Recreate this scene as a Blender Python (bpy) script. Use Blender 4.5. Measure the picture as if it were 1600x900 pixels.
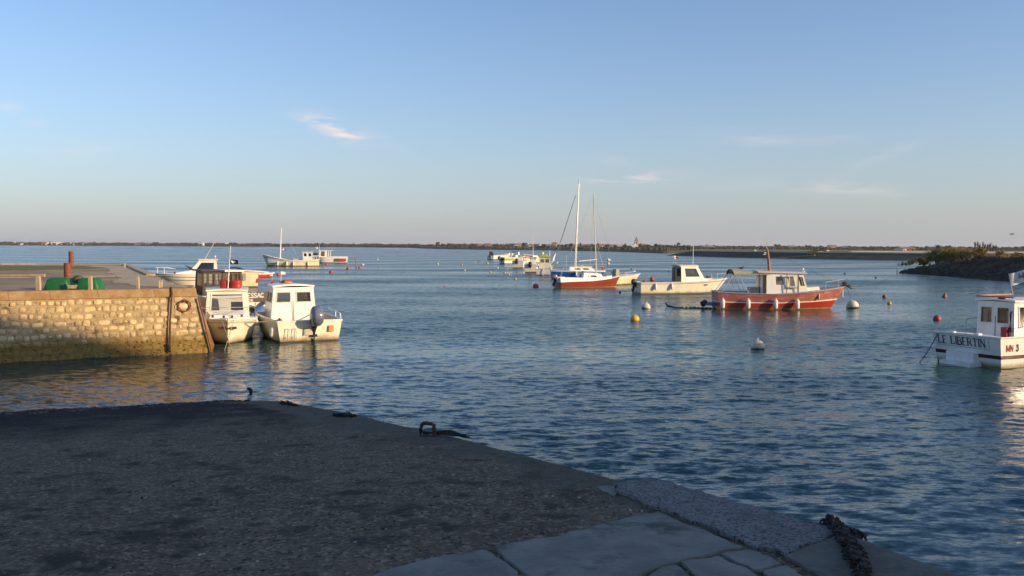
import bpy, math, random
import numpy as np
from mathutils import Vector as V, Matrix

for _o in list(bpy.data.objects):
    bpy.data.objects.remove(_o)
SC = bpy.context.scene
COL = SC.collection
R = math.radians
PI = math.pi
rnd = random.Random(7)

# ------------------------------------------------------------------ camera, sky, sun, exposure
CAMZ = 3.1
FPX = 1400.0
cam_d = bpy.data.cameras.new('camera')
cam_d.sensor_width = 36
cam_d.lens = 36 * FPX / 1600
cam_d.clip_start = .05
cam_d.clip_end = 20000
cam = bpy.data.objects.new('camera', cam_d)
COL.objects.link(cam)
PITCH = math.atan(66 / FPX)
ROLL = R(.27)
CM = Matrix.Translation((0, 0, CAMZ)) @ Matrix.Rotation(PI / 2 - PITCH, 4, 'X') @ Matrix.Rotation(ROLL, 4, 'Z')
cam.matrix_world = CM
SC.camera = cam

SUN_DIR = V((.92, -.39, 0)).normalized()
SUN_EL = R(14.5)
SD = V((SUN_DIR.x * math.cos(SUN_EL), SUN_DIR.y * math.cos(SUN_EL), math.sin(SUN_EL)))
sun_d = bpy.data.lights.new('sun', 'SUN')
sun_d.energy = 3.9
sun_d.angle = R(.5)
sun_d.color = (1, .72, .43)
sun = bpy.data.objects.new('sun', sun_d)
COL.objects.link(sun)
sun.rotation_mode = 'QUATERNION'
sun.rotation_quaternion = SD.to_track_quat('Z', 'Y')

W = bpy.data.worlds.new('World')
SC.world = W
W.use_nodes = True
SKY_STRENGTH = .12


def build_world():
    nt = W.node_tree
    N, Lk = nt.nodes, nt.links
    N.clear()
    out = N.new('ShaderNodeOutputWorld')
    bg = N.new('ShaderNodeBackground')
    bg.inputs[1].default_value = SKY_STRENGTH
    sky = N.new('ShaderNodeTexSky')
    sky.sky_type = 'NISHITA'
    sky.sun_disc = False
    sky.sun_elevation = SUN_EL
    sky.sun_rotation = math.atan2(SUN_DIR.x, SUN_DIR.y)
    sky.air_density = 1.0
    sky.dust_density = .9
    sky.ozone_density = 3
    sky.altitude = 0
    # wisps of cirrus, as noise limited to soft patches of the sky (azimuth, elevation)
    tc = N.new('ShaderNodeTexCoord')
    sep = N.new('ShaderNodeSeparateXYZ')
    Lk.new(tc.outputs['Generated'], sep.inputs[0])

    def mth(op, a, b=None, clamp=False):
        n = N.new('ShaderNodeMath')
        n.operation = op
        n.use_clamp = clamp
        for i, q in enumerate((a, b)):
            if q is None:
                continue
            if isinstance(q, (int, float)):
                n.inputs[i].default_value = q
            else:
                Lk.new(q, n.inputs[i])
        return n.outputs[0]
    az = mth('ARCTAN2', sep.outputs[0], sep.outputs[1])
    el = mth('ARCSINE', sep.outputs[2])
    comb = N.new('ShaderNodeCombineXYZ')
    Lk.new(mth('MULTIPLY', az, 9.0), comb.inputs[0])
    Lk.new(mth('MULTIPLY', el, 60.0), comb.inputs[1])
    no = N.new('ShaderNodeTexNoise')
    no.inputs['Scale'].default_value = 1.6
    no.inputs['Detail'].default_value = 7
    no.inputs['Roughness'].default_value = .62
    no.inputs['Distortion'].default_value = .6
    Lk.new(comb.outputs[0], no.inputs['Vector'])
    mr = N.new('ShaderNodeMapRange')
    mr.inputs['From Min'].default_value = .40
    mr.inputs['From Max'].default_value = .72
    Lk.new(no.outputs['Fac'], mr.inputs['Value'])
    total = None
    # px, py of the cloud, half width, half height in px, slope, strength
    for (px, py, hw, hh, sl, st) in [(525, 200, 42, 14, .33, 1.5), (503, 191, 28, 6, .15, 1.4), (535, 208, 24, 9, .3, 1.1), (605, 222, 26, 10, .4, .3),
                                 (985, 278, 58, 7, -.03, 1.7), (1230, 216, 95, 11, .05, .5), (1160, 230, 32, 7, 0, .45),
                                 (1310, 293, 70, 8, .1, .8), (1380, 245, 60, 8, -.4, .35), (1250, 306, 25, 5, 0, .45),
                                 (95, 232, 60, 13, -.05, .5), (8, 166, 18, 9, 0, .8), (50, 192, 20, 9, 0, .35),
                                 (1150, 290, 60, 8, 0, .3), (955, 252, 30, 10, 0, .25)]:
        d = ray(px, py)
        a0 = math.atan2(d.x, d.y)
        e0 = math.asin(d.z)
        sa, se = hw / FPX, hh / FPX
        da = mth('SUBTRACT', az, a0)
        de = mth('SUBTRACT', el, e0)
        de = mth('ADD', de, mth('MULTIPLY', da, sl))
        u = mth('MULTIPLY', da, 1 / sa)
        w = mth('MULTIPLY', de, 1 / se)
        q = mth('ADD', mth('MULTIPLY', u, u), mth('MULTIPLY', w, w))
        g = mth('MULTIPLY', mth('EXPONENT', mth('MULTIPLY', q, -.9)), st)
        total = g if total is None else mth('ADD', total, g)
    fac = mth('MULTIPLY', mth('MULTIPLY', total, mr.outputs[0]), .62, True)
    # pale grey air low over the whole horizon
    hz = N.new('ShaderNodeMix')
    hz.data_type = 'RGBA'
    Lk.new(mth('MULTIPLY', mth('EXPONENT', mth('MULTIPLY', mth('ABSOLUTE', el), -9.0)), .72), hz.inputs[0])
    wb = N.new('ShaderNodeMix')
    wb.data_type = 'RGBA'
    wb.blend_type = 'MULTIPLY'
    wb.inputs[0].default_value = 1
    wb.inputs[7].default_value = (.98, .985, 1.07, 1)
    Lk.new(sky.outputs[0], wb.inputs[6])
    Lk.new(wb.outputs[2], hz.inputs[6])
    hz.inputs[7].default_value = (2.70, 2.74, 3.10, 1)
    mix = N.new('ShaderNodeMix')
    mix.data_type = 'RGBA'
    Lk.new(fac, mix.inputs[0])
    Lk.new(hz.outputs[2], mix.inputs[6])
    mix.inputs[7].default_value = (5.0, 4.35, 4.2, 1)
    Lk.new(mix.outputs[2], bg.inputs[0])
    Lk.new(bg.outputs[0], out.inputs[0])


SC.view_settings.view_transform = 'Standard'
SC.view_settings.look = 'None'
SC.view_settings.exposure = 0.62
SC.view_settings.gamma = 1
SC.render.engine = 'CYCLES'
SC.cycles.use_denoising = True
SC.cycles.max_bounces = 8
SC.cycles.transparent_max_bounces = 16
SC.cycles.caustics_reflective = True
SC.cycles.sample_clamp_indirect = 40
SC.cycles.volume_bounces = 0


# ------------------------------------------------------------------ where a pixel of the photograph lies in the place
def ray(px, py):
    return (CM.to_3x3() @ V((px - 800, -(py - 450), -FPX))).normalized()


def at_z(px, py, z=0.):
    d = ray(px, py)
    t = (z - CAMZ) / d.z
    return V((d.x * t, d.y * t, z))


def at_d(px, py, D):
    d = ray(px, py)
    t = D / d.y
    return V((d.x * t, D, CAMZ + d.z * t))


build_world()


# ------------------------------------------------------------------ materials
MATS = {}


def pm(name, c1, c2=None, scale=4., rough=.6, bump=0., bscale=None, metal=0., spec=.5, detail=5, lo=.35, hi=.65,
       wl=None, rnd_v=0., stretch=None, c3=None, s3=1., f3=.5, world=False, coat=0., bdist=.02):
    """Principled with noise-mixed colour, optional fine relief and a dirty waterline band."""
    m = bpy.data.materials.new(name)
    m.use_nodes = True
    nt = m.node_tree
    N, Lk = nt.nodes, nt.links
    b = N['Principled BSDF']
    b.inputs['Roughness'].default_value = rough
    b.inputs['Metallic'].default_value = metal
    b.inputs['Specular IOR Level'].default_value = spec
    b.inputs['Coat Weight'].default_value = coat
    b.inputs['Coat Roughness'].default_value = .12
    if world:
        geo = N.new('ShaderNodeNewGeometry')
        vec = geo.outputs['Position']
    else:
        tc = N.new('ShaderNodeTexCoord')
        vec = tc.outputs['Object']
    if stretch:
        mp = N.new('ShaderNodeMapping')
        mp.inputs['Scale'].default_value = stretch
        Lk.new(vec, mp.inputs[0])
        nvec = mp.outputs[0]
    else:
        nvec = vec
    if c2 is None:
        c2 = tuple(x * .82 for x in c1)

    def noise(s, det=detail):
        n = N.new('ShaderNodeTexNoise')
        n.inputs['Scale'].default_value = s
        n.inputs['Detail'].default_value = det
        n.inputs['Roughness'].default_value = .62
        Lk.new(nvec, n.inputs['Vector'])
        return n.outputs['Fac']

    def rng(src, a, bb):
        r = N.new('ShaderNodeMapRange')
        r.inputs['From Min'].default_value = a
        r.inputs['From Max'].default_value = bb
        Lk.new(src, r.inputs['Value'])
        return r.outputs[0]

    def mix(f, a, bb):
        x = N.new('ShaderNodeMix')
        x.data_type = 'RGBA'
        for i, q in ((0, f), (6, a), (7, bb)):
            if isinstance(q, tuple):
                x.inputs[i].default_value = (*q, 1)
            elif isinstance(q, float):
                x.inputs[i].default_value = q
            else:
                Lk.new(q, x.inputs[i])
        return x.outputs[2]
    col = mix(rng(noise(scale), lo, hi), c1, c2)
    if c3:
        col = mix(rng(noise(s3), f3, f3 + .12), col, c3)
    if rnd_v:
        oi = N.new('ShaderNodeObjectInfo')
        hs = N.new('ShaderNodeHueSaturation')
        vr = N.new('ShaderNodeMapRange')
        vr.inputs['To Min'].default_value = 1 - rnd_v
        vr.inputs['To Max'].default_value = 1 + rnd_v
        Lk.new(oi.outputs['Random'], vr.inputs['Value'])
        Lk.new(vr.outputs[0], hs.inputs['Value'])
        Lk.new(col, hs.inputs['Color'])
        col = hs.outputs[0]
    if wl:
        zc, hw, dirt = wl
        sp = N.new('ShaderNodeSeparateXYZ')
        Lk.new(vec, sp.inputs[0])
        ad = N.new('ShaderNodeMath')
        ad.operation = 'MULTIPLY_ADD'
        Lk.new(noise(3.5), ad.inputs[0])
        ad.inputs[1].default_value = -hw * 2.4
        Lk.new(sp.outputs[2], ad.inputs[2])
        r = N.new('ShaderNodeMapRange')
        r.inputs['From Min'].default_value = zc + hw - hw * 1.2
        r.inputs['From Max'].default_value = zc - hw - hw * 1.2
        Lk.new(ad.outputs[0], r.inputs['Value'])
        col = mix(r.outputs[0], col, dirt)
    Lk.new(col, b.inputs['Base Color'])
    if bump:
        bn = N.new('ShaderNodeBump')
        bn.inputs['Strength'].default_value = bump
        bn.inputs['Distance'].default_value = bdist
        Lk.new(noise(bscale or scale * 6, 6), bn.inputs['Height'])
        Lk.new(bn.outputs[0], b.inputs['Normal'])
    MATS[name] = m
    return m


def glass(name, tint, fac=.35):
    m = bpy.data.materials.new(name)
    m.use_nodes = True
    nt = m.node_tree
    N, Lk = nt.nodes, nt.links
    N.clear()
    o = N.new('ShaderNodeOutputMaterial')
    t = N.new('ShaderNodeBsdfTransparent')
    t.inputs[0].default_value = (*tint, 1)
    g = N.new('ShaderNodeBsdfGlossy')
    g.inputs['Roughness'].default_value = .09
    g.inputs[0].default_value = (.9, .9, .9, 1)
    dsh = N.new('ShaderNodeBsdfDiffuse')
    dsh.inputs[0].default_value = (.35, .33, .28, 1)
    fr = N.new('ShaderNodeFresnel')
    fr.inputs[0].default_value = 1.5
    m1 = N.new('ShaderNodeMixShader')
    m1.inputs[0].default_value = fac
    Lk.new(t.outputs[0], m1.inputs[1])
    Lk.new(dsh.outputs[0], m1.inputs[2])
    m2 = N.new('ShaderNodeMixShader')
    Lk.new(fr.outputs[0], m2.inputs[0])
    Lk.new(m1.outputs[0], m2.inputs[1])
    Lk.new(g.outputs[0], m2.inputs[2])
    Lk.new(m2.outputs[0], o.inputs[0])
    MATS[name] = m
    return m


DIRT = (.20, .16, .06)
WHITE = pm('white_gelcoat', (.80, .78, .72), (.70, .67, .58), 1.6, .35, wl=(.10, .07, DIRT), coat=.3)
CREAM = pm('cream_gelcoat', (.84, .79, .62), (.74, .68, .50), 1.6, .4, wl=(.14, .10, (.22, .15, .05)))
YELLOWISH = pm('yellowed_gelcoat', (.80, .72, .42), (.66, .58, .34), 1.4, .4, wl=(.10, .06, DIRT))
WPAINT = pm('white_paint', (.80, .79, .75), (.66, .64, .58), 3.5, .5, bump=.05)
WCAB = pm('white_cabin_paint', (.86, .84, .77), (.78, .75, .66), 2.2, .42, coat=.5)
PINKISH = pm('pinkish_white_paint', (.74, .62, .55), (.62, .5, .42), 3, .5)
GREYDECK = pm('grey_deck', (.36, .36, .34), (.26, .26, .25), 5, .75, bump=.2)
BEIGEDECK = pm('beige_deck', (.52, .46, .36), (.42, .37, .29), 5, .75, bump=.2)
REDHULL = pm('faded_red_paint', (.40, .13, .105), (.34, .095, .075), 1.3, .45, stretch=(1, 1, 3), c3=(.44, .19, .155), s3=2.4, f3=.5)
REDLOW = pm('red_topside_paint', (.40, .035, .028), (.32, .03, .02), 1.6, .4)
REDBOTTOM = pm('antifouling_red', (.24, .03, .02), (.16, .03, .02), 3, .7)
ORANGEHULL = pm('rust_red_gelcoat', (.29, .052, .022), (.24, .042, .018), 1.5, .32, coat=.3)
BLUEHULL = pm('blue_gelcoat', (.012, .10, .34), (.01, .08, .26), 1.5, .32, coat=.3)
NAVY = pm('navy_canvas', (.012, .015, .06), (.03, .03, .09), 6, .85, bump=.2)
NAVYP = pm('navy_paint', (.015, .02, .07), None, 6, .5)
MAROON = pm('maroon_stripe', (.07, .008, .015), None, 5, .4)
REDLETTER = pm('red_lettering', (.36, .02, .03), None, 5, .5)
REDP = pm('red_plastic', (.46, .035, .02), (.38, .025, .015), 3, .5)
REDBUOY = pm('red_buoy_plastic', (.60, .04, .03), (.42, .03, .025), 9, .5, rnd_v=.12, wl=(-.04, .05, (.10, .03, .02)))
DARKRED = pm('dull_red_buoy_plastic', (.36, .05, .03), (.22, .04, .02), 9, .55, rnd_v=.15, wl=(-.02, .06, (.05, .03, .02)))
ORANGEP = pm('orange_plastic', (.75, .12, .02), (.62, .1, .02), 4, .5)
YBUOY = pm('yellow_buoy_plastic', (.60, .36, .07), (.48, .28, .06), 9, .5, rnd_v=.12, wl=(-.04, .05, (.16, .1, .03)))
YBIG = pm('orange_yellow_buoy', (.80, .42, .03), (.68, .34, .03), 7, .5, wl=(-.1, .05, (.2, .12, .03)))
WBUOY = pm('white_buoy_plastic', (.72, .66, .50), (.50, .44, .28), 8, .5, rnd_v=.1, wl=(.01, .04, (.04, .04, .018)), c3=(.16, .15, .06), s3=4, f3=.66)
BBUOY = pm('black_buoy_plastic', (.02, .02, .022), None, 6, .5)
GREENP = pm('green_plastic', (.012, .15, .03), (.015, .10, .03), 6, .5)
BLACKP = pm('black_rubber', (.018, .018, .02), (.03, .03, .03), 6, .5)
COWL = pm('grey_engine_cowl', (.16, .19, .24), (.11, .13, .17), 5, .3, coat=.5)
ENGDK = pm('dark_engine_metal', (.03, .032, .036), (.06, .05, .04), 10, .5, metal=.3)
METAL = pm('stainless_tube', (.66, .65, .6), (.5, .5, .47), 8, .35, metal=.35)
MASTM = pm('cream_mast', (.66, .60, .48), (.56, .5, .4), 6, .45)
WOODV = pm('varnished_wood', (.36, .14, .035), (.24, .09, .025), 7, .45, stretch=(1, 1, .12))
WOODG = pm('weathered_wood', (.52, .40, .24), (.38, .28, .16), 9, .8, bump=.3, stretch=(1, 1, .2))
DKWOOD = pm('dark_painted_wood', (.025, .02, .018), (.05, .035, .025), 8, .6)
BRWOOD = pm('brown_wood', (.13, .08, .045), (.08, .05, .03), 8, .7)
ROPE = pm('pale_rope', (.45, .4, .28), (.3, .26, .18), 40, .9)
DKROPE = pm('dark_weedy_rope', (.02, .018, .014), (.035, .03, .02), 30, .9, bump=.4)
RUST = pm('rusty_iron', (.085, .04, .025), (.05, .025, .018), 12, .85, bump=.4, c3=(.15, .06, .03), s3=7, f3=.55)
RUSTR = pm('red_rusty_pile', (.26, .075, .04), (.16, .05, .03), 10, .85, bump=.4, c3=(.09, .04, .03), s3=5, f3=.58)
CANVAS = pm('ochre_canvas', (.50, .42, .20), (.42, .34, .15), 5, .85, bump=.15)
FLAGW = pm('white_flag_cloth', (.78, .76, .72), (.68, .66, .62), 8, .9)
FLAGR = pm('red_flag_cloth', (.6, .05, .05), None, 8, .9)
FLAGB = pm('black_flag_cloth', (.018, .018, .025), None, 8, .9)
LIME = pm('lime_cover', (.52, .56, .03), (.42, .46, .03), 4, .8)
GLASS = glass('cabin_glass', (.84, .85, .82), .07)
DGLASS = glass('dark_cabin_glass', (.22, .21, .17), .06)
SEAWEED = pm('brown_seaweed', (.035, .022, .012), (.02, .014, .01), 40, .7, bump=.5)


# ------------------------------------------------------------------ mesh helpers
def empty(name, loc, label=None, cat=None, group=None, rz=0.):
    o = bpy.data.objects.new(name, None)
    COL.objects.link(o)
    o.location = loc
    o.rotation_euler = (0, 0, rz)
    tag(o, label, cat, group)
    return o


def tag(o, label=None, cat=None, group=None, kind=None):
    for k, x in (('label', label), ('category', cat), ('group', group), ('kind', kind)):
        if x:
            o[k] = x
    return o


class MB:
    def __init__(s):
        s.v, s.f, s.m = [], [], []

    def add(s, vs, fs, mi=0, M=None):
        k = len(s.v)
        if M is not None:
            vs = [M @ V(p) for p in vs]
        s.v += [tuple(p) for p in vs]
        s.f += [tuple(i + k for i in f) for f in fs]
        s.m += [mi] * len(fs)
        return s

    def box(s, c, sz, mi=0, M=None, taper=1.):
        x, y, z = sz[0] / 2, sz[1] / 2, sz[2] / 2
        vs = []
        for k in (-1, 1):
            q = taper if k > 0 else 1
            for (i, j) in ((-1, -1), (1, -1), (1, 1), (-1, 1)):
                vs.append((c[0] + i * x * q, c[1] + j * y * q, c[2] + k * z))
        return s.add(vs, [(0, 3, 2, 1), (4, 5, 6, 7), (0, 1, 5, 4), (1, 2, 6, 5), (2, 3, 7, 6), (3, 0, 4, 7)], mi, M)

    def tube(s, pts, r, n=6, mi=0, M=None, cap=True):
        pts = [V(p) for p in pts]
        if not isinstance(r, (list, tuple)):
            r = [r] * len(pts)
        vs, fs = [], []
        up = V((0, 0, 1))
        for i, p in enumerate(pts):
            d = (pts[min(i + 1, len(pts) - 1)] - pts[max(i - 1, 0)])
            d = d.normalized() if d.length > 1e-9 else V((0, 0, 1))
            a = d.cross(up)
            if a.length < .05:
                a = d.cross(V((1, 0, 0)))
            a.normalize()
            b = d.cross(a)
            for k in range(n):
                t = 2 * PI * k / n
                vs.append(p + (a * math.cos(t) + b * math.sin(t)) * r[i])
        for i in range(len(pts) - 1):
            for k in range(n):
                k2 = (k + 1) % n
                fs.append((i * n + k, i * n + k2, (i + 1) * n + k2, (i + 1) * n + k))
        if cap:
            fs.append(tuple(range(n)))
            fs.append(tuple(range(len(pts) * n - 1, (len(pts) - 1) * n - 1, -1)))
        return s.add(vs, fs, mi, M)

    def lathe(s, prof, n=12, c=(0, 0, 0), mi=0, M=None):
        vs, fs = [], []
        for (r, z) in prof:
            for k in range(n):
                t = 2 * PI * k / n
                vs.append((c[0] + r * math.cos(t), c[1] + r * math.sin(t), c[2] + z))
        for i in range(len(prof) - 1):
            for k in range(n):
                k2 = (k + 1) % n
                fs.append((i * n + k, i * n + k2, (i + 1) * n + k2, (i + 1) * n + k))
        fs.append(tuple(range(n - 1, -1, -1)))
        fs.append(tuple(range((len(prof) - 1) * n, len(prof) * n)))
        return s.add(vs, fs, mi, M)

    def ball(s, c, r, n=12, mi=0, sz=(1, 1, 1), M=None):
        prof = []
        m = max(4, n // 2)
        for i in range(m + 1):
            t = -PI / 2 + PI * i / m
            prof.append((max(.001, math.cos(t)) * r, math.sin(t) * r))
        S = Matrix.Translation(c) @ Matrix.Diagonal((*sz, 1))
        if M is not None:
            S = M @ S
        return s.lathe(prof, n, (0, 0, 0), mi, S)

    def prism(s, poly, z0, z1, mi=0, M=None, mt=None):
        n = len(poly)
        g = lambda z, p: z(p) if callable(z) else z
        vs = [(p[0], p[1], g(z0, p)) for p in poly] + [(p[0], p[1], g(z1, p)) for p in poly]
        a = sum(poly[i][0] * poly[(i + 1) % n][1] - poly[(i + 1) % n][0] * poly[i][1] for i in range(n))
        fs = [(i, (i + 1) % n, n + (i + 1) % n, n + i) for i in range(n)]
        top = [tuple(range(n, 2 * n))]
        bot = [tuple(range(n - 1, -1, -1))]
        if a < 0:
            fs = [f[::-1] for f in fs]
            top = [top[0][::-1]]
            bot = [bot[0][::-1]]
        return s.add(vs, fs + top + bot, mi, M)

    def supr(s, secs, n=16, mi=0, M=None, e=.6):
        """stack of superellipse rings: (z, cx, cy, rx, ry)"""
        vs, fs = [], []
        for (z, cx, cy, rx, ry) in secs:
            for k in range(n):
                t = 2 * PI * k / n
                c_, s_ = math.cos(t), math.sin(t)
                vs.append((cx + rx * math.copysign(abs(c_) ** e, c_), cy + ry * math.copysign(abs(s_) ** e, s_), z))
        for i in range(len(secs) - 1):
            for k in range(n):
                k2 = (k + 1) % n
                fs.append((i * n + k, i * n + k2, (i + 1) * n + k2, (i + 1) * n + k))
        fs.append(tuple(range(n - 1, -1, -1)))
        fs.append(tuple(range((len(secs) - 1) * n, len(secs) * n)))
        return s.add(vs, fs, mi, M)

    def build(s, name, mats, parent=None, loc=None, smooth=35, kind=None, rot=None):
        me = bpy.data.meshes.new(name)
        me.from_pydata(s.v, [], s.f)
        if not isinstance(mats, (list, tuple)):
            mats = [mats]
        for m in mats:
            me.materials.append(m)
        if len(mats) > 1:
            me.polygons.foreach_set('material_index', s.m)
        if smooth:
            me.polygons.foreach_set('use_smooth', [True] * len(me.polygons))
            me.set_sharp_from_angle(angle=R(smooth))
        me.update()
        o = bpy.data.objects.new(name, me)
        COL.objects.link(o)
        if parent is not None:
            o.parent = parent
        if loc is not None:
            o.location = loc
        if rot is not None:
            o.rotation_euler = rot
        if kind:
            o['kind'] = kind
        return o


def lerp(a, b, t):
    return a + (b - a) * t


def copy_obj(o, parent=None, loc=None):
    c = o.copy()
    COL.objects.link(c)
    if parent is not None:
        c.parent = parent
    if loc is not None:
        c.location = loc
    return c


def interp(x, xs, ys):
    return float(np.interp(x, xs, ys))


# lettering: strokes on a 0..1 grid, (points, heavy?)
GL = {
    'L': (.62, [([(0, 1), (0, 0)], 1), ([(0, 0), (.6, 0)], 0), ([(.6, 0), (.6, .2)], 0)]),
    'E': (.64, [([(0, 1), (0, 0)], 1), ([(0, 0), (.58, 0)], 0), ([(0, .5), (.42, .5)], 0), ([(0, 1), (.56, 1)], 0)]),
    'I': (.1, [([(0.05, 1), (0.05, 0)], 1)]),
    'B': (.66, [([(0, 1), (0, 0)], 1), ([(0, 1), (.42, .98), (.54, .86), (.52, .62), (.4, .52), (0, .52)], 0),
                ([(.4, .52), (.6, .42), (.64, .22), (.5, .03), (0, 0)], 1)]),
    'R': (.7, [([(0, 1), (0, 0)], 1), ([(0, 1), (.42, .98), (.58, .85), (.56, .6), (.4, .5), (0, .5)], 0), ([(.3, .5), (.7, 0)], 1)]),
    'T': (.72, [([(.36, 1), (.36, 0)], 1), ([(0, 1), (.72, 1)], 0), ([(0, 1), (0, .84)], 0), ([(.72, 1), (.72, .84)], 0)]),
    'N': (.74, [([(0, 0), (0, 1)], 0), ([(0, 1), (.7, 0)], 1), ([(.7, 0), (.7, 1)], 0)]),
    'M': (.9, [([(0, 0), (0, 1)], 1), ([(0, 1), (.42, .1), (.84, 1)], 0), ([(.84, 1), (.84, 0)], 1)]),
    'S': (.6, [([(.56, .85), (.42, 1), (.12, .98), (.02, .78), (.14, .58), (.46, .44), (.58, .24), (.46, .02), (.14, 0), (0, .16)], 1)]),
    'A': (.72, [([(0, 0), (.35, 1)], 0), ([(.35, 1), (.7, 0)], 1), ([(.14, .36), (.58, .36)], 0)]),
    'C': (.64, [([(.6, .82), (.44, .98), (.2, .96), (.02, .7), (.02, .3), (.2, .03), (.44, .02), (.6, .18)], 1)]),
    'P': (.62, [([(0, 1), (0, 0)], 1), ([(0, 1), (.42, .98), (.56, .85), (.54, .6), (.4, .5), (0, .5)], 0)]),
    'H': (.66, [([(0, 1), (0, 0)], 1), ([(.62, 1), (.62, 0)], 1), ([(0, .5), (.62, .5)], 0)]),
    '3': (.6, [([(.04, .85), (.2, 1), (.46, .96), (.54, .76), (.4, .54), (.2, .52)], 1), ([(.4, .54), (.58, .38), (.56, .12), (.36, 0), (.1, .02), (0, .16)], 1)]),
    ' ': (.35, []),
}


def lettering(txt, org, rt, up, h, w_bold=.16, w_thin=.07, serif=False, gap=.16, th=.004, wid=1.):
    """flat painted letters as thin raised strips; org = lower left"""
    mb = MB()
    org, rt, up = V(org), V(rt).normalized(), V(up).normalized()
    nz = rt.cross(up)
    x = 0.

    def strip(a, b, w):
        d = (b - a)
        if d.length < 1e-6:
            return
        d.normalize()
        pr = V((-d.y, d.x)) * (w / 2)
        ex = d * (w * .3)
        q = [a - ex - pr, b + ex - pr, b + ex + pr, a - ex + pr]
        P = [org + rt * (p.x * h * wid) + up * (p.y * h) for p in q]
        mb.add([p for p in P] + [p + nz * th for p in P],
               [(4, 5, 6, 7), (0, 1, 5, 4), (1, 2, 6, 5), (2, 3, 7, 6), (3, 0, 4, 7)])
    for ch in txt:
        wd, st = GL[ch]
        for pts, heavy in st:
            P = [V((x + p[0], p[1])) for p in pts]
            for a, b in zip(P[:-1], P[1:]):
                strip(a, b, w_bold if heavy else w_thin)
            if serif and len(P) == 2 and abs(P[0].x - P[1].x) < .01 and abs(P[0].y - P[1].y) > .6:
                for yy in (0, 1):
                    strip(V((P[0].x - .13, yy)), V((P[0].x + .13, yy)), w_thin)
        x += wd + gap
    return mb, x * h * wid


# ------------------------------------------------------------------ boat builders (local x forward, z=0 the waterline)
class Boat:
    pass


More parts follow.
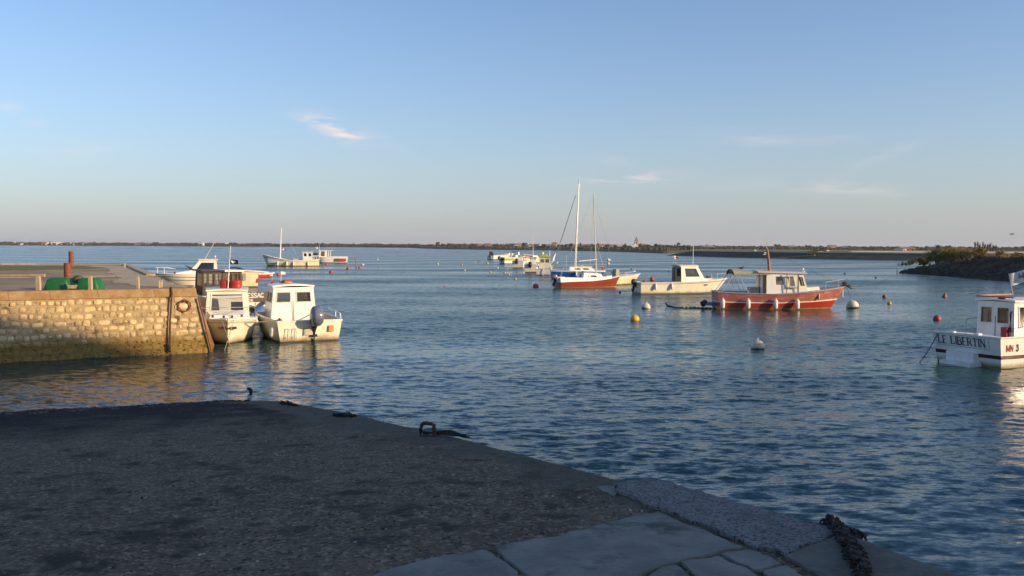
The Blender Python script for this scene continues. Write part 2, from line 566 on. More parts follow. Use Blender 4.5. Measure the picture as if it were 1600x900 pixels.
def hull(root, L, B, sheer, tr=.85, tm=.45, p=2.2, rake=.5, draft=.25, wlf=.86, bands=((1, 0),), mats=(WHITE,),
         cap=WPAINT, capr=.03, fl=.25, openr=(0.03, .55), deckmat=WCAB, inner=WPAINT, trake=.05, sterns=0, finebow=.45, ns=18, camber=.05):
    hs, hm, hb = sheer
    bt = Boat()
    bt.L, bt.B, bt.root = L, B, root

    def zs(t):
        return interp(t, [0, .15, .45, .75, 1], [hs, lerp(hs, hm, .5), hm, lerp(hm, hb, .42), hb])

    def hb_(t):
        if t < tm:
            return B / 2 * (tr + (1 - tr) * math.sin(PI / 2 * t / tm))
        q = (t - tm) / (1 - tm)
        return max(.012, B / 2 * (1 - q ** p))

    def pt(t, u, side, inset=0.):
        z = zs(t)
        b = hb_(t)
        wf = wlf - (wlf - finebow) * t ** 3
        if u >= 0:
            w = b * (wf + (1 - wf) * u ** .9)
            zz = u * z
        else:
            w = b * wf * max(0., (1 + u)) ** .55
            zz = draft * u
        Lu = L - rake * (1 - max(u, 0)) - (rake * .6 * -u if u < 0 else 0)
        x = -L / 2 + t * Lu + trake * (1 - t) * (1 - max(u, 0))
        return V((x, side * max(w - inset, .004), zz))
    bt.zs, bt.hb, bt.pt = zs, hb_, pt
    lv = [-1, -.55, -.2, 0] + [b[0] for b in bands]
    mid = [bands[0][1]] * 3 + [b[1] for b in bands]
    ts = [i / ns for i in range(ns + 1)]
    mb = MB()
    for side in (-1, 1):
        for j in range(len(lv) - 1):
            vs = [pt(t, lv[j], side) for t in ts] + [pt(t, lv[j + 1], side) for t in ts]
            n = len(ts)
            fs = [(i, i + 1, n + i + 1, n + i) for i in range(n - 1)]
            if side > 0:
                fs = [f[::-1] for f in fs]
            mb.add(vs, fs, mid[j])
    for j in range(len(lv) - 1):
        a, b = pt(0, lv[j], -1), pt(0, lv[j], 1)
        c, d = pt(0, lv[j + 1], 1), pt(0, lv[j + 1], -1)
        mb.add([a, b, c, d], [(0, 3, 2, 1)], mid[j])
    bt.hull = mb.build('hull', list(mats), root, smooth=50)
    # liner of the cockpit and the deck
    o0, o1 = openr
    if o1 > o0:
        mb = MB()
        tt = [lerp(o0, o1, i / 8) for i in range(9)]
        n = 9

        def ip(t, z, side):
            q = pt(t, 1, side, .07)
            return V((q.x, q.y, z if z is not None else q.z))
        A = [ip(t, None, -1) for t in tt]
        Bf = [V((ip(t, fl, -1).x, ip(t, fl, -1).y * .9, fl)) for t in tt]
        C_ = [V((ip(t, fl, 1).x, ip(t, fl, 1).y * .9, fl)) for t in tt]
        D = [ip(t, None, 1) for t in tt]
        for P, Q, mi in ((A, Bf, 0), (Bf, C_, 1), (C_, D, 0)):
            mb.add(P + Q, [(i, n + i, n + i + 1, i + 1) for i in range(n - 1)], mi)
        for k in (0, n - 1):
            mb.add([A[k], D[k], C_[k], Bf[k]], [(0, 1, 2, 3)], 0)
        mb.build('cockpit', [inner, deckmat if deckmat in (GREYDECK, BEIGEDECK) else BEIGEDECK], root)
    mb = MB()

    def deck(t0, t1, k=10):
        tt = [lerp(t0, t1, i / k) for i in range(k + 1)]
        cs = [-1, -.5, 0, .5, 1]
        vs = []
        for t in tt:
            for c in cs:
                q = pt(t, 1, 1)
                vs.append((q.x, q.y * c, q.z - .015 + camber * (1 - c * c)))
        fs = [(i * 5 + j, (i + 1) * 5 + j, (i + 1) * 5 + j + 1, i * 5 + j + 1) for i in range(k) for j in range(4)]
        mb.add(vs, [f[::-1] for f in fs])
    if o1 > o0:
        deck(o1, .998)
        if o0 > .01:
            deck(0, o0, 2)
    else:
        deck(0, .998)
    # narrow side decks beside the cockpit
    if o1 > o0:
        for side in (-1, 1):
            tt = [lerp(o0, o1, i / 8) for i in range(9)]
            a = [pt(t, 1, side) - V((0, 0, .012)) for t in tt]
            b = [pt(t, 1, side, .075) - V((0, 0, .012)) for t in tt]
            mb.add(a + b, [(i, i + 1, 9 + i + 1, 9 + i) for i in range(8)])
    mb.build('deck', deckmat, root, smooth=30)
    mb = MB()
    for side in (-1, 1):
        mb.tube([pt(t, 1, side) for t in ts], capr, 5)
    mb.tube([pt(0, 1, -1), pt(0, 1, 1)], capr, 5)
    mb.build('gunwale', cap, root)
    return bt


def wallq(mb, A, B, C, D, holes, th=.04, mi=0):
    A, B, C, D = V(A), V(B), V(C), V(D)
    n = (B - A).cross(D - A).normalized()
    P = lambda u, v, k=0.: lerp(lerp(A, B, u), lerp(D, C, u), v) - n * (th * k)
    us = sorted({0., 1.} | {h[0] for h in holes} | {h[2] for h in holes})
    vv = sorted({0., 1.} | {h[1] for h in holes} | {h[3] for h in holes})
    for i in range(len(us) - 1):
        for j in range(len(vv) - 1):
            uc, vc = (us[i] + us[i + 1]) / 2, (vv[j] + vv[j + 1]) / 2
            if any(h[0] < uc < h[2] and h[1] < vc < h[3] for h in holes):
                continue
            a, b, c, d = (us[i], vv[j]), (us[i + 1], vv[j]), (us[i + 1], vv[j + 1]), (us[i], vv[j + 1])
            mb.add([P(*a), P(*b), P(*c), P(*d)], [(0, 1, 2, 3)], mi)
            mb.add([P(*a, 1), P(*b, 1), P(*c, 1), P(*d, 1)], [(3, 2, 1, 0)], mi)
    for (u0, v0, u1, v1) in holes:
        cs = [(u0, v0), (u1, v0), (u1, v1), (u0, v1)]
        for k in range(4):
            a, b = cs[k], cs[(k + 1) % 4]
            mb.add([P(*a), P(*b), P(*b, 1), P(*a, 1)], [(0, 1, 2, 3)], mi)
    out = []
    for (u0, v0, u1, v1) in holes:
        out.append(([P(u0, v0, .5), P(u1, v0, .5), P(u1, v1, .5), P(u0, v1, .5)],
                    [P(u0, v0, -.1), P(u1, v0, -.1), P(u1, v1, -.1), P(u0, v1, -.1)], n))
    return out


def windows(root, lst, frame=None, gl=GLASS, fw=.03):
    for pane, edge, n in lst:
        if frame:
            mb = MB()
            c = sum(edge, V()) / 4
            for k in range(4):
                a, b = edge[k], edge[(k + 1) % 4]
                ai, bi = a + (c - a).normalized() * fw * 1.2, b + (c - b).normalized() * fw * 1.2
                ao, bo = a - (c - a).normalized() * fw * .3, b - (c - b).normalized() * fw * .3
                q = [ao, bo, bi, ai]
                mb.add([x for x in q] + [x + n * .012 for x in q],
                       [(4, 5, 6, 7), (0, 1, 5, 4), (1, 2, 6, 5), (2, 3, 7, 6), (3, 0, 4, 7)])
            f = mb.build('window_frame', frame, root, smooth=0)
            par = f
        else:
            par = root
        MB().add(pane + [q - n * .006 for q in pane], [(0, 1, 2, 3), (7, 6, 5, 4)]).build('window_pane', gl, par, smooth=0)


def cabin(root, x0, x1, wr, wf, z0, h, rear_dx=0., front_dx=.2, tumble=.06, hol=None, mat=WCAB, roofm=None, over=(.06, .06, .05),
          rth=.05, th=.04, gl=GLASS, frame=None, hf=None, name='cabin', camber=.05, z0f=None):
    """x0 rear, x1 front; wr, wf half widths; hol: side/front/rear windows as (u0,v0,u1,v1)"""
    hol = hol or {}
    hf = hf or h
    z0f = z0 if z0f is None else z0f
    rb = {s: V((x0, s * wr, z0)) for s in (-1, 1)}
    fb = {s: V((x1, s * wf, z0f)) for s in (-1, 1)}
    rt = {s: V((x0 + rear_dx, s * (wr - tumble), z0 + h)) for s in (-1, 1)}
    ft = {s: V((x1 - front_dx, s * (wf - tumble), z0 + hf)) for s in (-1, 1)}
    mb = MB()
    win = []
    # starboard side (y<0), seen from outside: rear left, front right
    win += wallq(mb, rb[-1], fb[-1], ft[-1], rt[-1], hol.get('side', []), th)
    win += wallq(mb, fb[1], rb[1], rt[1], ft[1], [(1 - u1, v0, 1 - u0, v1) for (u0, v0, u1, v1) in hol.get('side', [])], th)
    win += wallq(mb, fb[-1], fb[1], ft[1], ft[-1], hol.get('front', []), th)
    if hol.get('rear') != 'open':
        win += wallq(mb, rb[1], rb[-1], rt[-1], rt[1], hol.get('rear', []), th)
    mb.build(name, mat, root, smooth=20)
    mb = MB()
    of, orr, os_ = over
    vs = []
    nx, ny = 4, 6
    for k in (0, 1):
        for i in range(nx + 1):
            t = i / nx
            x = lerp(x0 + rear_dx - orr, x1 - front_dx + of, t)
            w = lerp(wr, wf, t) - tumble + os_
            z = z0 + lerp(h, hf, t)
            for j in range(ny + 1):
                c = -1 + 2 * j / ny
                vs.append((x, c * w, z + .004 + camber * (1 - c * c) + k * rth))
    S = (nx + 1) * (ny + 1)
    fs = []
    for i in range(nx):
        for j in range(ny):
            a = i * (ny + 1) + j
            q = (a, a + ny + 1, a + ny + 2, a + 1)
            fs.append(q)
            fs.append(tuple(S + z for z in q[::-1]))
    for i in range(nx):
        for j in (0, ny):
            a = i * (ny + 1) + j
            b = a + ny + 1
            fs.append((a, S + a, S + b, b) if j else (a, b, S + b, S + a))
    for j in range(ny):
        for i in (0, nx):
            a = i * (ny + 1) + j
            b = a + 1
            fs.append((a, b, S + b, S + a) if i else (a, S + a, S + b, b))
    mb.add(vs, fs)
    mb.build('roof', roofm or mat, root, smooth=30)
    windows(root, win, frame, gl)
    return rt, ft


def outboard(root, loc, rz=0., tilt=0., s=1., cowl=COWL, leg=ENGDK):
    M = Matrix.Translation(loc) @ Matrix.Rotation(rz, 4, 'Z') @ Matrix.Rotation(tilt, 4, 'Y') @ Matrix.Diagonal((s, s, s, 1))
    mb = MB()
    mb.supr([(.02, -.04, 0, .10, .10), (.06, -.05, 0, .20, .15), (.2, -.06, 0, .25, .18), (.36, -.06, 0, .25, .18), (.47, -.04, 0, .21, .15),
             (.53, -.02, 0, .12, .09)], 14, M=M)
    o = mb.build('outboard_motor', cowl, root, smooth=50)
    mb = MB()
    mb.supr([(-.78, -.06, 0, .02, .015), (-.6, -.07, 0, .09, .02), (-.42, -.05, 0, .10, .05), (-.2, -.03, 0, .09, .06), (.03, -.03, 0, .12, .09)], 10, M=M)
    mb.box((-.06, 0, -.36), (.28, .20, .02), M=M)
    mb.supr([(-.18, 0, 0, .015, .015), (-.15, 0, 0, .05, .05), (.08, 0, 0, .055, .055), (.14, 0, 0, .03, .03)], 8,
            M=M @ Matrix.Translation((-.05, 0, -.52)) @ Matrix.Rotation(PI / 2, 4, 'Y'), e=1)
    mb.build('drive_leg', leg, o)
    mb = MB()
    for k in range(3):
        mb.box((0, .0, .075), (.012, .075, .13), M=M @ Matrix.Translation((-.22, 0, -.52)) @ Matrix.Rotation(2 * PI * k / 3, 4, 'X') @ Matrix.Rotation(.5, 4, 'Z'), taper=.6)
    mb.build('propeller', ENGDK, o)
    mb = MB()
    mb.box((.12, .07, -.1), (.1, .03, .32), M=M).box((.12, -.07, -.1), (.1, .03, .32), M=M).box((.1, 0, 0), (.16, .16, .08), M=M)
    mb.build('mount_bracket', leg, o)
    return o


def flag(root, base, top, w, h, mat, dirv=(-1, -.2, 0), droop=.25, pole=METAL, emblem=None, pr=.012, k=0., swallow=0., off=0.):
    base, top = V(base), V(top)
    p = MB().tube([base, top], [pr, pr * .7], 5).build('flagpole', pole, root)
    d = V(dirv).normalized()
    u = (top - base).normalized()
    side = d.cross(V((0, 0, 1))).normalized()
    vs, fs = [], []
    n, m = 12, 5
    for i in range(n + 1):
        a = i / n
        for j in range(m + 1):
            b = j / m
            hh = h * (1 - .15 * a)
            vs.append(top - u * (off + b * hh) + d * (a * w * (1 - swallow * (1 - abs(2 * b - 1)) * a)) + V((0, 0, -droop * w * a * a)) + side * (.12 * w * math.sin(a * 7 + k + b)) * min(1, a * 2 + .1))
    for i in range(n):
        for j in range(m):
            q = i * (m + 1) + j
            fs.append((q, q + 1, q + m + 2, q + m + 1))
    nv = len(vs)
    vs2 = [v_ + side * .004 for v_ in vs]
    f = MB().add(vs + vs2, fs + [tuple(nv + x for x in q[::-1]) for q in fs])
    fo = f.build('flag', [mat] + (emblem[0] if emblem else []), p, smooth=60)
    if emblem:
        me = fo.data
        cells = emblem[1]
        for q in me.polygons:
            idx = q.index % (n * m)
            i, j = idx // m, idx % m
            for (i0, i1, j0, j1, mi) in cells:
                if i0 <= i < i1 and j0 <= j < j1:
                    q.material_index = mi
    return p


def rail(root, pts_top, feet, r=.014, mat=METAL, name='guard_rail'):
    mb = MB()
    mb.tube(pts_top, r, 5)
    for a, b in feet:
        mb.tube([a, b], r * .9, 5)
    return mb.build(name, mat, root)


def place(px_s, py_s, px_b, py_b):
    """stern and bow (both on the water) of a boat seen at these pixels"""
    s, b = at_z(px_s, py_s), at_z(px_b, py_b)
    c = (s + b) / 2
    d = b - s
    return c, math.atan2(d.y, d.x), d.length


def thing_boat(name, c, rz, label, cat='boat', group=None, heel=0.):
    o = empty(name, c, label, cat, group, rz)
    o.rotation_euler = (heel, 0, rz)
    return o


def fender_mesh(r=.09, h=.42):
    return MB().lathe([(.01, -h / 2 - .01), (r * .6, -h / 2 + .01), (r, -h / 2 + .07), (r, h / 2 - .07), (r * .6, h / 2 - .01), (.025, h / 2 + .03), (.02, h / 2 + .07)], 12)

# ------------------------------------------------------------------ water
def np_mesh(name, verts, faces, mats, smooth=True):
    me = bpy.data.meshes.new(name)
    nf = len(faces)
    me.vertices.add(len(verts))
    me.vertices.foreach_set('co', verts.astype(np.float32).ravel())
    me.loops.add(nf * 4)
    me.loops.foreach_set('vertex_index', faces.astype(np.int32).ravel())
    me.polygons.add(nf)
    me.polygons.foreach_set('loop_start', np.arange(0, nf * 4, 4, dtype=np.int32))
    me.polygons.foreach_set('use_smooth', np.full(nf, smooth))
    me.update(calc_edges=True)
    for m in mats:
        me.materials.append(m)
    o = bpy.data.objects.new(name, me)
    COL.objects.link(o)
    return o


def grid_faces(nr, nc):
    i, j = np.meshgrid(np.arange(nr - 1), np.arange(nc - 1), indexing='ij')
    a = (i * nc + j).ravel()
    return np.stack([a, a + 1, a + nc + 1, a + nc], 1)


def water_mat():
    m = bpy.data.materials.new('sea_water')
    m.use_nodes = True
    nt = m.node_tree
    N, Lk = nt.nodes, nt.links
    b = N['Principled BSDF']
    geo = N.new('ShaderNodeNewGeometry')
    pos = geo.outputs['Position']

    def noise(s, st=(1, 1, 1), det=3, ro=.6):
        mp = N.new('ShaderNodeMapping')
        mp.inputs['Scale'].default_value = st
        Lk.new(pos, mp.inputs[0])
        n = N.new('ShaderNodeTexNoise')
        n.inputs['Scale'].default_value = s
        n.inputs['Detail'].default_value = det
        n.inputs['Roughness'].default_value = ro
        Lk.new(mp.outputs[0], n.inputs['Vector'])
        return n.outputs['Fac']
    cm = N.new('ShaderNodeMix')
    cm.data_type = 'RGBA'
    Lk.new(noise(.05), cm.inputs[0])
    cm.inputs[6].default_value = (.006, .045, .042, 1)
    cm.inputs[7].default_value = (.010, .060, .055, 1)
    Lk.new(cm.outputs[2], b.inputs['Base Color'])
    b.inputs['IOR'].default_value = 1.33
    at = N.new('ShaderNodeAttribute')
    at.attribute_name = 'chop'
    am = N.new('ShaderNodeMath')
    am.operation = 'MULTIPLY_ADD'
    am.inputs[1].default_value = 2.6
    am.inputs[2].default_value = .22
    Lk.new(at.outputs['Fac'], am.inputs[0])
    b.inputs['Specular IOR Level'].default_value = .5
    b.inputs['Roughness'].default_value = .06
    # chop too small for the mesh, as a slope added to the normal; longer across the wind than along it
    def vm(op, a, b=None):
        n = N.new('ShaderNodeVectorMath')
        n.operation = op
        for k, q in enumerate((a, b)):
            if q is None:
                continue
            if isinstance(q, tuple):
                n.inputs[k].default_value = q
            else:
                Lk.new(q, n.inputs[k])
        return n.outputs[0]

    def cnoise(s, st, det):
        mp = N.new('ShaderNodeMapping')
        mp.inputs['Scale'].default_value = st
        mp.inputs['Rotation'].default_value = (0, 0, .22)
        Lk.new(pos, mp.inputs[0])
        n = N.new('ShaderNodeTexNoise')
        n.inputs['Scale'].default_value = s
        n.inputs['Detail'].default_value = det
        n.inputs['Roughness'].default_value = .7
        Lk.new(mp.outputs[0], n.inputs['Vector'])
        return n.outputs['Color']
    a1 = vm('MULTIPLY', vm('SUBTRACT', cnoise(5.5, (.6, 1.4, 1), 4), (.5, .5, .5)), (.30, .60, 0))
    a2 = vm('MULTIPLY', vm('SUBTRACT', cnoise(.5, (.5, 1.4, 1), 3), (.5, .5, .5)), (.04, .09, 0))
    sm = N.new('ShaderNodeVectorMath')
    sm.operation = 'SCALE'
    Lk.new(vm('ADD', a1, a2), sm.inputs[0])
    Lk.new(am.outputs[0], sm.inputs['Scale'])
    rm = N.new('ShaderNodeMath')
    rm.operation = 'MULTIPLY_ADD'
    rm.inputs[1].default_value = .17
    rm.inputs[2].default_value = .03
    Lk.new(at.outputs['Fac'], rm.inputs[0])
    Lk.new(rm.outputs[0], b.inputs['Roughness'])
    nn = vm('NORMALIZE', vm('ADD', geo.outputs['Normal'], sm.outputs[0]))
    Lk.new(nn, b.inputs['Normal'])
    return m


def build_water():
    rs = [2.5]
    while rs[-1] < 7000:
        r = rs[-1]
        if r < 34:
            d = .055 + .002 * r
        elif r < 130:
            d = .15 + (r - 34) * .006
        else:
            d = .75 + (r - 130) * .03
        rs.append(r + d)
    rs = np.array(rs)
    fine = np.radians(np.linspace(-34, 34, 560))
    side = np.radians(np.array([36, 39, 43, 48, 55, 63, 72, 82, 92, 100, 108]))
    an = np.concatenate([-side[::-1], fine, side])
    Rr, A = np.meshgrid(rs, an, indexing='ij')
    X, Y = Rr * np.sin(A), Rr * np.cos(A)
    sp = np.gradient(rs)[:, None] * np.ones_like(X)
    sp = np.maximum(sp, np.abs(np.gradient(an))[None, :] * Rr)
    Z = np.zeros_like(X)
    dx, dy = np.zeros_like(X), np.zeros_like(X)
    lost, tot = np.zeros_like(X), 0.
    g = np.random.RandomState(5)
    # gusts: the ripples are stronger in some patches than in others
    gust = np.ones_like(X)
    for k in range(7):
        th = g.uniform(0, 2 * PI)
        wl = g.uniform(6, 30)
        gust += .16 * np.sin(2 * PI / wl * (X * math.cos(th) * .5 + Y * math.sin(th)) + g.uniform(0, 6.28))
    gust = np.clip(gust, .45, 1.6)
    wls = np.exp(np.linspace(math.log(.20), math.log(5.0), 96))
    for wl in wls:
        k = 2 * PI / wl
        th = R(-80) + g.normal(0, R(38 if wl < 1.0 else 24))
        slope = .0165 * (1.0 if wl < .8 else (.45 if wl < 1.6 else .22))
        amp = slope / k
        fade = np.clip((wl / sp - 2.4) / 2.6, 0, 1) * np.clip((260 - Rr) / 200, 0, 1)
        ph = k * (X * math.cos(th) + Y * math.sin(th)) + g.uniform(0, 6.28)
        am = amp * fade * (gust if wl < 2 else 1)
        lost += (slope ** 2) * (1 - fade ** 2)
        tot += slope ** 2
        Z += am * np.sin(ph)
        q = am * .75 * np.cos(ph)
        dx += q * math.cos(th)
        dy += q * math.sin(th)
    P = np.stack([X + dx, Y + dy, Z], -1).reshape(-1, 3)
    f = grid_faces(len(rs), len(an))
    o = np_mesh('water', P, f[:, ::-1], [water_mat()])
    # share of the chop that the mesh is too coarse to carry, handed to the surface relief
    a = o.data.attributes.new('chop', 'FLOAT', 'POINT')
    a.data.foreach_set('value', (np.sqrt(lost / tot) * gust).astype(np.float32).ravel())
    o['kind'] = 'structure'


build_water()
bed = MB().add([(-8000, -300, -3), (8000, -300, -3), (8000, 8000, -3), (-8000, 8000, -3)], [(0, 1, 2, 3)])
bed.build('seabed', pm('seabed_mud', (.06, .05, .035), None, .5, .9), kind='structure')

# ------------------------------------------------------------------ slipway in the foreground
RP0 = at_z(400, 627, 0)
RPE = at_z(1490, 900, 1.5)
RE = V((RPE.x - RP0.x, RPE.y - RP0.y))
RI = V((-.93, -.36)).normalized()
_ps = [-3, -.5, 0, .164, .292, .41, .643, .83, 1, 1.3, 2, 6]
_pz = [-2.6, -.75, .02, .40, .61, .80, 1.13, 1.36, 1.5, 1.62, 1.7, 1.75]


def rz_(s):
    return interp(s, _ps, _pz)


def rsw(x, y):
    dx, dy = x - RP0.x, y - RP0.y
    det = RE.x * RI.y - RE.y * RI.x
    return (dx * RI.y - dy * RI.x) / det, (RE.x * dy - RE.y * dx) / det


def on_ramp(px, py):
    z = 1.2
    for _ in range(40):
        p = at_z(px, py, z)
        s, w = rsw(p.x, p.y)
        z = lerp(z, min(1.75, max(-.3, rz_(s))), .5)
    return at_z(px, py, z)


def ramp_mat():
    m = bpy.data.materials.new('slipway_concrete')
    m.use_nodes = True
    nt = m.node_tree
    N, Lk = nt.nodes, nt.links
    b = N['Principled BSDF']
    b.inputs['Roughness'].default_value = .8
    b.inputs['Specular IOR Level'].default_value = .12
    geo = N.new('ShaderNodeNewGeometry')

    def noise(s, det=5, ro=.62):
        n = N.new('ShaderNodeTexNoise')
        n.inputs['Scale'].default_value = s
        n.inputs['Detail'].default_value = det
        n.inputs['Roughness'].default_value = ro
        Lk.new(geo.outputs['Position'], n.inputs['Vector'])
        return n.outputs['Fac']

    def rng(src, a, c):
        r = N.new('ShaderNodeMapRange')
        r.inputs['From Min'].default_value = a
        r.inputs['From Max'].default_value = c
        Lk.new(src, r.inputs['Value'])
        return r.outputs[0]

    def mix(f, a, c):
        x = N.new('ShaderNodeMix')
        x.data_type = 'RGBA'
        for i, q in ((0, f), (6, a), (7, c)):
            if isinstance(q, tuple):
                x.inputs[i].default_value = (*q, 1)
            else:
                Lk.new(q, x.inputs[i])
        return x.outputs[2]
    vor = N.new('ShaderNodeTexVoronoi')
    vor.inputs['Scale'].default_value = 44
    Lk.new(geo.outputs['Position'], vor.inputs['Vector'])
    stone = mix(rng(vor.outputs['Color'], .1, .9), (.028, .021, .014), (.36, .275, .18))
    base = mix(rng(noise(1.1), .35, .65), (.118, .086, .055), (.20, .148, .094))
    c = mix(rng(noise(15, 6, .7), .42, .56), base, stone)
    c = mix(rng(noise(3.2, 6), .52, .66), c, (.062, .049, .035))
    at = N.new('ShaderNodeAttribute')
    at.attribute_name = 'weed'
    c = mix(at.outputs['Fac'], c, mix(rng(noise(30), .35, .7), (.010, .011, .012), (.032, .030, .026)))
    at2 = N.new('ShaderNodeAttribute')
    at2.attribute_name = 'edge'
    c = mix(at2.outputs['Fac'], c, mix(rng(noise(9, 7), .35, .65), (.15, .13, .095), (.09, .08, .06)))
    at3 = N.new('ShaderNodeAttribute')
    at3.attribute_name = 'wet'
    wr = N.new('ShaderNodeMapRange')
    wr.inputs['To Min'].default_value = .85
    wr.inputs['To Max'].default_value = .16
    Lk.new(at3.outputs['Fac'], wr.inputs['Value'])
    Lk.new(wr.outputs[0], b.inputs['Roughness'])
    Lk.new(c, b.inputs['Base Color'])
    bn = N.new('ShaderNodeBump')
    bn.inputs['Strength'].default_value = .9
    bn.inputs['Distance'].default_value = .012
    Lk.new(vor.outputs['Distance'], bn.inputs['Height'])
    b2 = N.new('ShaderNodeBump')
    b2.inputs['Strength'].default_value = .8
    b2.inputs['Distance'].default_value = .02
    Lk.new(noise(26, 7, .7), b2.inputs['Height'])
    Lk.new(bn.outputs[0], b2.inputs['Normal'])
    Lk.new(b2.outputs[0], b.inputs['Normal'])
    return m


from mathutils import noise as mn


def build_ramp():
    ss = np.concatenate([[-2.5, -1.5, -.8, -.5], np.arange(-.3, .6, .006), np.arange(.6, 1.1, .0028), [1.12, 1.2, 1.4, 2, 3, 5]])
    ws = np.concatenate([np.arange(0, 7.5, .045), np.arange(7.5, 16, .12), [17, 20, 26, 34, 45]])
    L = RE.length
    P, weed, edge, wet = [], [], [], []
    for s in ss:
        z0 = rz_(s)
        for w in ws:
            x = RP0.x + RE.x * s + RI.x * w
            y = RP0.y + RE.y * s + RI.y * w
            n1 = mn.fractal((x * .5, y * .5, 1), .8, 2, 4)
            n2 = mn.fractal((x * 9, y * 9, 3), .7, 2, 3)
            n3 = mn.noise((x * 1.7, y * 1.7, 9))
            lip = -.03 * max(0, 1 - w / .12) if s > -.2 else 0
            wig = .05 * mn.noise((s * 9, 4, 2)) * max(0, 1 - w / .3)
            P.append((x - wig, y, z0 + .035 * n1 * min(1, w + .2) + .010 * n2 + lip))
            zz = z0 + .14 * n3 + .12 * n1
            a = 1 - min(1, max(0, (zz - .58) / .34))
            eg = max(0, min(1, (.95 + .7 * n3 - w - (0.9 * max(0, s - .5))) / .35)) if s < .93 else 0
            if w < .22 + .1 * n3:
                eg = max(eg, .8)
            edge.append(eg * (.9 if s > .03 else .3))
            weed.append(a * (1 - .93 * eg))
            wet.append(1 - min(1, max(0, (z0 + .12 * n3 - .06) / .20)))
    o = np_mesh('slipway', np.array(P), grid_faces(len(ss), len(ws)), [ramp_mat()])
    me = o.data
    for nm, d in (('weed', weed), ('edge', edge), ('wet', wet)):
        a = me.attributes.new(nm, 'FLOAT', 'POINT')
        a.data.foreach_set('value', np.array(d, dtype=np.float32))
    if me.polygons[len(me.polygons) // 2].normal.z < 0:
        me.flip_normals()
    o['kind'] = 'structure'
    # the side wall of the slipway
    mb = MB()
    top, bot = [], []
    for s in np.linspace(-.6, 5, 90):
        x, y = RP0.x + RE.x * s, RP0.y + RE.y * s
        wg = .05 * mn.noise((s * 9, 4, 2))
        top.append((x - wg, y, rz_(s) - .03))
        bot.append((x + .12, y + .05, -2.8))
    n = len(top)
    mb.add(top + bot, [(i, i + 1, n + i + 1, n + i) for i in range(n - 1)])
    mb.build('slipway_side', pm('slipway_side_stone', (.10, .09, .07), (.05, .045, .035), 3, .9, bump=.5), o)
    return o


RAMP = build_ramp()

SLABM = pm('paving_limestone', (.26, .24, .205), (.16, .15, .13), 3.5, .88, bump=1., bscale=26, world=True, c3=(.07, .068, .06), s3=2.6, f3=.53, bdist=.02)
ROUGHM = pm('exposed_aggregate_concrete', (.27, .24, .235), (.15, .14, .137), 12, .9, bump=1., bscale=60, world=True, c3=(.03, .028, .03), s3=48, f3=.50, bdist=.02)
KERBM = pm('old_edge_concrete', (.16, .14, .11), (.105, .092, .075), 6, .9, bump=.6, bscale=30, world=True, c3=(.06, .055, .045), s3=2.2, f3=.56)


def slab(px_poly, mat, name, proud=.03, wob=.012, chip=.5):
    pts = [on_ramp(*p) for p in px_poly]
    # subdivide and roughen the outline
    out = []
    for a, b in zip(pts, pts[1:] + pts[:1]):
        k = max(1, int((b - a).length / .05))
        for i in range(k):
            q = lerp(a, b, i / k)
            out.append(V((q.x + wob * .9 * mn.noise((q.x * 26, q.y * 26, 2)) + wob * 1.6 * mn.noise((q.x * 9, q.y * 9, 5)), q.y + wob * 2 * mn.noise((q.x * 9, q.y * 9, 8)), 0)))
    c = sum(out, V()) / len(out)

    def zt(p, dz):
        s, w = rsw(p[0], p[1])
        return rz_(s) + .035 * mn.fractal((p[0] * .5, p[1] * .5, 1), .8, 2, 4) * min(1, max(0, w) + .2) + dz
    mb = MB()
    n = len(out)
    rings = []
    proud *= .6
    for k, dz in ((1.01, -.08), (1.01, proud - .006), (1.002, proud), (.72, proud + .002), (.4, proud), (.1, proud)):
        rings.append([V((lerp(c.x, q.x, k), lerp(c.y, q.y, k), 0)) for q in out])
        for q in rings[-1]:
            q.z = zt(q, dz + (.006 * mn.fractal((q.x * 4, q.y * 4, 2), .8, 2, 3) if dz > 0 else 0))
    vs = [q for r_ in rings for q in r_]
    fs = []
    for i in range(len(rings) - 1):
        for j in range(n):
            fs.append((i * n + j, i * n + (j + 1) % n, (i + 1) * n + (j + 1) % n, (i + 1) * n + j))
    fs.append(tuple((len(rings) - 1) * n + j for j in range(n)))
    a = sum(out[i].x * out[(i + 1) % n].y - out[(i + 1) % n].x * out[i].y for i in range(n))
    if a < 0:
        fs = [f[::-1] for f in fs]
    mb.add(vs, fs)
    return mb.build(name, mat, RAMP, smooth=40)


slab([(585, 905), (640, 889), (755, 868), (770, 872), (806, 899), (850, 960), (420, 985)], SLABM, 'paving_slab')
slab([(776, 864), (838, 850), (872, 848), (905, 838), (1000, 808), (1032, 806), (1160, 857), (1072, 878), (1060, 886), (1010, 900),
      (960, 930), (880, 970), (822, 902)], SLABM, 'paving_slab')
slab([(1128, 872), (1170, 861), (1222, 885), (1184, 897), (1176, 896)], SLABM, 'paving_slab')
slab([(1066, 887), (1120, 875), (1172, 899), (1215, 930), (1130, 960)], SLABM, 'paving_slab')
slab([(1030, 897), (1058, 893), (1120, 950), (1050, 975), (975, 940)], SLABM, 'paving_slab')
slab([(1190, 899), (1226, 888), (1330, 960), (1260, 975)], SLABM, 'paving_slab')
slab([(932, 762), (962, 759), (964, 772), (958, 777)], SLABM, 'paving_slab', proud=.012)
slab([(966, 760), (1010, 751), (1052, 760), (1296, 829), (1310, 838), (1224, 869), (1170, 852), (1036, 799), (966, 773)], ROUGHM, 'concrete_edge_block', proud=.035, wob=.03)
slab([(1226, 872), (1312, 840), (1340, 846), (1488, 899), (1560, 945), (1420, 975), (1340, 940)], KERBM, 'concrete_edge_block', proud=.03)

GRIT = pm('grit_stone', (.13, .125, .115), (.05, .05, .05), 30, .9, world=True)


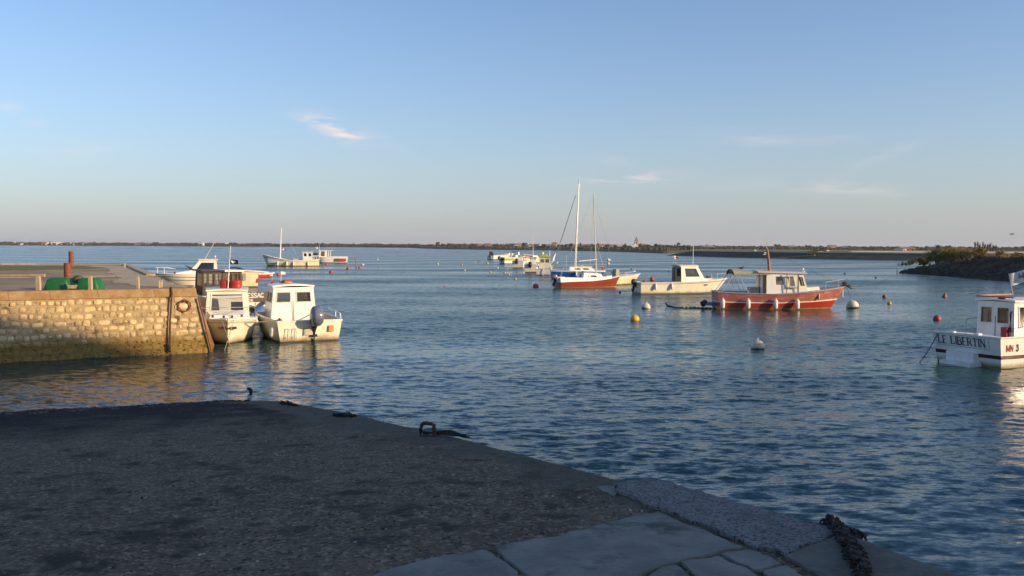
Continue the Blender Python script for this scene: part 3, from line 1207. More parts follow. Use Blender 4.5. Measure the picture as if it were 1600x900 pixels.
def scatter_grit():
    mb = MB()
    r = random.Random(3)
    for i in range(9000):
        s = r.uniform(.12, 1.05)
        w = r.uniform(.05, 9.5)
        x, y = RP0.x + RE.x * s + RI.x * w, RP0.y + RE.y * s + RI.y * w
        if abs(x) / max(y, 1) > .7 or y < 3.4:
            continue
        q = r.uniform(.003, .009) * (1.6 if r.random() < .04 else 1)
        z = rz_(s) + .035 * mn.fractal((x * .5, y * .5, 1), .8, 2, 4) + .010 * mn.fractal((x * 9, y * 9, 3), .7, 2, 3)
        a = r.uniform(0, 3)
        c, d = math.cos(a) * q * 1.3, math.sin(a) * q * 1.3
        mb.add([(x + c, y + d, z), (x - d, y + c, z), (x - c, y - d, z), (x + d, y - c, z), (x, y, z + q)], [(0, 1, 4), (1, 2, 4), (2, 3, 4), (3, 0, 4)])
    mb.build('loose_grit', GRIT, smooth=0, kind='stuff')
    mb = MB()
    for (px, py) in [(433, 713), (430, 711), (438, 714), (905, 780), (864, 778), (1003, 801), (80, 755), (62, 862), (58, 861), (312, 870), (318, 869), (402, 880),
                     (845, 841), (750, 766), (256, 756), (304, 698), (602, 862), (660, 700), (985, 800), (555, 850), (140, 720)]:
        p = on_ramp(px, py)
        a = r.uniform(0, 3)
        q = r.uniform(.004, .010)
        M = Matrix.Translation((p.x, p.y, p.z + .012)) @ Matrix.Rotation(a, 4, 'Z')
        mb.ball((0, 0, 0), q, 6, sz=(1.6, .8, .5), M=M)
    mb.build('broken_shell', pm('white_shell', (.55, .55, .52), (.4, .4, .38), 30, .5), smooth=0, kind='stuff')


scatter_grit()


def tide_line():
    r = random.Random(31)
    for nm, mt, n_, q0, q1 in (('wet_pebbles', KERBM, 900, .012, .035), ('tide_weed', DKROPE, 1300, .015, .05)):
        mb = MB()
        for i in range(n_):
            w = r.uniform(.4, 9)
            s_ = abs(r.gauss(0, .035)) - .01 + .012 * mn.noise((w, 3, 1))
            x, y = RP0.x + RE.x * s_ + RI.x * w, RP0.y + RE.y * s_ + RI.y * w
            q = r.uniform(q0, q1)
            M = Matrix.Translation((x, y, rz_(s_) + .035 * mn.fractal((x * .5, y * .5, 1), .8, 2, 4) + q * .2)) @ Matrix.Rotation(r.uniform(0, 3), 4, 'Z')
            mb.ball((0, 0, 0), q, 5, sz=(1.6, 1, .5), M=M)
        mb.build(nm, mt, smooth=60, kind='stuff')



# ------------------------------------------------------------------ stone quay on the left
QH = 1.78
TL, TR = at_z(0, 459, QH), at_z(305, 453, QH)
BL, BR = at_z(0, 567, 0), at_z(329, 551, 0)
dT = dB = ((TL - TR).normalized() + (BL - BR).normalized()).normalized()
QUAY = empty('stone_quay', (BR.x, BR.y, 0), 'sunlit stone quay with battered wall of rough pale blocks at the left', 'quay')


def qf(d, z, out=0.):
    c = lerp(BR, TR, z / QH)
    dd = lerp(dB, dT, z / QH)
    p = c + dd * d
    n = qn
    return p + n * out


qn = (dT.cross(TR - BR)).normalized()
if qn.y > 0:
    qn = -qn
MORT = pm('quay_mortar', (.45, .33, .165), (.33, .235, .11), 5, .9, bump=.8, bscale=26, world=True, wl=(.52, .14, (.20, .13, .028)), bdist=.04,
          c3=(.11, .075, .03), s3=3.5, f3=.56)
STONEM = pm('quay_limestone', (.64, .49, .27), (.42, .31, .15), 7, .85, bump=.7, bscale=34, world=True, rnd_v=.30, wl=(.52, .14, (.23, .15, .035)), bdist=.02,
            c3=(.32, .24, .12), s3=9, f3=.52)
COPM = pm('quay_coping_stone', (.38, .26, .12), (.28, .16, .06), 5, .9, bump=.6, bscale=26, world=True, c3=(.30, .15, .05), s3=4, f3=.55)
GRAV = pm('quay_gravel', (.30, .235, .145), (.20, .16, .105), 1.4, .95, bump=1, bscale=22, world=True, c3=(.38, .30, .18), s3=.35, f3=.50, bdist=.06)
SANDC = pm('quay_pale_concrete', (.52, .42, .27), (.40, .31, .19), 2.2, .9, bump=.5, bscale=20, world=True, c3=(.30, .24, .15), s3=1.5, f3=.55)


def W2Q(p):
    return V(p) - QUAY.location


def build_quay():
    r = random.Random(11)
    E = [at_z(300, 449.5, QH), at_z(268, 441, QH), at_z(243, 430.5, QH), at_z(203, 414.5, QH), at_z(60, 413.5, QH), at_z(-80, 413.5, QH)]
    far = TR + dT * 34
    topp = [TR] + E + [V((-75, 50, QH)), V((-75, 5, QH)), far]
    botp = [BR, E[0] + V((.6, .2, -QH)), E[1] + V((.6, .2, -QH)), E[2] + V((.6, .3, -QH)), E[3] + V((.4, .6, -QH)), E[4] + V((0, .6, -QH)), E[5] + V((0, .6, -QH)),
            V((-75.5, 50.5, 0)), V((-75.5, 4.5, 0)), BR + dB * 34]
    deep = [V((lerp(t.x, b.x, 2.2), lerp(t.y, b.y, 2.2), -2.2)) for t, b in zip(topp, botp)]
    n = len(topp)
    mb = MB()
    # subdivided front face so that relief reads
    mb.add([W2Q(p) for p in topp + botp + deep],
           [tuple(range(n - 1, -1, -1))[::-1]] + [(i, n + i, n + (i + 1) % n, (i + 1) % n) for i in range(n)] +
           [(n + i, 2 * n + i, 2 * n + (i + 1) % n, n + (i + 1) % n) for i in range(n)])
    mb.v = [(x, y, z - (.004 if z > QH - .01 else 0)) for x, y, z in mb.v]
    mb.build('wall_core', MORT, QUAY, smooth=0)
    # top surface: gravel with a paler concrete margin
    gp = [p.copy() for p in topp]
    mb = MB()
    G = lambda p: W2Q((p.x, p.y, QH))
    mb.add([G(p) for p in gp], [tuple(range(n))])
    g = mb.build('gravel_top', GRAV, QUAY, smooth=0)
    if g.data.polygons[0].normal.z < 0:
        g.data.flip_normals()

    def patch(pxs, mat, name, dz):
        pts = []
        P = [at_z(x, y, QH) for x, y in pxs]
        for a, b in zip(P, P[1:] + P[:1]):
            k = max(1, int((b - a).length / .4))
            for i in range(k):
                q = lerp(a, b, i / k)
                pts.append(V((q.x + .25 * mn.noise((q.x, q.y, 5)), q.y + .5 * mn.noise((q.x, q.y, 8)), QH)))
        mb = MB().prism([tuple(W2Q(p)) for p in pts], QH - .001, QH + dz)
        return mb.build(name, mat, QUAY, smooth=0)
    patch([(128, 415.6), (200, 416), (240, 431.5), (262, 441), (296, 450), (250, 448), (200, 446), (178, 440), (190, 434), (168, 427), (172, 421)], SANDC, 'pale_concrete_margin', .012)
    patch([(-60, 432), (60, 431), (70, 433), (-60, 434.5)], SANDC, 'pale_concrete_strip', .006)
    patch([(120, 431), (215, 428.5), (222, 431), (130, 433.4)], SANDC, 'pale_concrete_strip', .007)
    patch([(-60, 448), (305, 446), (302, 452), (-60, 455)], pm('quay_edge_paving', (.32, .25, .17), (.24, .19, .125), 3, .9, bump=.6, world=True), 'edge_paving', .008)
    gm = patch([(-60, 416.5), (60, 416.3), (128, 416.3), (163, 418.5), (140, 421), (60, 423), (-60, 423.5)], pm('quay_turf', (.11, .12, .03), (.15, .135, .04), 3, .95, bump=.6, world=True), 'turf_strip', .02)
    # kerb along the back edge
    mb = MB()
    for a, b in zip(E[2:], E[3:]):
        d = (b - a).normalized()
        nn = V((-d.y, d.x, 0)) * .35
        q = [a, b, b + nn, a + nn]
        mb.prism([tuple(W2Q(p)) for p in q], QH - .01, QH + .07)
    mb.build('back_kerb', SANDC, QUAY, smooth=0)
    # coping stones along the front edge
    d = -.02
    while d < 22:
        w = r.uniform(.85, 1.5)
        ca, cb = d + .004, d + w - .004
        z0, z1 = QH - .19, QH + .035 + r.uniform(-.008, .008)
        A = [qf(ca, z0, .035), qf(cb, z0, .035), qf(cb, z1, .05), qf(ca, z1, .05)]
        B_ = [p - V((qn.x, qn.y, 0)) * .42 for p in A]
        vs = [W2Q(p) for p in A + B_]
        mb = MB().add(vs, [(0, 1, 2, 3), (7, 6, 5, 4), (0, 4, 5, 1), (1, 5, 6, 2), (2, 6, 7, 3), (3, 7, 4, 0)])
        mb.build('coping_stone', COPM, QUAY, smooth=0)
        d += w
    # the face stones: one object each, sharing ten meshes
    protos = []
    for k in range(10):
        pr = []
        for a in range(8):
            t = 2 * PI * (a + .5) / 8
            e = .42
            cx, sy = math.cos(t), math.sin(t)
            x = .5 * math.copysign(abs(cx) ** e, cx) * r.uniform(.82, 1.02)
            y = .5 * math.copysign(abs(sy) ** e, sy) * r.uniform(.80, 1.02)
            pr.append((x, y))
        vs = [(x, y, -.5) for x, y in pr] + [(x, y, .35) for x, y in pr] + [(x * .78 + r.uniform(-.03, .03), y * .74 + r.uniform(-.03, .03), .85 + r.uniform(-.15, .15)) for x, y in pr] + [(r.uniform(-.1, .1), r.uniform(-.1, .1), 1 + r.uniform(-.1, .1))]
        fs = [(i, (i + 1) % 8, 8 + (i + 1) % 8, 8 + i) for i in range(8)] + [(8 + i, 8 + (i + 1) % 8, 16 + (i + 1) % 8, 16 + i) for i in range(8)] + \
             [(16 + i, 16 + (i + 1) % 8, 24) for i in range(8)]
        me = bpy.data.meshes.new('stone')
        me.from_pydata(vs, [], fs)
        me.materials.append(STONEM)
        me.polygons.foreach_set('use_smooth', [True] * len(me.polygons))
        protos.append(me)
    up = (TR - BR).normalized()
    cnt = 0
    rest = MB()
    z = QH - .21
    row = 0
    zax = qn
    while z > -.25:
        hh = r.uniform(.125, .165) if z > .7 else r.uniform(.14, .18)
        zc = z - hh / 2
        d = .06 + r.uniform(0, .05)
        while d < 13:
            w = r.uniform(.12, .25) if r.random() < .88 else r.uniform(.25, .34)
            xax = (-lerp(dB, dT, zc / QH)).normalized()
            yax = zax.cross(xax).normalized()
            sc = (w * r.uniform(.80, 1.14), hh * r.uniform(.72, 1.15), .036 * r.uniform(.4, 1.3) * (1 if zc > .6 else .6))
            if r.random() < .10 and d < 9:
                sc = (sc[0] * .7, sc[1] * .6, sc[2])
            p = qf(d + w / 2, zc + r.uniform(-.022, .022), -.003)
            M = Matrix((xax, yax, zax)).transposed().to_4x4() @ Matrix.Rotation(r.uniform(-.13, .13), 4, 'Z') @ Matrix.Diagonal((*sc, 1))
            M = Matrix.Translation(W2Q(p)) @ M
            skip = abs(d + w / 2 - lerp(1.12, .66, zc / QH)) < .05
            if not skip:
                if d < 6.4 and zc > -.02 and cnt < 296:
                    o = bpy.data.objects.new('stone', r.choice(protos))
                    COL.objects.link(o)
                    o.parent = QUAY
                    o.matrix_local = M
                    cnt += 1
                else:
                    me = r.choice(protos)
                    rest.add([v_.co for v_ in me.vertices], [tuple(q.vertices) for q in me.polygons], 0, M)
            d += w + r.uniform(.012, .03)
        z -= hh + r.uniform(.018, .03)
    rest.build('far_stones', STONEM, QUAY, kind='stuff')
    print('stones', cnt)
    # weeds and barnacles low on the wall
    mb = MB()
    for i in range(420):
        dd, zz = r.uniform(0, 9), r.uniform(-.1, .42)
        p = W2Q(qf(dd, zz, .02))
        q = r.uniform(.012, .03)
        mb.ball(p, q, 5, sz=(1.3, .5, .6))
    mb.build('wall_weed', pm('wall_weed', (.17, .11, .03), (.09, .06, .02), 12, .8, bump=.5), QUAY, smooth=60, kind='stuff')
    # a slot with its iron channel, mooring ring and its rust stain
    mb = MB()
    mb.tube([W2Q(qf(.64, QH + .05, -.1)), W2Q(qf(.66, QH + .06, .07)), W2Q(qf(.67, QH - .1, .085)), W2Q(qf(.90, .9, .085)), W2Q(qf(1.09, .12, .09))], [.03, .035, .024, .024, .03], 6)
    mb.build('hanging_chain', RUST, QUAY)
    mb = MB()
    for k in range(9):
        mb.ball(W2Q(qf(1.09 + .02 * math.sin(k), .08 + .022 * k, .09)), .04, 6)
    mb.build('chain_weed', DKROPE, QUAY)
    return cnt


build_quay()
ringc = qf(.41, QH - .46, .07)
xa = (-dT).normalized()
ya = qn.cross(xa).normalized()
mb = MB()
mb.tube([ringc + xa * (.165 * math.cos(t)) + ya * (.165 * math.sin(t)) for t in [2 * PI * i / 22 for i in range(23)]], .022, 7)
mb.box(ringc + ya * .16 + qn * -.03, (.07, .12, .07))
o = mb.build('mooring_ring', RUSTR)
o.location = (0, 0, 0)
tag(o, 'rusty iron mooring ring hanging on the stone quay near its corner', 'mooring ring')
mb = MB()
r = random.Random(4)
for k in range(9):
    a = ringc + xa * r.uniform(-.07, .07) + ya * (-.17 - r.uniform(0, .04)) - qn * .052
    w, l = r.uniform(.015, .04), r.uniform(.12, .42)
    mb.add([a - xa * w - qn * .006, a + xa * w - qn * .006, a + xa * w * .5 - ya * l - qn * .006, a - xa * w * .5 - ya * l - qn * .006], [(0, 3, 2, 1)])
    mb.v = mb.v
mb = MB()
# leaning iron rail down the corner
p0, p1 = qf(0, QH - .24, .06) + V((.03, -.02, 0)), qf(-.02, -.06, .08)
mb = MB().tube([p0, lerp(p0, p1, .5), p1 + (p1 - p0).normalized() * .1], .026, 7)
mb.tube([lerp(p0, p1, .62) - V((.03, .03, 0)), lerp(p0, p1, .62) + V((.02, .0, 0))], .045, 7)
o = mb.build('corner_rail', RUSTR)
tag(o, 'rusty iron rail leaning down the right corner of the stone quay', 'rail')

# two rusty piles
for (px, yb, yt, wd, lb) in ((111.5, 417, 393, 7.4, 'taller rusty iron pile standing at the back of the quay'), (105.5, 434, 411, 10.2, 'shorter thicker rusty pile behind the green float dock')):
    b = at_z(px, yb, QH)
    wm = wd * b.y / FPX
    h = (yb - yt) * b.y / FPX
    mb = MB()
    n = 16
    mb.lathe([(wm / 2, 0), (wm / 2 * 1.01, h * .3), (wm / 2, h * .7), (wm / 2 * .99, h), (wm / 2 * .8, h + .01), (wm / 2 * .78, h - .06)], n)
    o = mb.build('rusty_pile', RUSTR, loc=b)
    tag(o, lb, 'pile')

# wooden railings on the quay edge
def railing(posts, railpts, label):
    b0 = at_z(posts[0][0], posts[0][1], QH)
    rt = empty('wooden_railing', b0, label, 'railing')
    for (px, yb, yt, w, d) in posts:
        b = at_z(px, yb, QH)
        h = (yb - yt) * b.y / FPX
        MB().box((0, 0, h / 2), (w * b.y / FPX, .10, h), taper=.94).build('post', WOODG, rt, loc=b - b0, smooth=0)
    for (x0, y0, x1, y1, D, th) in railpts:
        a, c = at_d(x0, y0, D), at_d(x1, y1, D)
        MB().tube([a - b0, c - b0], th, 6).build('top_rail', WOODG, rt)
    return rt


D0 = at_z(60, 456, QH).y
railing([(60.3, 456, 431, 6, 0)], [(-60, 431.5, 70, 430.3, D0 + .05, .035)], 'weathered wooden railing with post at the far left edge of the quay')
railing([(141.5, 455.5, 431.5, 4.8, 0)], [], 'single pale wooden post in front of the green float dock')
railing([(216, 452.5, 431.5, 3.2, 0)], [(216, 431.5, 262, 431.0, at_z(216, 452.5, QH).y, .012), (150, 451.6, 216, 452, at_z(216, 452.5, QH).y - .02, .012)],
        'thin wooden post with wire near the right end of the quay')
railing([(249, 450, 438, 1.5, 0), (252.5, 449.5, 438, 1.3, 0)], [(248.5, 438.5, 253, 438.3, at_z(251, 450, QH).y, .01)], 'small pale wicket of two thin posts by the quay corner')
railing([(194.7, 418.5, 411.5, 1.8, 0)], [], 'short stub post at the far right edge of the quay')


def green_dock():
    b = at_z(113, 453.5, QH)
    k = b.y / FPX
    X = lambda px: (px - 113) * k
    rt = empty('green_float_dock', b, 'bright green plastic float section with two humps lying on the quay', 'plastic float', rz=.10)
    mb = MB()
    mb.supr([(0, X(93), .1, .32, .32), (.08, X(93), .1, .34, .34), (.30, X(93.5), .1, .28, .29), (.34, X(94), .12, .25, .26), (.345, X(94), .12, .1, .1)], 20, e=.22)
    mb.build('left_hump', GREENP, rt, smooth=40)
    mb = MB()
    mb.supr([(0, X(139), .1, .30, .30), (.08, X(139), .1, .31, .31), (.30, X(138), .1, .25, .26), (.34, X(137), .12, .22, .23), (.345, X(137), .12, .1, .1)], 20, e=.22)
    mb.build('right_hump', GREENP, rt, smooth=40)
    mb = MB()
    mb.box((X(116), .12, .08), (.75, .5, .16)).box((X(147), 0, .07), (.14, .3, .10))
    mb.build('middle_tray', GREENP, rt, smooth=0)
    MB().box((X(117.5), -.16, .105), (.37, .05, .10)).build('pale_plank', WOODG, rt, smooth=0)
    f = MB().ball((0, 0, 0), .155, 14, sz=(1, .8, .82)).build('black_float', pm('black_brown_float', (.03, .025, .02), (.12, .09, .05), 5, .6, bump=.2), loc=b + V((X(120), .08, .30)))
    tag(f, 'dark round net float lying between the humps of the green dock', 'float')


green_dock()

# ------------------------------------------------------------------ foreground ironwork, ropes
def iron_hoop():
    p = on_ramp(668, 682)
    k = p.y / FPX
    a, c = on_ramp(657, 681), on_ramp(678, 682.5)
    h = 21 * k
    rt = empty('iron_hoop', p, 'squared rusty iron mooring hoop standing on the slipway edge', 'mooring hoop')
    L = lambda q: q - p
    up = V((0, 0, h))
    MB().tube([L(a) - V((0, 0, .05)), L(a) + up * .5, L(a) + up * .93 + V((.02, 0, 0)), L(a) + up + V((.05, 0, 0)), L(c) + up * .97 - V((.03, 0, 0)), L(c) + up * .88, L(c) + up * .4, L(c) - V((0, 0, .05))],
              [.02, .019, .019, .02, .02, .02, .019, .02], 7).build('hoop', RUST, rt)
    r = random.Random(8)
    rope = MB()
    pts = []
    for i in range(13):
        t = i / 12
        pts.append(L(lerp(a, c, .2 + .5 * math.sin(i * 1.3) ** 2)) + V((.03 * math.sin(i * 2.1), .04 * math.cos(i * 1.7), .018 + .03 * abs(math.sin(i * .9)))))
    rope.tube(pts, .010, 5)
    o = rope.build('knotted_rope', DKROPE, loc=p)
    tag(o, 'dark knotted rope wrapped round the foot of the iron hoop', 'rope')
    # dark rope trailing over the edge to the right
    q0, q1 = on_ramp(680, 681), on_ramp(736, 686.5)
    mb = MB()
    for j in range(4):
        pts = []
        for i in range(18):
            t = i / 17
            pts.append(lerp(q0, q1, t * (1 - .05 * j)) + V((.015 * math.sin(i * .8 + j * 2), .02 * math.sin(i * .6 + j), .014 + .018 * math.sin(PI * min(1, t * 1.15)) + .010 * j)))
        mb.tube(pts, [.006 + .007 * math.sin(PI * i / 17) for i in range(18)], 5)
    o = mb.build('weedy_rope', DKROPE)
    tag(o, 'dark weedy rope trailing from the iron hoop over the slipway edge', 'rope')


iron_hoop()


tide_line()


def weed_clump(px0, py0, px1, py1, label, name='seaweed_clump', n=90, hgt=.05, wid=.05, mat=DKROPE):
    a, c = on_ramp(px0, py0), on_ramp(px1, py1)
    mb = MB()
    r = random.Random(int(px0))
    d = (c - a)
    for i in range(n):
        t = r.random()
        e = math.sin(PI * min(1, max(0, t * .94 + .03))) ** .5
        p = lerp(a, c, t) + V((r.gauss(0, wid * .5) * e, r.gauss(0, wid) * e, abs(r.gauss(0, hgt)) * e * .8))
        q = p + V((r.gauss(0, .022), r.gauss(0, .022), r.uniform(-.02, .012)))
        m = (p + q) / 2 + V((0, 0, r.uniform(0, .02)))
        mb.tube([p, m, q], [r.uniform(.006, .016), r.uniform(.008, .018), .004], 5)
    o = mb.build(name, mat)
    tag(o, label, 'seaweed')


weed_clump(438, 630, 463, 634, 'small dark clump of weed-covered rope nearest the water on the slipway edge', hgt=.022, wid=.035)
weed_clump(522, 650, 556, 651, 'second dark clump of weed-covered rope along the slipway edge', hgt=.025, wid=.035)
weed_clump(1292, 822, 1318, 838, 'brown seaweed tuft at the water end of the weedy chain', n=130, hgt=.035, wid=.03, mat=SEAWEED)
weed_clump(1322, 840, 1345, 838, 'short side tuft of brown seaweed beside the weedy chain', n=60, hgt=.02, wid=.02, mat=SEAWEED)


def weed_chain():
    pts = [on_ramp(*p) for p in ((1310, 832), (1318, 845), (1325, 856), (1333, 868), (1337, 880), (1344, 892), (1350, 915))]
    mb = MB()
    r = random.Random(2)
    dense = []
    for a, b in zip(pts, pts[1:]):
        for i in range(3):
            dense.append(lerp(a, b, i / 3))
    for i, p in enumerate(dense):
        for q in range(5):
            mb.ball((p.x + r.gauss(0, .018), p.y + r.gauss(0, .02), p.z + .03 + r.uniform(-.01, .03)), r.uniform(.010, .022), 6, sz=(1, 1.3, .8))
    for i in range(1100):
        p = r.choice(dense) + V((r.gauss(0, .018), r.gauss(0, .02), .02 + r.uniform(0, .03)))
        q = p + V((r.gauss(0, .016), r.gauss(0, .02), r.uniform(-.025, .01)))
        mb.tube([p, (p + q) / 2 + V((0, 0, .008)), q], [.005, .006, .002], 4)
    o = mb.build('weedy_chain', SEAWEED)
    tag(o, 'thick chain overgrown with brown seaweed on the concrete edge at bottom right', 'chain')


weed_chain()


def marker_stick(px, yb, yt, label, mat, name='marker_stake', th=.03, lean=0., knob=None):
    b = at_z(px, yb, 0)
    h = (yb - yt) * b.y / FPX
    mb = MB().tube([(0, 0, -.6), (0, 0, h * .5), (lean, 0, h)], [th, th * .95, th * .8], 7)
    if knob:
        mb.ball((lean, 0, h), knob, 8)
    o = mb.build(name, mat, loc=b)
    tag(o, label, 'stake')


p = at_z(392, 612.5, 0)
mb = MB().tube([(0, 0, -.5), (0, 0, .04), (-.02, 0, .085)], [.02, .022, .03], 7).ball((-.05, 0, .07), .035, 8).ball((.0, 0, .02), .045, 8)
mb.tube([(-.05, 0, .08), (-.09, 0, .10)], [.014, .005], 5)
tag(mb.build('water_stub', DKROPE, loc=p), 'small dark stub sticking out of the water beyond the slipway toe', 'stub')

# ------------------------------------------------------------------ far land, dikes
shore_px = [(-500, 383), (0, 383.4), (200, 384.3), (350, 385.2), (540, 386.3), (640, 387.2), (665, 388.6), (760, 390.2), (880, 391.6), (960, 393.2), (1040, 396), (1060, 395.5), (1200, 395.5),
            (1440, 396.5), (1700, 397.5), (2200, 400)]
HY = lambda px: ray_hy(px)


def ray_hy(px):
    # image row of the horizon at this column
    lo, hi = 300., 450.
    for _ in range(40):
        m = (lo + hi) / 2
        if ray(px, m).z > 0:
            lo = m
        else:
            hi = m
    return lo


def shore_pt(px):
    y = interp(px, [q[0] for q in shore_px], [q[1] for q in shore_px])
    return at_z(px, max(y, ray_hy(px) + 1.2), 0)


LANDM = pm('far_fields', (.20, .145, .05), (.13, .12, .04), .02, .95, world=True, c3=(.08, .085, .03), s3=.012, f3=.52)
BANKM = pm('far_bank', (.085, .07, .035), (.05, .045, .025), .12, .95, world=True, c3=(.17, .12, .045), s3=.03, f3=.54)


def build_land():
    pxs = list(range(-500, 2201, 12))
    rows = [(-6, -1.), (0, -.05), (3, .5), (9, 1.25), (60, 1.3), (300, 1.35), (1500, 1.4), (9000, 1.5)]
    P = []
    for off, z in rows:
        for px in pxs:
            p = shore_pt(px)
            d = V((p.x, p.y, 0)).normalized()
            q = p + d * (off + (2.5 * mn.noise((px * .06, 3, 1)) if off > 0 else 0))
            P.append((q.x, q.y, z + (.15 * mn.noise((px * .1, off, 0)) if 0 < off < 100 else 0)))
    n = len(pxs)
    vs = P
    fs = [(i * n + j, i * n + j + 1, (i + 1) * n + j + 1, (i + 1) * n + j) for i in range(len(rows) - 1) for j in range(n - 1)]
    mb = MB().add(vs, fs)
    mb.m = [0 if i // (n - 1) >= 3 else 1 for i in range(len(fs))]
    o = mb.build('far_land', [LANDM, BANKM], kind='structure', smooth=60)
    if o.data.polygons[len(fs) - 5].normal.z < 0:
        o.data.flip_normals()


build_land()

STONED = pm('dike_stone', (.058, .055, .040), (.03, .032, .024), .5, .95, bump=.8, bscale=3, world=True, c3=(.075, .05, .035), s3=.08, f3=.55, bdist=.3)
DIKETOP = pm('dike_top_path', (.68, .58, .42), (.56, .47, .33), .3, .9, world=True)
DIKEGRASS = pm('dike_grass', (.20, .15, .05), (.13, .12, .035), .5, .95, world=True)


def dike(name, line, H, slope, width, mat, label, top_w=1.2, parapet=True, backmat=None, seg=2.0, rough=.25, tl=14):
    """line: (x, y) waterline points seen with the water on the left hand side"""
    pts = []
    for a, b in zip(line, line[1:]):
        a, b = V((*a, 0)), V((*b, 0))
        k = max(1, int((b - a).length / seg))
        pts += [lerp(a, b, i / k) for i in range(k)]
    pts.append(V((*line[-1], 0)))
    base = pts[0]
    rt = empty(name, base, label, 'dike')
    prof = [(-3, -1.4), (0, 0), (.25 * slope, .28 * H), (.5 * slope, .53 * H), (.75 * slope, .78 * H), (slope, H)]
    rows = []
    L = len(pts)
    for (o_, z) in prof:
        row = []
        for i, p in enumerate(pts):
            d = (pts[min(i + 1, L - 1)] - pts[max(i - 1, 0)]).normalized()
            nn = V((-d.y, d.x, 0))
            tip = min(1, (i * seg) / tl + .04)
            q = p + nn * (o_ * tip + rough * 1.5 * mn.noise((p.x * .3, p.y * .3, o_)))
            row.append((q.x - base.x, q.y - base.y, z * (tip if z > 0 else 1) + (rough * .6 * mn.noise((p.x * .5, p.y * .5, o_ * 3)) if 0 < z < H else 0)))
        rows.append(row)
    mb = MB()
    for a, b in zip(rows, rows[1:]):
        mb.add(a + b, [(i, i + 1, L + i + 1, L + i) for i in range(L - 1)])
    fc = mb.build('stone_slope', mat, rt, smooth=50)
    # top and far side
    trow = rows[-1]
    r2, r3, r4 = [], [], []
    for i, p in enumerate(pts):
        d = (pts[min(i + 1, L - 1)] - pts[max(i - 1, 0)]).normalized()
        nn = V((-d.y, d.x, 0))
        x, y, z = trow[i]
        tip = min(1, (i * seg) / tl + .04)
        r2.append((x + nn.x * top_w, y + nn.y * top_w, z + .02))
        r3.append((x + nn.x * (top_w + width * tip), y + nn.y * (top_w + width * tip), z * .75))
        r4.append((x + nn.x * (top_w + width * tip + 5), y + nn.y * (top_w + width * tip + 5), -1))
    mb = MB().add(trow + r2, [(i, i + 1, L + i + 1, L + i) for i in range(L - 1)])
    mb.build('top_path', DIKETOP if parapet else DIKEGRASS, rt, smooth=50)
    mb = MB().add(r2 + r3 + r4, [(i, i + 1, L + i + 1, L + i) for i in range(L - 1)] + [(L + i, L + i + 1, 2 * L + i + 1, 2 * L + i) for i in range(L - 1)])
    mb.build('grass_back', backmat or DIKEGRASS, rt, smooth=50)
    if parapet:
        mb = MB()
        for i in range(int(16 / seg), L - 1):
            a, b = V(trow[i]), V(trow[i + 1])
            d = (b - a).normalized()
            nn = V((-d.y, d.x, 0)) * .5
            q = [a, b, b + nn, a + nn]
            mb.add([(c.x, c.y, c.z - .02) for c in q] + [(c.x, c.y, c.z + .30) for c in q], [(4, 5, 6, 7), (0, 1, 5, 4), (1, 2, 6, 5), (2, 3, 7, 6), (3, 0, 4, 7)])
        mb.build('parapet', DIKETOP, rt, smooth=0)
    for o_ in rt.children:
        m_ = o_.data
        up = sum((q.normal.z for q in m_.polygons))
        if up < 0:
            m_.flip_normals()
    return rt


t1 = at_z(1040, 399.2)
t2 = at_z(1130, 402)
t3 = at_z(1270, 404.6)
t4 = at_z(1440, 407.2)
t5 = at_z(1620, 409.8)
FARD = dike('far_dike', [(t1.x, t1.y), (t2.x, t2.y), (t3.x, t3.y), (t4.x, t4.y), (t5.x, t5.y), (t5.x + 60, t5.y - 30)], 1.62, 4, 12, STONED,
            'long dark stone dike with a pale top path across the far water', seg=3.)
n1, n2 = at_z(1408, 426.5), at_z(1600, 441)
NEARD = dike('near_dike', [(n1.x, n1.y), (lerp(n1.x, n2.x, .35), lerp(n1.y, n2.y, .35) + .0), (n2.x, n2.y), (46, 60), (43, 30), (42, 3)], 2.2, 4.6, 7, STONED,
             'shaded rocky dike with shrubs on top entering from the right', top_w=1.5, parapet=False, seg=1.0, rough=.5, tl=7)

# ------------------------------------------------------------------ vegetation
LEAFG = pm('shrub_leaf_gold', (.44, .30, .06), (.22, .17, .035), 1.3, .8, rnd_v=.1, world=True)
LEAFD = pm('shrub_leaf_green', (.085, .10, .022), (.20, .16, .035), 1.1, .8, world=True)
LEAFP = pm('shrub_leaf_dry', (.42, .28, .11), (.28, .17, .06), 1.6, .8, world=True)
TREEM = pm('far_tree_foliage', (.058, .066, .034), (.034, .042, .024), .4, .9, world=True, rnd_v=.3)
TREEB = pm('far_tree_bluish', (.052, .062, .052), (.036, .045, .038), .4, .9, world=True, rnd_v=.25)
TREEY = pm('far_tree_brown', (.12, .085, .035), (.08, .065, .03), .4, .9, world=True, rnd_v=.25)
BARK = pm('tree_bark', (.08, .06, .04), (.05, .04, .03), 6, .9)


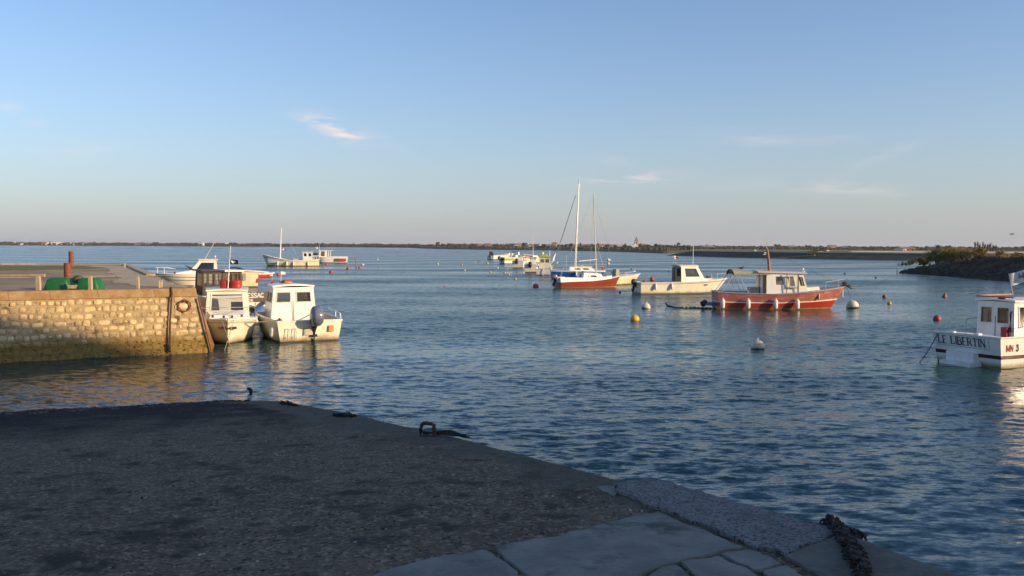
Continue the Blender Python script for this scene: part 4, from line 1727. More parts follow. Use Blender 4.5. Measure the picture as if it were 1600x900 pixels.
def leaf_cloud(mb, c, rad, n, s, r, squash=1.):
    """small leaf quads spread through clumps in a volume"""
    clumps = []
    for k in range(max(6, n // 90)):
        while True:
            q = V((r.uniform(-1, 1), r.uniform(-1, 1), r.uniform(-1, 1)))
            if q.length < 1:
                break
        clumps.append((V((q.x * rad[0] * .85, q.y * rad[1] * .85, q.z * rad[2] * .85)), r.uniform(.16, .42)))
    for i in range(n):
        cc, cr = r.choice(clumps)
        q = V((r.gauss(0, .5), r.gauss(0, .5), r.gauss(0, .5))) * cr
        p = V(c) + cc + V((q.x * rad[0], q.y * rad[1], q.z * rad[2]))
        a = V((r.gauss(0, 1), r.gauss(0, 1), r.gauss(0, 1))).normalized() * s * r.uniform(.5, 1.3)
        b = a.cross(V((r.gauss(0, 1), r.gauss(0, 1), r.gauss(0, 1)))).normalized() * s * r.uniform(.3, .7)
        mb.add([p - a, p - b * .8, p + a, p + b], [(0, 1, 2, 3)])


def shrub(px, yb, yt, wpx, D, label, mats, n=2600, leaf=.06, seed=1, z=None, cat='shrub', name='shrub'):
    b = at_d(px, yb, D)
    if z is not None:
        b.z = z
    k = D / FPX
    h, w = (yb - yt) * k, wpx * k
    r = random.Random(seed)
    rt = empty(name, b, label, cat)
    st = MB()
    for i in range(7):
        a = r.uniform(0, 2 * PI)
        st.tube([(0, 0, -.4), (math.cos(a) * w * .12, math.sin(a) * w * .1, h * .3), (math.cos(a) * w * r.uniform(.2, .4), math.sin(a) * w * .3, h * r.uniform(.55, .85))], [.05, .035, .012], 5)
    st.build('stem', BARK, rt)
    for j, m in enumerate(mats):
        mb = MB()
        leaf_cloud(mb, (r.uniform(-.12, .12) * w, r.uniform(-.1, .1) * w, h * .40), (w * .54, w * .40, h * .60), n * 3 // 2 // len(mats), leaf, r)
        # twigs breaking the outline
        mb.build('foliage', m, rt, smooth=0)
    return rt


shrub(1487, 405, 385.5, 62, 96, 'large golden-green shrub on the tip of the right dike', [LEAFD, LEAFG, LEAFD], 9000, .07, 3)
shrub(1462, 408, 391, 30, 99, 'low dark shrub on the sloping tip of the right dike', [LEAFD, TREEM], 3200, .065, 4)
shrub(1503, 402, 387, 26, 94, 'dry ochre bush on the right side of the large shrub', [LEAFP, LEAFG], 2600, .06, 5)
shrub(1443, 413, 402, 22, 103, 'lowest dark bush nearest the water at the dike tip', [LEAFD, TREEM], 1100, .08, 14)
shrub(1530, 400, 385, 20, 93, 'rounded green shrub standing alone on the dike right of the golden ones', [LEAFD, LEAFG], 2600, .06, 6)
shrub(1517, 400, 391.5, 22, 95, 'low reddish dry bush between the two larger shrubs', [LEAFP, TREEY], 900, .07, 7)
shrub(1563, 400, 392, 24, 92, 'low dry bush on the dike under the row of poplars', [LEAFP, LEAFG], 900, .07, 8)
shrub(1590, 401, 394, 24, 90, 'low green-gold bush at the right edge of the dike', [LEAFG, LEAFD], 900, .07, 9)


def dike_rocks():
    r = random.Random(21)
    mb = MB()
    pts = [(n1.x, n1.y), (n2.x, n2.y), (46, 60), (43, 34)]
    for i in range(1700):
        k = r.choice([0, 0, 0, 1])
        t = r.random()
        x, y = lerp(pts[k][0], pts[k + 1][0], t), lerp(pts[k][1], pts[k + 1][1], t)
        tt = t if k == 0 else 1
        tip = min(1, tt * 30 / 7 + .04)
        o_ = r.uniform(-.3, 4.3) * tip
        z = 2.2 * o_ / 4.6
        s = r.uniform(.12, .38) * (1.3 if o_ < 1.5 else .8)
        M = Matrix.Translation((x + o_, y, z)) @ Matrix.Rotation(r.uniform(0, 3), 4, V((r.random(), r.random(), 1)).normalized())
        mb.box((0, 0, 0), (s * r.uniform(.8, 1.6), s, s * r.uniform(.4, .8)), M=M, taper=r.uniform(.6, .9))
    mb.build('dike_boulders', STONED, NEARD, loc=-NEARD.location, smooth=0, kind='stuff')
    # dry grass on the crest
    mb = MB()
    for i in range(5200):
        y = r.uniform(60, 114)
        x = interp(y, [60, 83, 115], [46, n2.x, n1.x]) + r.uniform(4.4, 9) * min(1, (116 - y) / 7)
        h = r.uniform(.15, .55)
        a = r.uniform(0, 3)
        dx, dy = math.cos(a) * .05, math.sin(a) * .05
        z = 2.05 * min(1, (117 - y) / 7)
        mb.add([(x - dx, y - dy, z - .1), (x + dx, y + dy, z - .1), (x + r.uniform(-.15, .15), y + r.uniform(-.15, .15), z + h)], [(0, 1, 2)])
    mb.build('dry_grass', pm('dry_grass_blades', (.24, .16, .05), (.16, .13, .035), 2, .9, world=True), NEARD, loc=-NEARD.location, smooth=0, kind='stuff')


dike_rocks()

# tree prototypes for the far shores: unit height, unit width
def tree_proto(seed, kind):
    r = random.Random(seed)
    mb = MB()
    if kind == 'poplar':
        leaf_cloud(mb, (0, 0, .55), (.5, .5, .46), 260, .10, r)
        for i in range(4):
            mb.ball((0, 0, .25 + i * .2), .30 - .05 * i, 6, sz=(1, 1, .7))
    elif kind == 'pine':
        for i in range(4):
            mb.ball((r.uniform(-.25, .25), r.uniform(-.25, .25), .75 + r.uniform(-.05, .1)), r.uniform(.16, .26), 7, sz=(1.2, 1.2, .6))
        leaf_cloud(mb, (0, 0, .78), (.5, .5, .2), 220, .06, r)
    else:
        for i in range(7):
            a = r.uniform(0, 6.28)
            q = r.uniform(0, .28)
            mb.ball((math.cos(a) * q, math.sin(a) * q, r.uniform(.35, .72)), r.uniform(.14, .24), 7, sz=(1, 1, .9))
        leaf_cloud(mb, (0, 0, .55), (.52, .52, .42), 320, .06, r)
    me = bpy.data.meshes.new('crown')
    me.from_pydata(mb.v, [], mb.f)
    me.materials.append(TREEM)
    return me


PROT = {'round': [tree_proto(i, 'round') for i in range(6)], 'pine': [tree_proto(20 + i, 'pine') for i in range(2)], 'poplar': [tree_proto(30 + i, 'poplar') for i in range(3)]}
for k in list(PROT):
    for me in list(PROT[k]):
        for mt in (TREEB, TREEY):
            c = me.copy()
            c.materials[0] = mt
            PROT.setdefault(k + mt.name, []).append(c)
tk = MB().tube([(0, 0, -.1), (0.01, 0, .3), (0, 0, .6)], [.035, .028, .015], 5)
tkme = bpy.data.meshes.new('trunk')
tkme.from_pydata(tk.v, [], tk.f)
tkme.materials.append(BARK)
NT = [0]


def far_tree(px, D, ytop, wpx, kind='round', mat='', label='', group='', z0=None):
    hy = ray_hy(px)
    k = D / FPX
    z0 = 1.25 if z0 is None else z0
    ztop = CAMZ + (hy - ytop) * k
    h = max(1.2, ztop - z0)
    d = ray(px, hy)
    b = V((d.x / d.y * D, D, z0))
    rt = empty('far_tree', b, label, 'tree', group, rnd.uniform(0, 6))
    cr = bpy.data.objects.new('crown', rnd.choice(PROT[kind + mat]))
    tr = bpy.data.objects.new('trunk', tkme)
    for o in (cr, tr):
        COL.objects.link(o)
        o.parent = rt
    cr.scale = (wpx * k, wpx * k, h)
    tr.scale = (h, h, h)
    NT[0] += 1
    return rt


def shoreD(px):
    return shore_pt(px).y


# continuous scrub behind the trees (a mass nobody could count)
def scrub(px0, px1, off, ylo, amp, mat, step=2.2, seed=0, name='distant_wood', Dfix=None, wn=1.):
    mb = MB()
    r = random.Random(seed)
    px = px0
    while px < px1:
        hy = ray_hy(px)
        D = (Dfix or shoreD(px) + off) * r.uniform(.985, 1.015)
        k = D / FPX
        nn = .5 + .5 * mn.noise((px * .035 * wn, seed, 0)) + .35 * mn.noise((px * .13, seed, 4))
        top = CAMZ + (hy - (hy - ylo - amp * nn)) * k
        h = max(.8, (top - 1.1) * r.uniform(.8, 1.05))
        d = ray(px, hy)
        x = d.x / d.y * D
        w = r.uniform(2.2, 5) * k
        mb.ball((x, D, 1.1 + h * .45), .5, 7, sz=(w * 1.3, w, h * 1.1))
        for _ in range(8):
            mb.ball((x + r.uniform(-w, w) * .7, D - w * .4, 1.1 + h * r.uniform(.35, .98)), .5, 5, sz=(w * .3, w * .3, h * .25))
        px += step * r.uniform(.6, 1.3)
    mb.build(name, mat, smooth=60, kind='stuff')


scrub(-60, 660, 60, 1.0, 2.6, TREEB, 2.6, 1)
scrub(-60, 660, 10, .3, 1.3, TREEM, 3.2, 2)
scrub(640, 1080, 60, .6, 2.6, TREEM, 3.0, 3)
scrub(1040, 1700, 300, .3, 2.6, TREEM, 2.6, 4, Dfix=900)
scrub(1040, 1700, 300, -.8, 2.0, TREEY, 3.4, 6, Dfix=620)
scrub(700, 1060, 200, 2.2, 2.2, TREEB, 4, 8, wn=.6)
scrub(660, 1060, 16, -1.6, 1.9, TREEY, 3.6, 9)
scrub(700, 1060, 26, -1.6, 2.3, TREEM, 5.6, 10, wn=2)

for i in range(60):
    px = -10 + i * 11.2 + rnd.uniform(-4, 4)
    if px > 655:
        break
    far_tree(px, shoreD(px) + rnd.uniform(5, 50), ray_hy(px) - rnd.uniform(1.2, 4.2), rnd.uniform(4, 9), 'round', rnd.choice(['', 'far_tree_bluish']),
             'small hazy tree in the long low treeline of the left far shore', 'trees of the left far shore')
for (px, yt, w, kd, mt, lb) in [(684, 376.5, 9, 'round', '', 'tallest dark conifer in the clump where the right shore begins'), (693, 379.5, 8, 'round', '', 'dark tree just right of the tallest one where the right shore begins'),
                                (702, 379, 8, 'round', '', 'third dark tree of the clump at the start of the right shore'),
                                (820, 377.6, 11, 'round', '', 'dark tree among the village houses behind the small open boats'),
                                (892, 378.8, 11, 'round', '', 'dark round tree left of the long orange roof'), (907, 378, 3, 'poplar', '', 'thin dark cypress just right of the sailboat mast'),
                                (924, 379.5, 10, 'round', '', 'dark spreading tree between the two sailboat masts'), (934, 380, 3, 'poplar', '', 'small dark cypress beside the shorter sailboat mast'),
                                (948, 380.6, 7, 'round', 'far_tree_bluish', 'greyish round tree left of the village church'), (962, 381.2, 8, 'round', 'far_tree_bluish', 'wide grey tree midway between mast and church'),
                                (977, 379.8, 8, 'round', 'far_tree_bluish', 'grey leafless tree just left of the church'), (1000, 378.7, 8, 'round', 'far_tree_bluish', 'large grey tree just right of the church tower'),
                                (1025, 379, 9, 'round', 'far_tree_bluish', 'feathery grey tree in the fields right of the church'), (1031, 380.2, 4, 'round', '', 'small tree beside the feathery grey tree'),
                                (1060, 378.8, 7, 'pine', '', 'lone umbrella-shaped tree above the start of the far dike'), (1051, 384, 3, 'round', '', 'tiny tree left of the lone umbrella tree'),
                                (1116, 382.4, 12, 'round', 'far_tree_bluish', 'wide blue-grey tree left of the red fishing boat mast'),
                                (1147, 383, 7, 'round', '', 'dark tree just left of the fishing boat mast'), (1162, 384, 8, 'round', '', 'low tree behind the fishing boat canopy'),
                                (1214, 380.3, 12, 'round', '', 'tallest round tree right of the fishing boat mast'), (1198, 384.5, 8, 'round', '', 'low tree beside the tallest round one'),
                                (1262, 382, 11, 'round', '', 'round dark tree above the sluice ramp'), (1281, 382.6, 9, 'round', 'far_tree_bluish', 'blue-grey tree right of the sluice ramp'),
                                (1245, 384.4, 8, 'round', '', 'low dark tree left of the sluice ramp'), (1326, 382.8, 10, 'round', '', 'round dark tree midway along the far dike'),
                                (1310, 385, 9, 'round', '', 'low dark tree next to the white far house'), (1365, 384, 12, 'round', '', 'broad dark tree towards the right end of the far dike')]:
    far_tree(px, (shoreD(px) + 40) if px < 1040 else 850, yt, w, kd, mt, lb)
for i in range(70):
    px = rnd.uniform(690, 1045)
    far_tree(px, shoreD(px) + rnd.uniform(55, 120), ray_hy(px) - rnd.uniform(1., 4.6), rnd.uniform(5, 11), 'round', rnd.choice(['', 'far_tree_bluish', 'far_tree_brown']),
             'small tree among the village houses on the right far shore', 'trees of the far village')
for i in range(70):
    px = 1090 + i * 7.6 + rnd.uniform(-3, 3)
    far_tree(px, rnd.uniform(800, 900), ray_hy(px) - rnd.uniform(.5, 3.6), rnd.uniform(6, 12), 'round', rnd.choice(['', '', 'far_tree_bluish']),
             'dark tree in the wooded line behind the far dike', 'trees behind the far dike')
for i in range(9):
    px = 1523 + i * 4.1
    far_tree(px, 420, 378.3 + .35 * i + rnd.uniform(-.6, .6), 4.4, 'poplar', 'far_tree_brown', ['leftmost', 'second', 'third', 'fourth', 'middle fifth', 'sixth', 'seventh', 'eighth', 'rightmost'][i] + ' tall narrow poplar in the row above the right dike', 'row of poplars above the right dike')
for px, yt in ((1425, 383.5), (1450, 383), (1467, 381.5), (1480, 382), (1500, 384), (1575, 385.2), (1590, 384), (1602, 383.3), (1400, 384)):
    far_tree(px, 640, yt, 15, 'round', '', 'broad dark tree rising behind the shrubs of the right dike', 'woods behind the right dike')
print('trees', NT[0])

# ------------------------------------------------------------------ far houses
HW = pm('far_white_wall', (.74, .70, .62), (.62, .57, .48), 1, .8)
HO = pm('far_ochre_wall', (.52, .40, .26), (.42, .32, .2), 1, .8)
ROOFO = pm('far_orange_roof', (.34, .17, .10), (.27, .14, .085), 2, .85)
ROOFG = pm('far_grey_roof', (.22, .2, .19), (.16, .15, .15), 2, .85)
ROOFW = pm('far_pale_roof', (.66, .62, .54), None, 2, .8)
WIND = pm('far_dark_window', (.03, .035, .04), None, 4, .2)


def house(px, D, w, h, rh, wall, roof, label, group=None, z0=1.2, rz=None, dep=7., nwin=3):
    d = ray(px, ray_hy(px))
    b = V((d.x / d.y * D, D, z0))
    rt = empty('far_house', b, label, 'house', group, rnd.uniform(-.6, .6) if rz is None else rz)
    x, y = w / 2, dep / 2
    MB().add([(-x, -y, -1), (x, -y, -1), (x, y, -1), (-x, y, -1), (-x, -y, h), (x, -y, h), (x, y, h), (-x, y, h), (-x, 0, h + rh * .97), (x, 0, h + rh * .97)],
             [(0, 1, 5, 4), (2, 3, 7, 6), (1, 2, 6, 9, 5), (3, 0, 4, 8, 7)]).build('wall', wall, rt, smooth=0)
    e = .4
    t = .18
    MB().add([(-x - e, -y - e, h - .2), (x + e, -y - e, h - .2), (x + e, 0, h + rh), (-x - e, 0, h + rh), (x + e, y + e, h - .2), (-x - e, y + e, h - .2),
              (-x - e, -y - e, h - .2 + t), (x + e, -y - e, h - .2 + t), (x + e, 0, h + rh + t), (-x - e, 0, h + rh + t), (x + e, y + e, h - .2 + t), (-x - e, y + e, h - .2 + t)],
             [(6, 7, 8, 9), (9, 8, 10, 11), (0, 1, 7, 6), (4, 5, 11, 10), (1, 2, 8, 7), (2, 4, 10, 8), (0, 6, 9, 3), (3, 9, 11, 5), (1, 0, 3, 2), (2, 3, 5, 4)]).build('roof', roof, rt, smooth=0)
    for i in range(nwin):
        xx = lerp(-x, x, (i + .5) / nwin)
        MB().box((xx, -y - .01, h * .55), (1., .08, 1.2)).build('window', WIND, rt, smooth=0)
    MB().box((x * .5, .3, h + rh), (.6, .6, 1.6)).build('chimney', wall, rt, smooth=0)
    return rt


LD = lambda px: shoreD(px) + 14
for a in [(19, 1450, 9, 3.0, 1.2, HW, ROOFW, 'bright white house alone in the left far treeline'),
          (71, LD(71), 8, 3, 1.6, HW, ROOFO, 'white house with orange roof on the left far shore'),
          (79, LD(79) + 20, 9, 3, 1.6, HO, ROOFO, 'pinkish house right beside the white orange-roofed one'),
          (89, LD(89), 17, 2.6, 1.4, HW, ROOFW, 'long bright white building on the left far shore'),
          (108, LD(108), 9, 2.6, 1.6, HW, ROOFG, 'white house with grey roof right of the long white building'),
          (116, LD(116), 6, 2.4, 1.4, HW, ROOFG, 'smaller white house beside the grey-roofed one behind the rusty piles'),
          (132, LD(132), 11, 1.6, .8, HW, ROOFW, 'low pale shed right of the rusty piles on the far shore'),
          (222, LD(222), 22, 2., 1.0, HO, ROOFO, 'long pinkish low building on the left far shore'),
          (315, LD(315), 6, 3, 1.5, HW, ROOFW, 'small white house above the cruiser cabin on the far shore'),
          (354, LD(354), 5, 2.8, 1.5, HW, ROOFW, 'tiny white house right of the tilted antenna on the far shore'),
          (34, LD(34) - 8, 4, 1.2, .5, HW, ROOFW, 'tiny pale hut at the water left of the white houses'),
          (43, LD(43) - 8, 4, 1.2, .5, HW, ROOFW, 'second tiny pale hut at the water left of the white houses'),
          (748, 640, 4, 2.4, 1.2, HO, ROOFO, 'small ochre house at the left end of the far village'),
          (751, 640, 6, 2.2, 1.2, HW, ROOFW, 'white house at the left end of the far village'),
          (763, 640, 7, 2.2, 1.2, HO, ROOFO, 'low orange-roofed house left in the far village'),
          (777, 640, 5, 2.6, 1.2, HW, ROOFO, 'bright white house with orange roof above the boat with a raised rod'),
          (731, 650, 4, 1.6, 1.0, HW, ROOFG, 'tiny grey-roofed house left of the far village'),
          (787, 640, 8, 2.2, 1.3, HO, ROOFG, 'ochre house with grey roof in the far village'),
          (801, 630, 3.5, 3.4, 1, HO, ROOFG, 'narrow tall ochre house in the far village'),
          (806, 640, 4, 3.2, 1.2, HW, ROOFG, 'narrow white house in the far village'),
          (811, 620, 6, 2.8, 1.6, HO, ROOFO, 'orange house in front of the dark village tree'),
          (824, 640, 4, 2.6, 1.2, HW, ROOFG, 'little white house right of the dark village tree'),
          (841, 640, 5, 2.6, 1.3, HW, ROOFG, 'white house just right of the small sailing mast'),
          (857, 620, 4, 2.4, 1.2, HO, ROOFG, 'small ochre house behind the yellow cover boat'),
          (866, 610, 4, 4.0, 1.2, HO, ROOFO, 'tall ochre house left of the sailboat stay'),
          (892, 600, 7, 2.2, 1.2, HW, ROOFG, 'low white house just left of the tall mast'),
          (908, 600, 15, 2.0, 1.6, HW, ROOFO, 'long white house with bright orange roof right of the tall mast'),
          (938, 590, 5, 2.6, 1.4, HW, ROOFO, 'white house with orange roof right of the shorter mast'),
          (948, 590, 7, 2.4, 1.4, HO, ROOFO, 'ochre house with orange roof between the shorter mast and the church'),
          (954, 590, 5, 2.4, 1.4, HW, ROOFG, 'white house with grey roof between the shorter mast and the church'),
          (971, 590, 5, 2.2, 1.2, HW, ROOFW, 'bright white house left of the church'),
          (990, 580, 5, 1.8, 1.1, HW, ROOFW, 'low white house at the foot of the church tower'),
          (1105, 700, 10, 1.5, 1, HO, ROOFG, 'pale low farmhouse above the white cabin boat'),
          (1098, 720, 5, 1.4, 1, HO, ROOFG, 'small ochre barn left of the pale farmhouse'),
          (1236, 700, 5, 2, 1, HO, ROOFG, 'small ochre building above the far dike left of the sluice'),
          (1300, 700, 5, 2.4, 1.2, HW, ROOFO, 'small white house above the far dike right of the sluice'),
          (1320, 700, 4, 1.8, 1, HO, ROOFG, 'tiny pale barn in the fields above the far dike'),
          (1411, 560, 9, 1.2, .9, HW, ROOFO, 'low white farm with orange roof left of the right dike'),
          (1420, 560, 6, 1.2, .9, HO, ROOFO, 'small ochre farm building beside the low white farm')]:
    px, D, w, h, rh, wl_, rf, lb = a
    if 700 < px < 1045:
        D = shoreD(px) + rnd.uniform(30, 110)
        w, h, rh = w * .72, h * .85, rh * .8
    house(px, D, w, h, rh, wl_, rf, lb, nwin=2 if w < 8 else 4)


def church():
    D = 585.
    d = ray(994.2, ray_hy(994))
    b = V((d.x / d.y * D, D, 1.2))
    rt = empty('village_church', b, 'tall pale church tower with pointed spire rising above the far village', 'church')
    MB().box((0, 0, 2.4), (2.3, 2.3, 5.8)).box((3.4, 0, 1), (5, 2.8, 3)).build('wall', HO, rt, smooth=0)
    mb = MB()
    mb.add([(-1.1, -1.1, 5.3), (1.1, -1.1, 5.3), (1.1, 1.1, 5.3), (-1.1, 1.1, 5.3), (0, 0, 8.6)], [(0, 1, 4), (1, 2, 4), (2, 3, 4), (3, 0, 4)])
    mb.build('spire', ROOFG, rt, smooth=0)
    mb = MB().add([(1, -1.6, 2.4), (6, -1.6, 2.4), (6, 0, 3.6), (1, 0, 3.6), (6, 1.6, 2.4), (1, 1.6, 2.4)], [(0, 1, 2, 3), (3, 2, 4, 5)])
    mb.build('roof', ROOFO, rt, smooth=0)
    MB().box((0, -1.16, 4.2), (.5, .06, 1.1)).build('belfry_opening', WIND, rt, smooth=0)


church()
# sluice ramp in the far dike
sp = at_z(1268, 404.3)
sl = empty('sluice_ramp', sp, 'pale stepped sluice ramp cut into the far dike', 'sluice', rz=math.atan2(t4.y - t3.y, t4.x - t3.x))
SLM = pm('sluice_stone', (.36, .27, .10), (.26, .2, .08), 1, .9)
MB().add([(-12, -1.2, -.2), (1.5, -1.2, -.2), (1.5, 1.0, -.2), (-12, 1.0, -.2), (-12, -1.2, .12), (1.5, -1.2, 1.1), (1.5, 1.0, 1.1), (-12, 1.0, .12)],
         [(4, 5, 6, 7), (0, 1, 5, 4), (1, 2, 6, 5), (2, 3, 7, 6), (3, 0, 4, 7)]).build('ramp_wall', SLM, sl, smooth=0)
MB().box((0, 2.5, .95), (3.2, 4, 2.1)).box((0, 4.5, 2.2), (4.5, 1.5, .35)).build('gate_block', SLM, sl, smooth=0)
# white marker on the dike
a_, b_, c_ = at_d(1150, 393, 300), at_d(1330, 393, 268), at_d(1650, 394, 262)
mb = MB()
for q0, q1 in ((a_, b_), (b_, c_)):
    nn_ = V((-(q1 - q0).y, (q1 - q0).x, 0)).normalized() * 3
    mb.add([(q0.x, q0.y, 1.0), (q1.x, q1.y, 1.0), (q1.x, q1.y, 2.02), (q0.x, q0.y, 2.02), (q1.x + nn_.x, q1.y + nn_.y, 2.0), (q0.x + nn_.x, q0.y + nn_.y, 2.0)], [(0, 1, 2, 3), (3, 2, 4, 5)])
mb.build('sand_track', DIKETOP, kind='structure', smooth=0)
mk = at_d(1180, 391.6, 285)
tag(MB().box((0, 0, -1), (.7, .5, 2.6)).build('dike_marker', HW, loc=mk), 'small white marker block on top of the far dike', 'marker')
# sand bars along the shore
for (x0, x1, y, lb) in ((596, 718, 387.9, ''), (430, 452, 385.6, '')):
    a, b = at_z(x0, y), at_z(x1, y + .3)
    dd = (b - a).normalized()
    nn = V((-dd.y, dd.x, 0)) * 14
    MB().prism([tuple(a), tuple(b), tuple(b + nn), tuple(a + nn)], -.3, .16).build('sand_bar', pm('sand', (.42, .34, .27), None, .3, .9), kind='structure')

# ------------------------------------------------------------------ harbour houses behind the camera (they cast the shade of the foreground)
def harbour_house(loc, sx, sy, h, rh, label):
    rt = empty('harbour_house', loc, label, 'house')
    x, y = sx, sy / 2
    MB().add([(0, -y, 0), (x, -y, 0), (x, y, 0), (0, y, 0), (0, -y, h), (x, -y, h), (x, y, h), (0, y, h), (0, 0, h + rh * .97), (x, 0, h + rh * .97)],
             [(0, 1, 5, 4), (2, 3, 7, 6), (1, 2, 6, 9, 5), (3, 0, 4, 8, 7)]).build('wall', HW, rt, smooth=0)
    e, t = .4, .2
    MB().add([(-e, -y - e, h - .3), (x + e, -y - e, h - .3), (x + e, 0, h + rh), (-e, 0, h + rh), (x + e, y + e, h - .3), (-e, y + e, h - .3),
              (-e, -y - e, h - .3 + t), (x + e, -y - e, h - .3 + t), (x + e, 0, h + rh + t), (-e, 0, h + rh + t), (x + e, y + e, h - .3 + t), (-e, y + e, h - .3 + t)],
             [(6, 7, 8, 9), (9, 8, 10, 11), (0, 1, 7, 6), (4, 5, 11, 10), (1, 2, 8, 7), (2, 4, 10, 8), (0, 6, 9, 3), (3, 9, 11, 5), (1, 0, 3, 2), (2, 3, 5, 4)]).build('roof', ROOFO, rt, smooth=0)
    for i in range(int(sy // 3)):
        for k in range(int(h // 3)):
            yy = -y + 1.5 + i * 3
            MB().box((-.02, yy, 1.7 + k * 3), (.1, 1, 1.4)).build('window', WIND, rt, smooth=0)
            MB().box((-.06, yy - .75, 1.7 + k * 3), (.06, .45, 1.5)).build('shutter', GREENP, rt, smooth=0)
    return rt


harbour_house((40, -2.9, 1.7), 12, 12.0, 11.7, 5.1, 'white gabled harbour house across the water to the right')
harbour_house((40, -16.6, 1.7), 12, 15, 14, 4, 'second harbour house beside the tall gabled one')
tr_ = empty('harbour_tree', (38.5, 1.4, 1.7), 'large leafy tree beside the gabled harbour house', 'tree')
MB().tube([(0, 0, -.2), (.1, 0, 3), (0, .1, 6), (.2, 0, 9)], [.35, .28, .2, .08], 8).tube([(0, 0, 4), (1, 1.2, 7), (1.3, 2, 8.5)], [.16, .1, .04], 6).tube([(0, 0, 3.5), (-.6, -1.5, 7)], [.16, .05], 6).build('trunk', BARK, tr_)
_r = random.Random(77)
for _c, _q, _n in (((0, -.4, 8.2), (1.2, 2.0, 3.8), 6000), ((0, 1.2, 8.0), (1.1, 1.3, 3.2), 3500), ((0, -1.0, 10.6), (1.1, 1.5, 2.6), 3500)):
    mb = MB()
    leaf_cloud(mb, _c, _q, _n, .16, _r)
    mb.build('crown', TREEM, tr_, smooth=0)
harbour_house((40, -31.5, 1.7), 12, 16, 11.5, 4, 'third harbour house farther along the quay')
MB().prism([(36.5, 4.9), (75, 4.9), (75, -70), (36.5, -70)], -3, 1.7).build('harbour_pavement', GRAV, smooth=0, kind='structure')

# ------------------------------------------------------------------ buoys
def buoy(px, yw, dpx, kind, label, group=None, D=None):
    """yw: image row of the middle of the ball, dpx its width in the photograph"""
    k0 = at_z(px, yw + dpx * .33, 0).y / FPX
    b = at_z(px, yw + dpx * .33, 0)
    r = dpx * k0 / 2 * (.84 if dpx < 6 else 1)
    m = {'r': REDBUOY, 'd': DARKRED, 'y': YBUOY, 'Y': YBIG, 'w': WBUOY, 'b': BBUOY, 'c': DARKRED, 'p': REDBUOY}[kind]
    n = 20 if dpx > 9 else 10
    mb = MB()
    if kind == 'c':
        mb.lathe([(.01, -r * 1.3), (r * .75, -r * .9), (r, -r * .1), (r * .92, r * .35), (r * .45, r * 1.3), (r * .22, r * 1.9), (r * .2, r * 2.1)], n)
    else:
        mb.ball((0, 0, r * .28), r, n)
        mb.lathe([(r * .13, r * 1.2), (r * .12, r * 1.36), (r * .08, r * 1.38)], 8)
    if dpx > 9 and kind != 'c':
        mb.tube([(r * .13 * math.cos(t), 0, r * 1.45 + r * .13 * math.sin(t)) for t in [2 * PI * i / 10 for i in range(11)]], r * .035, 5)
    o = mb.build('mooring_buoy', m, loc=b, rot=(rnd.uniform(-.25, .25), rnd.uniform(-.25, .25), rnd.uniform(0, 6)))
    tag(o, label, 'buoy', group)
    return o


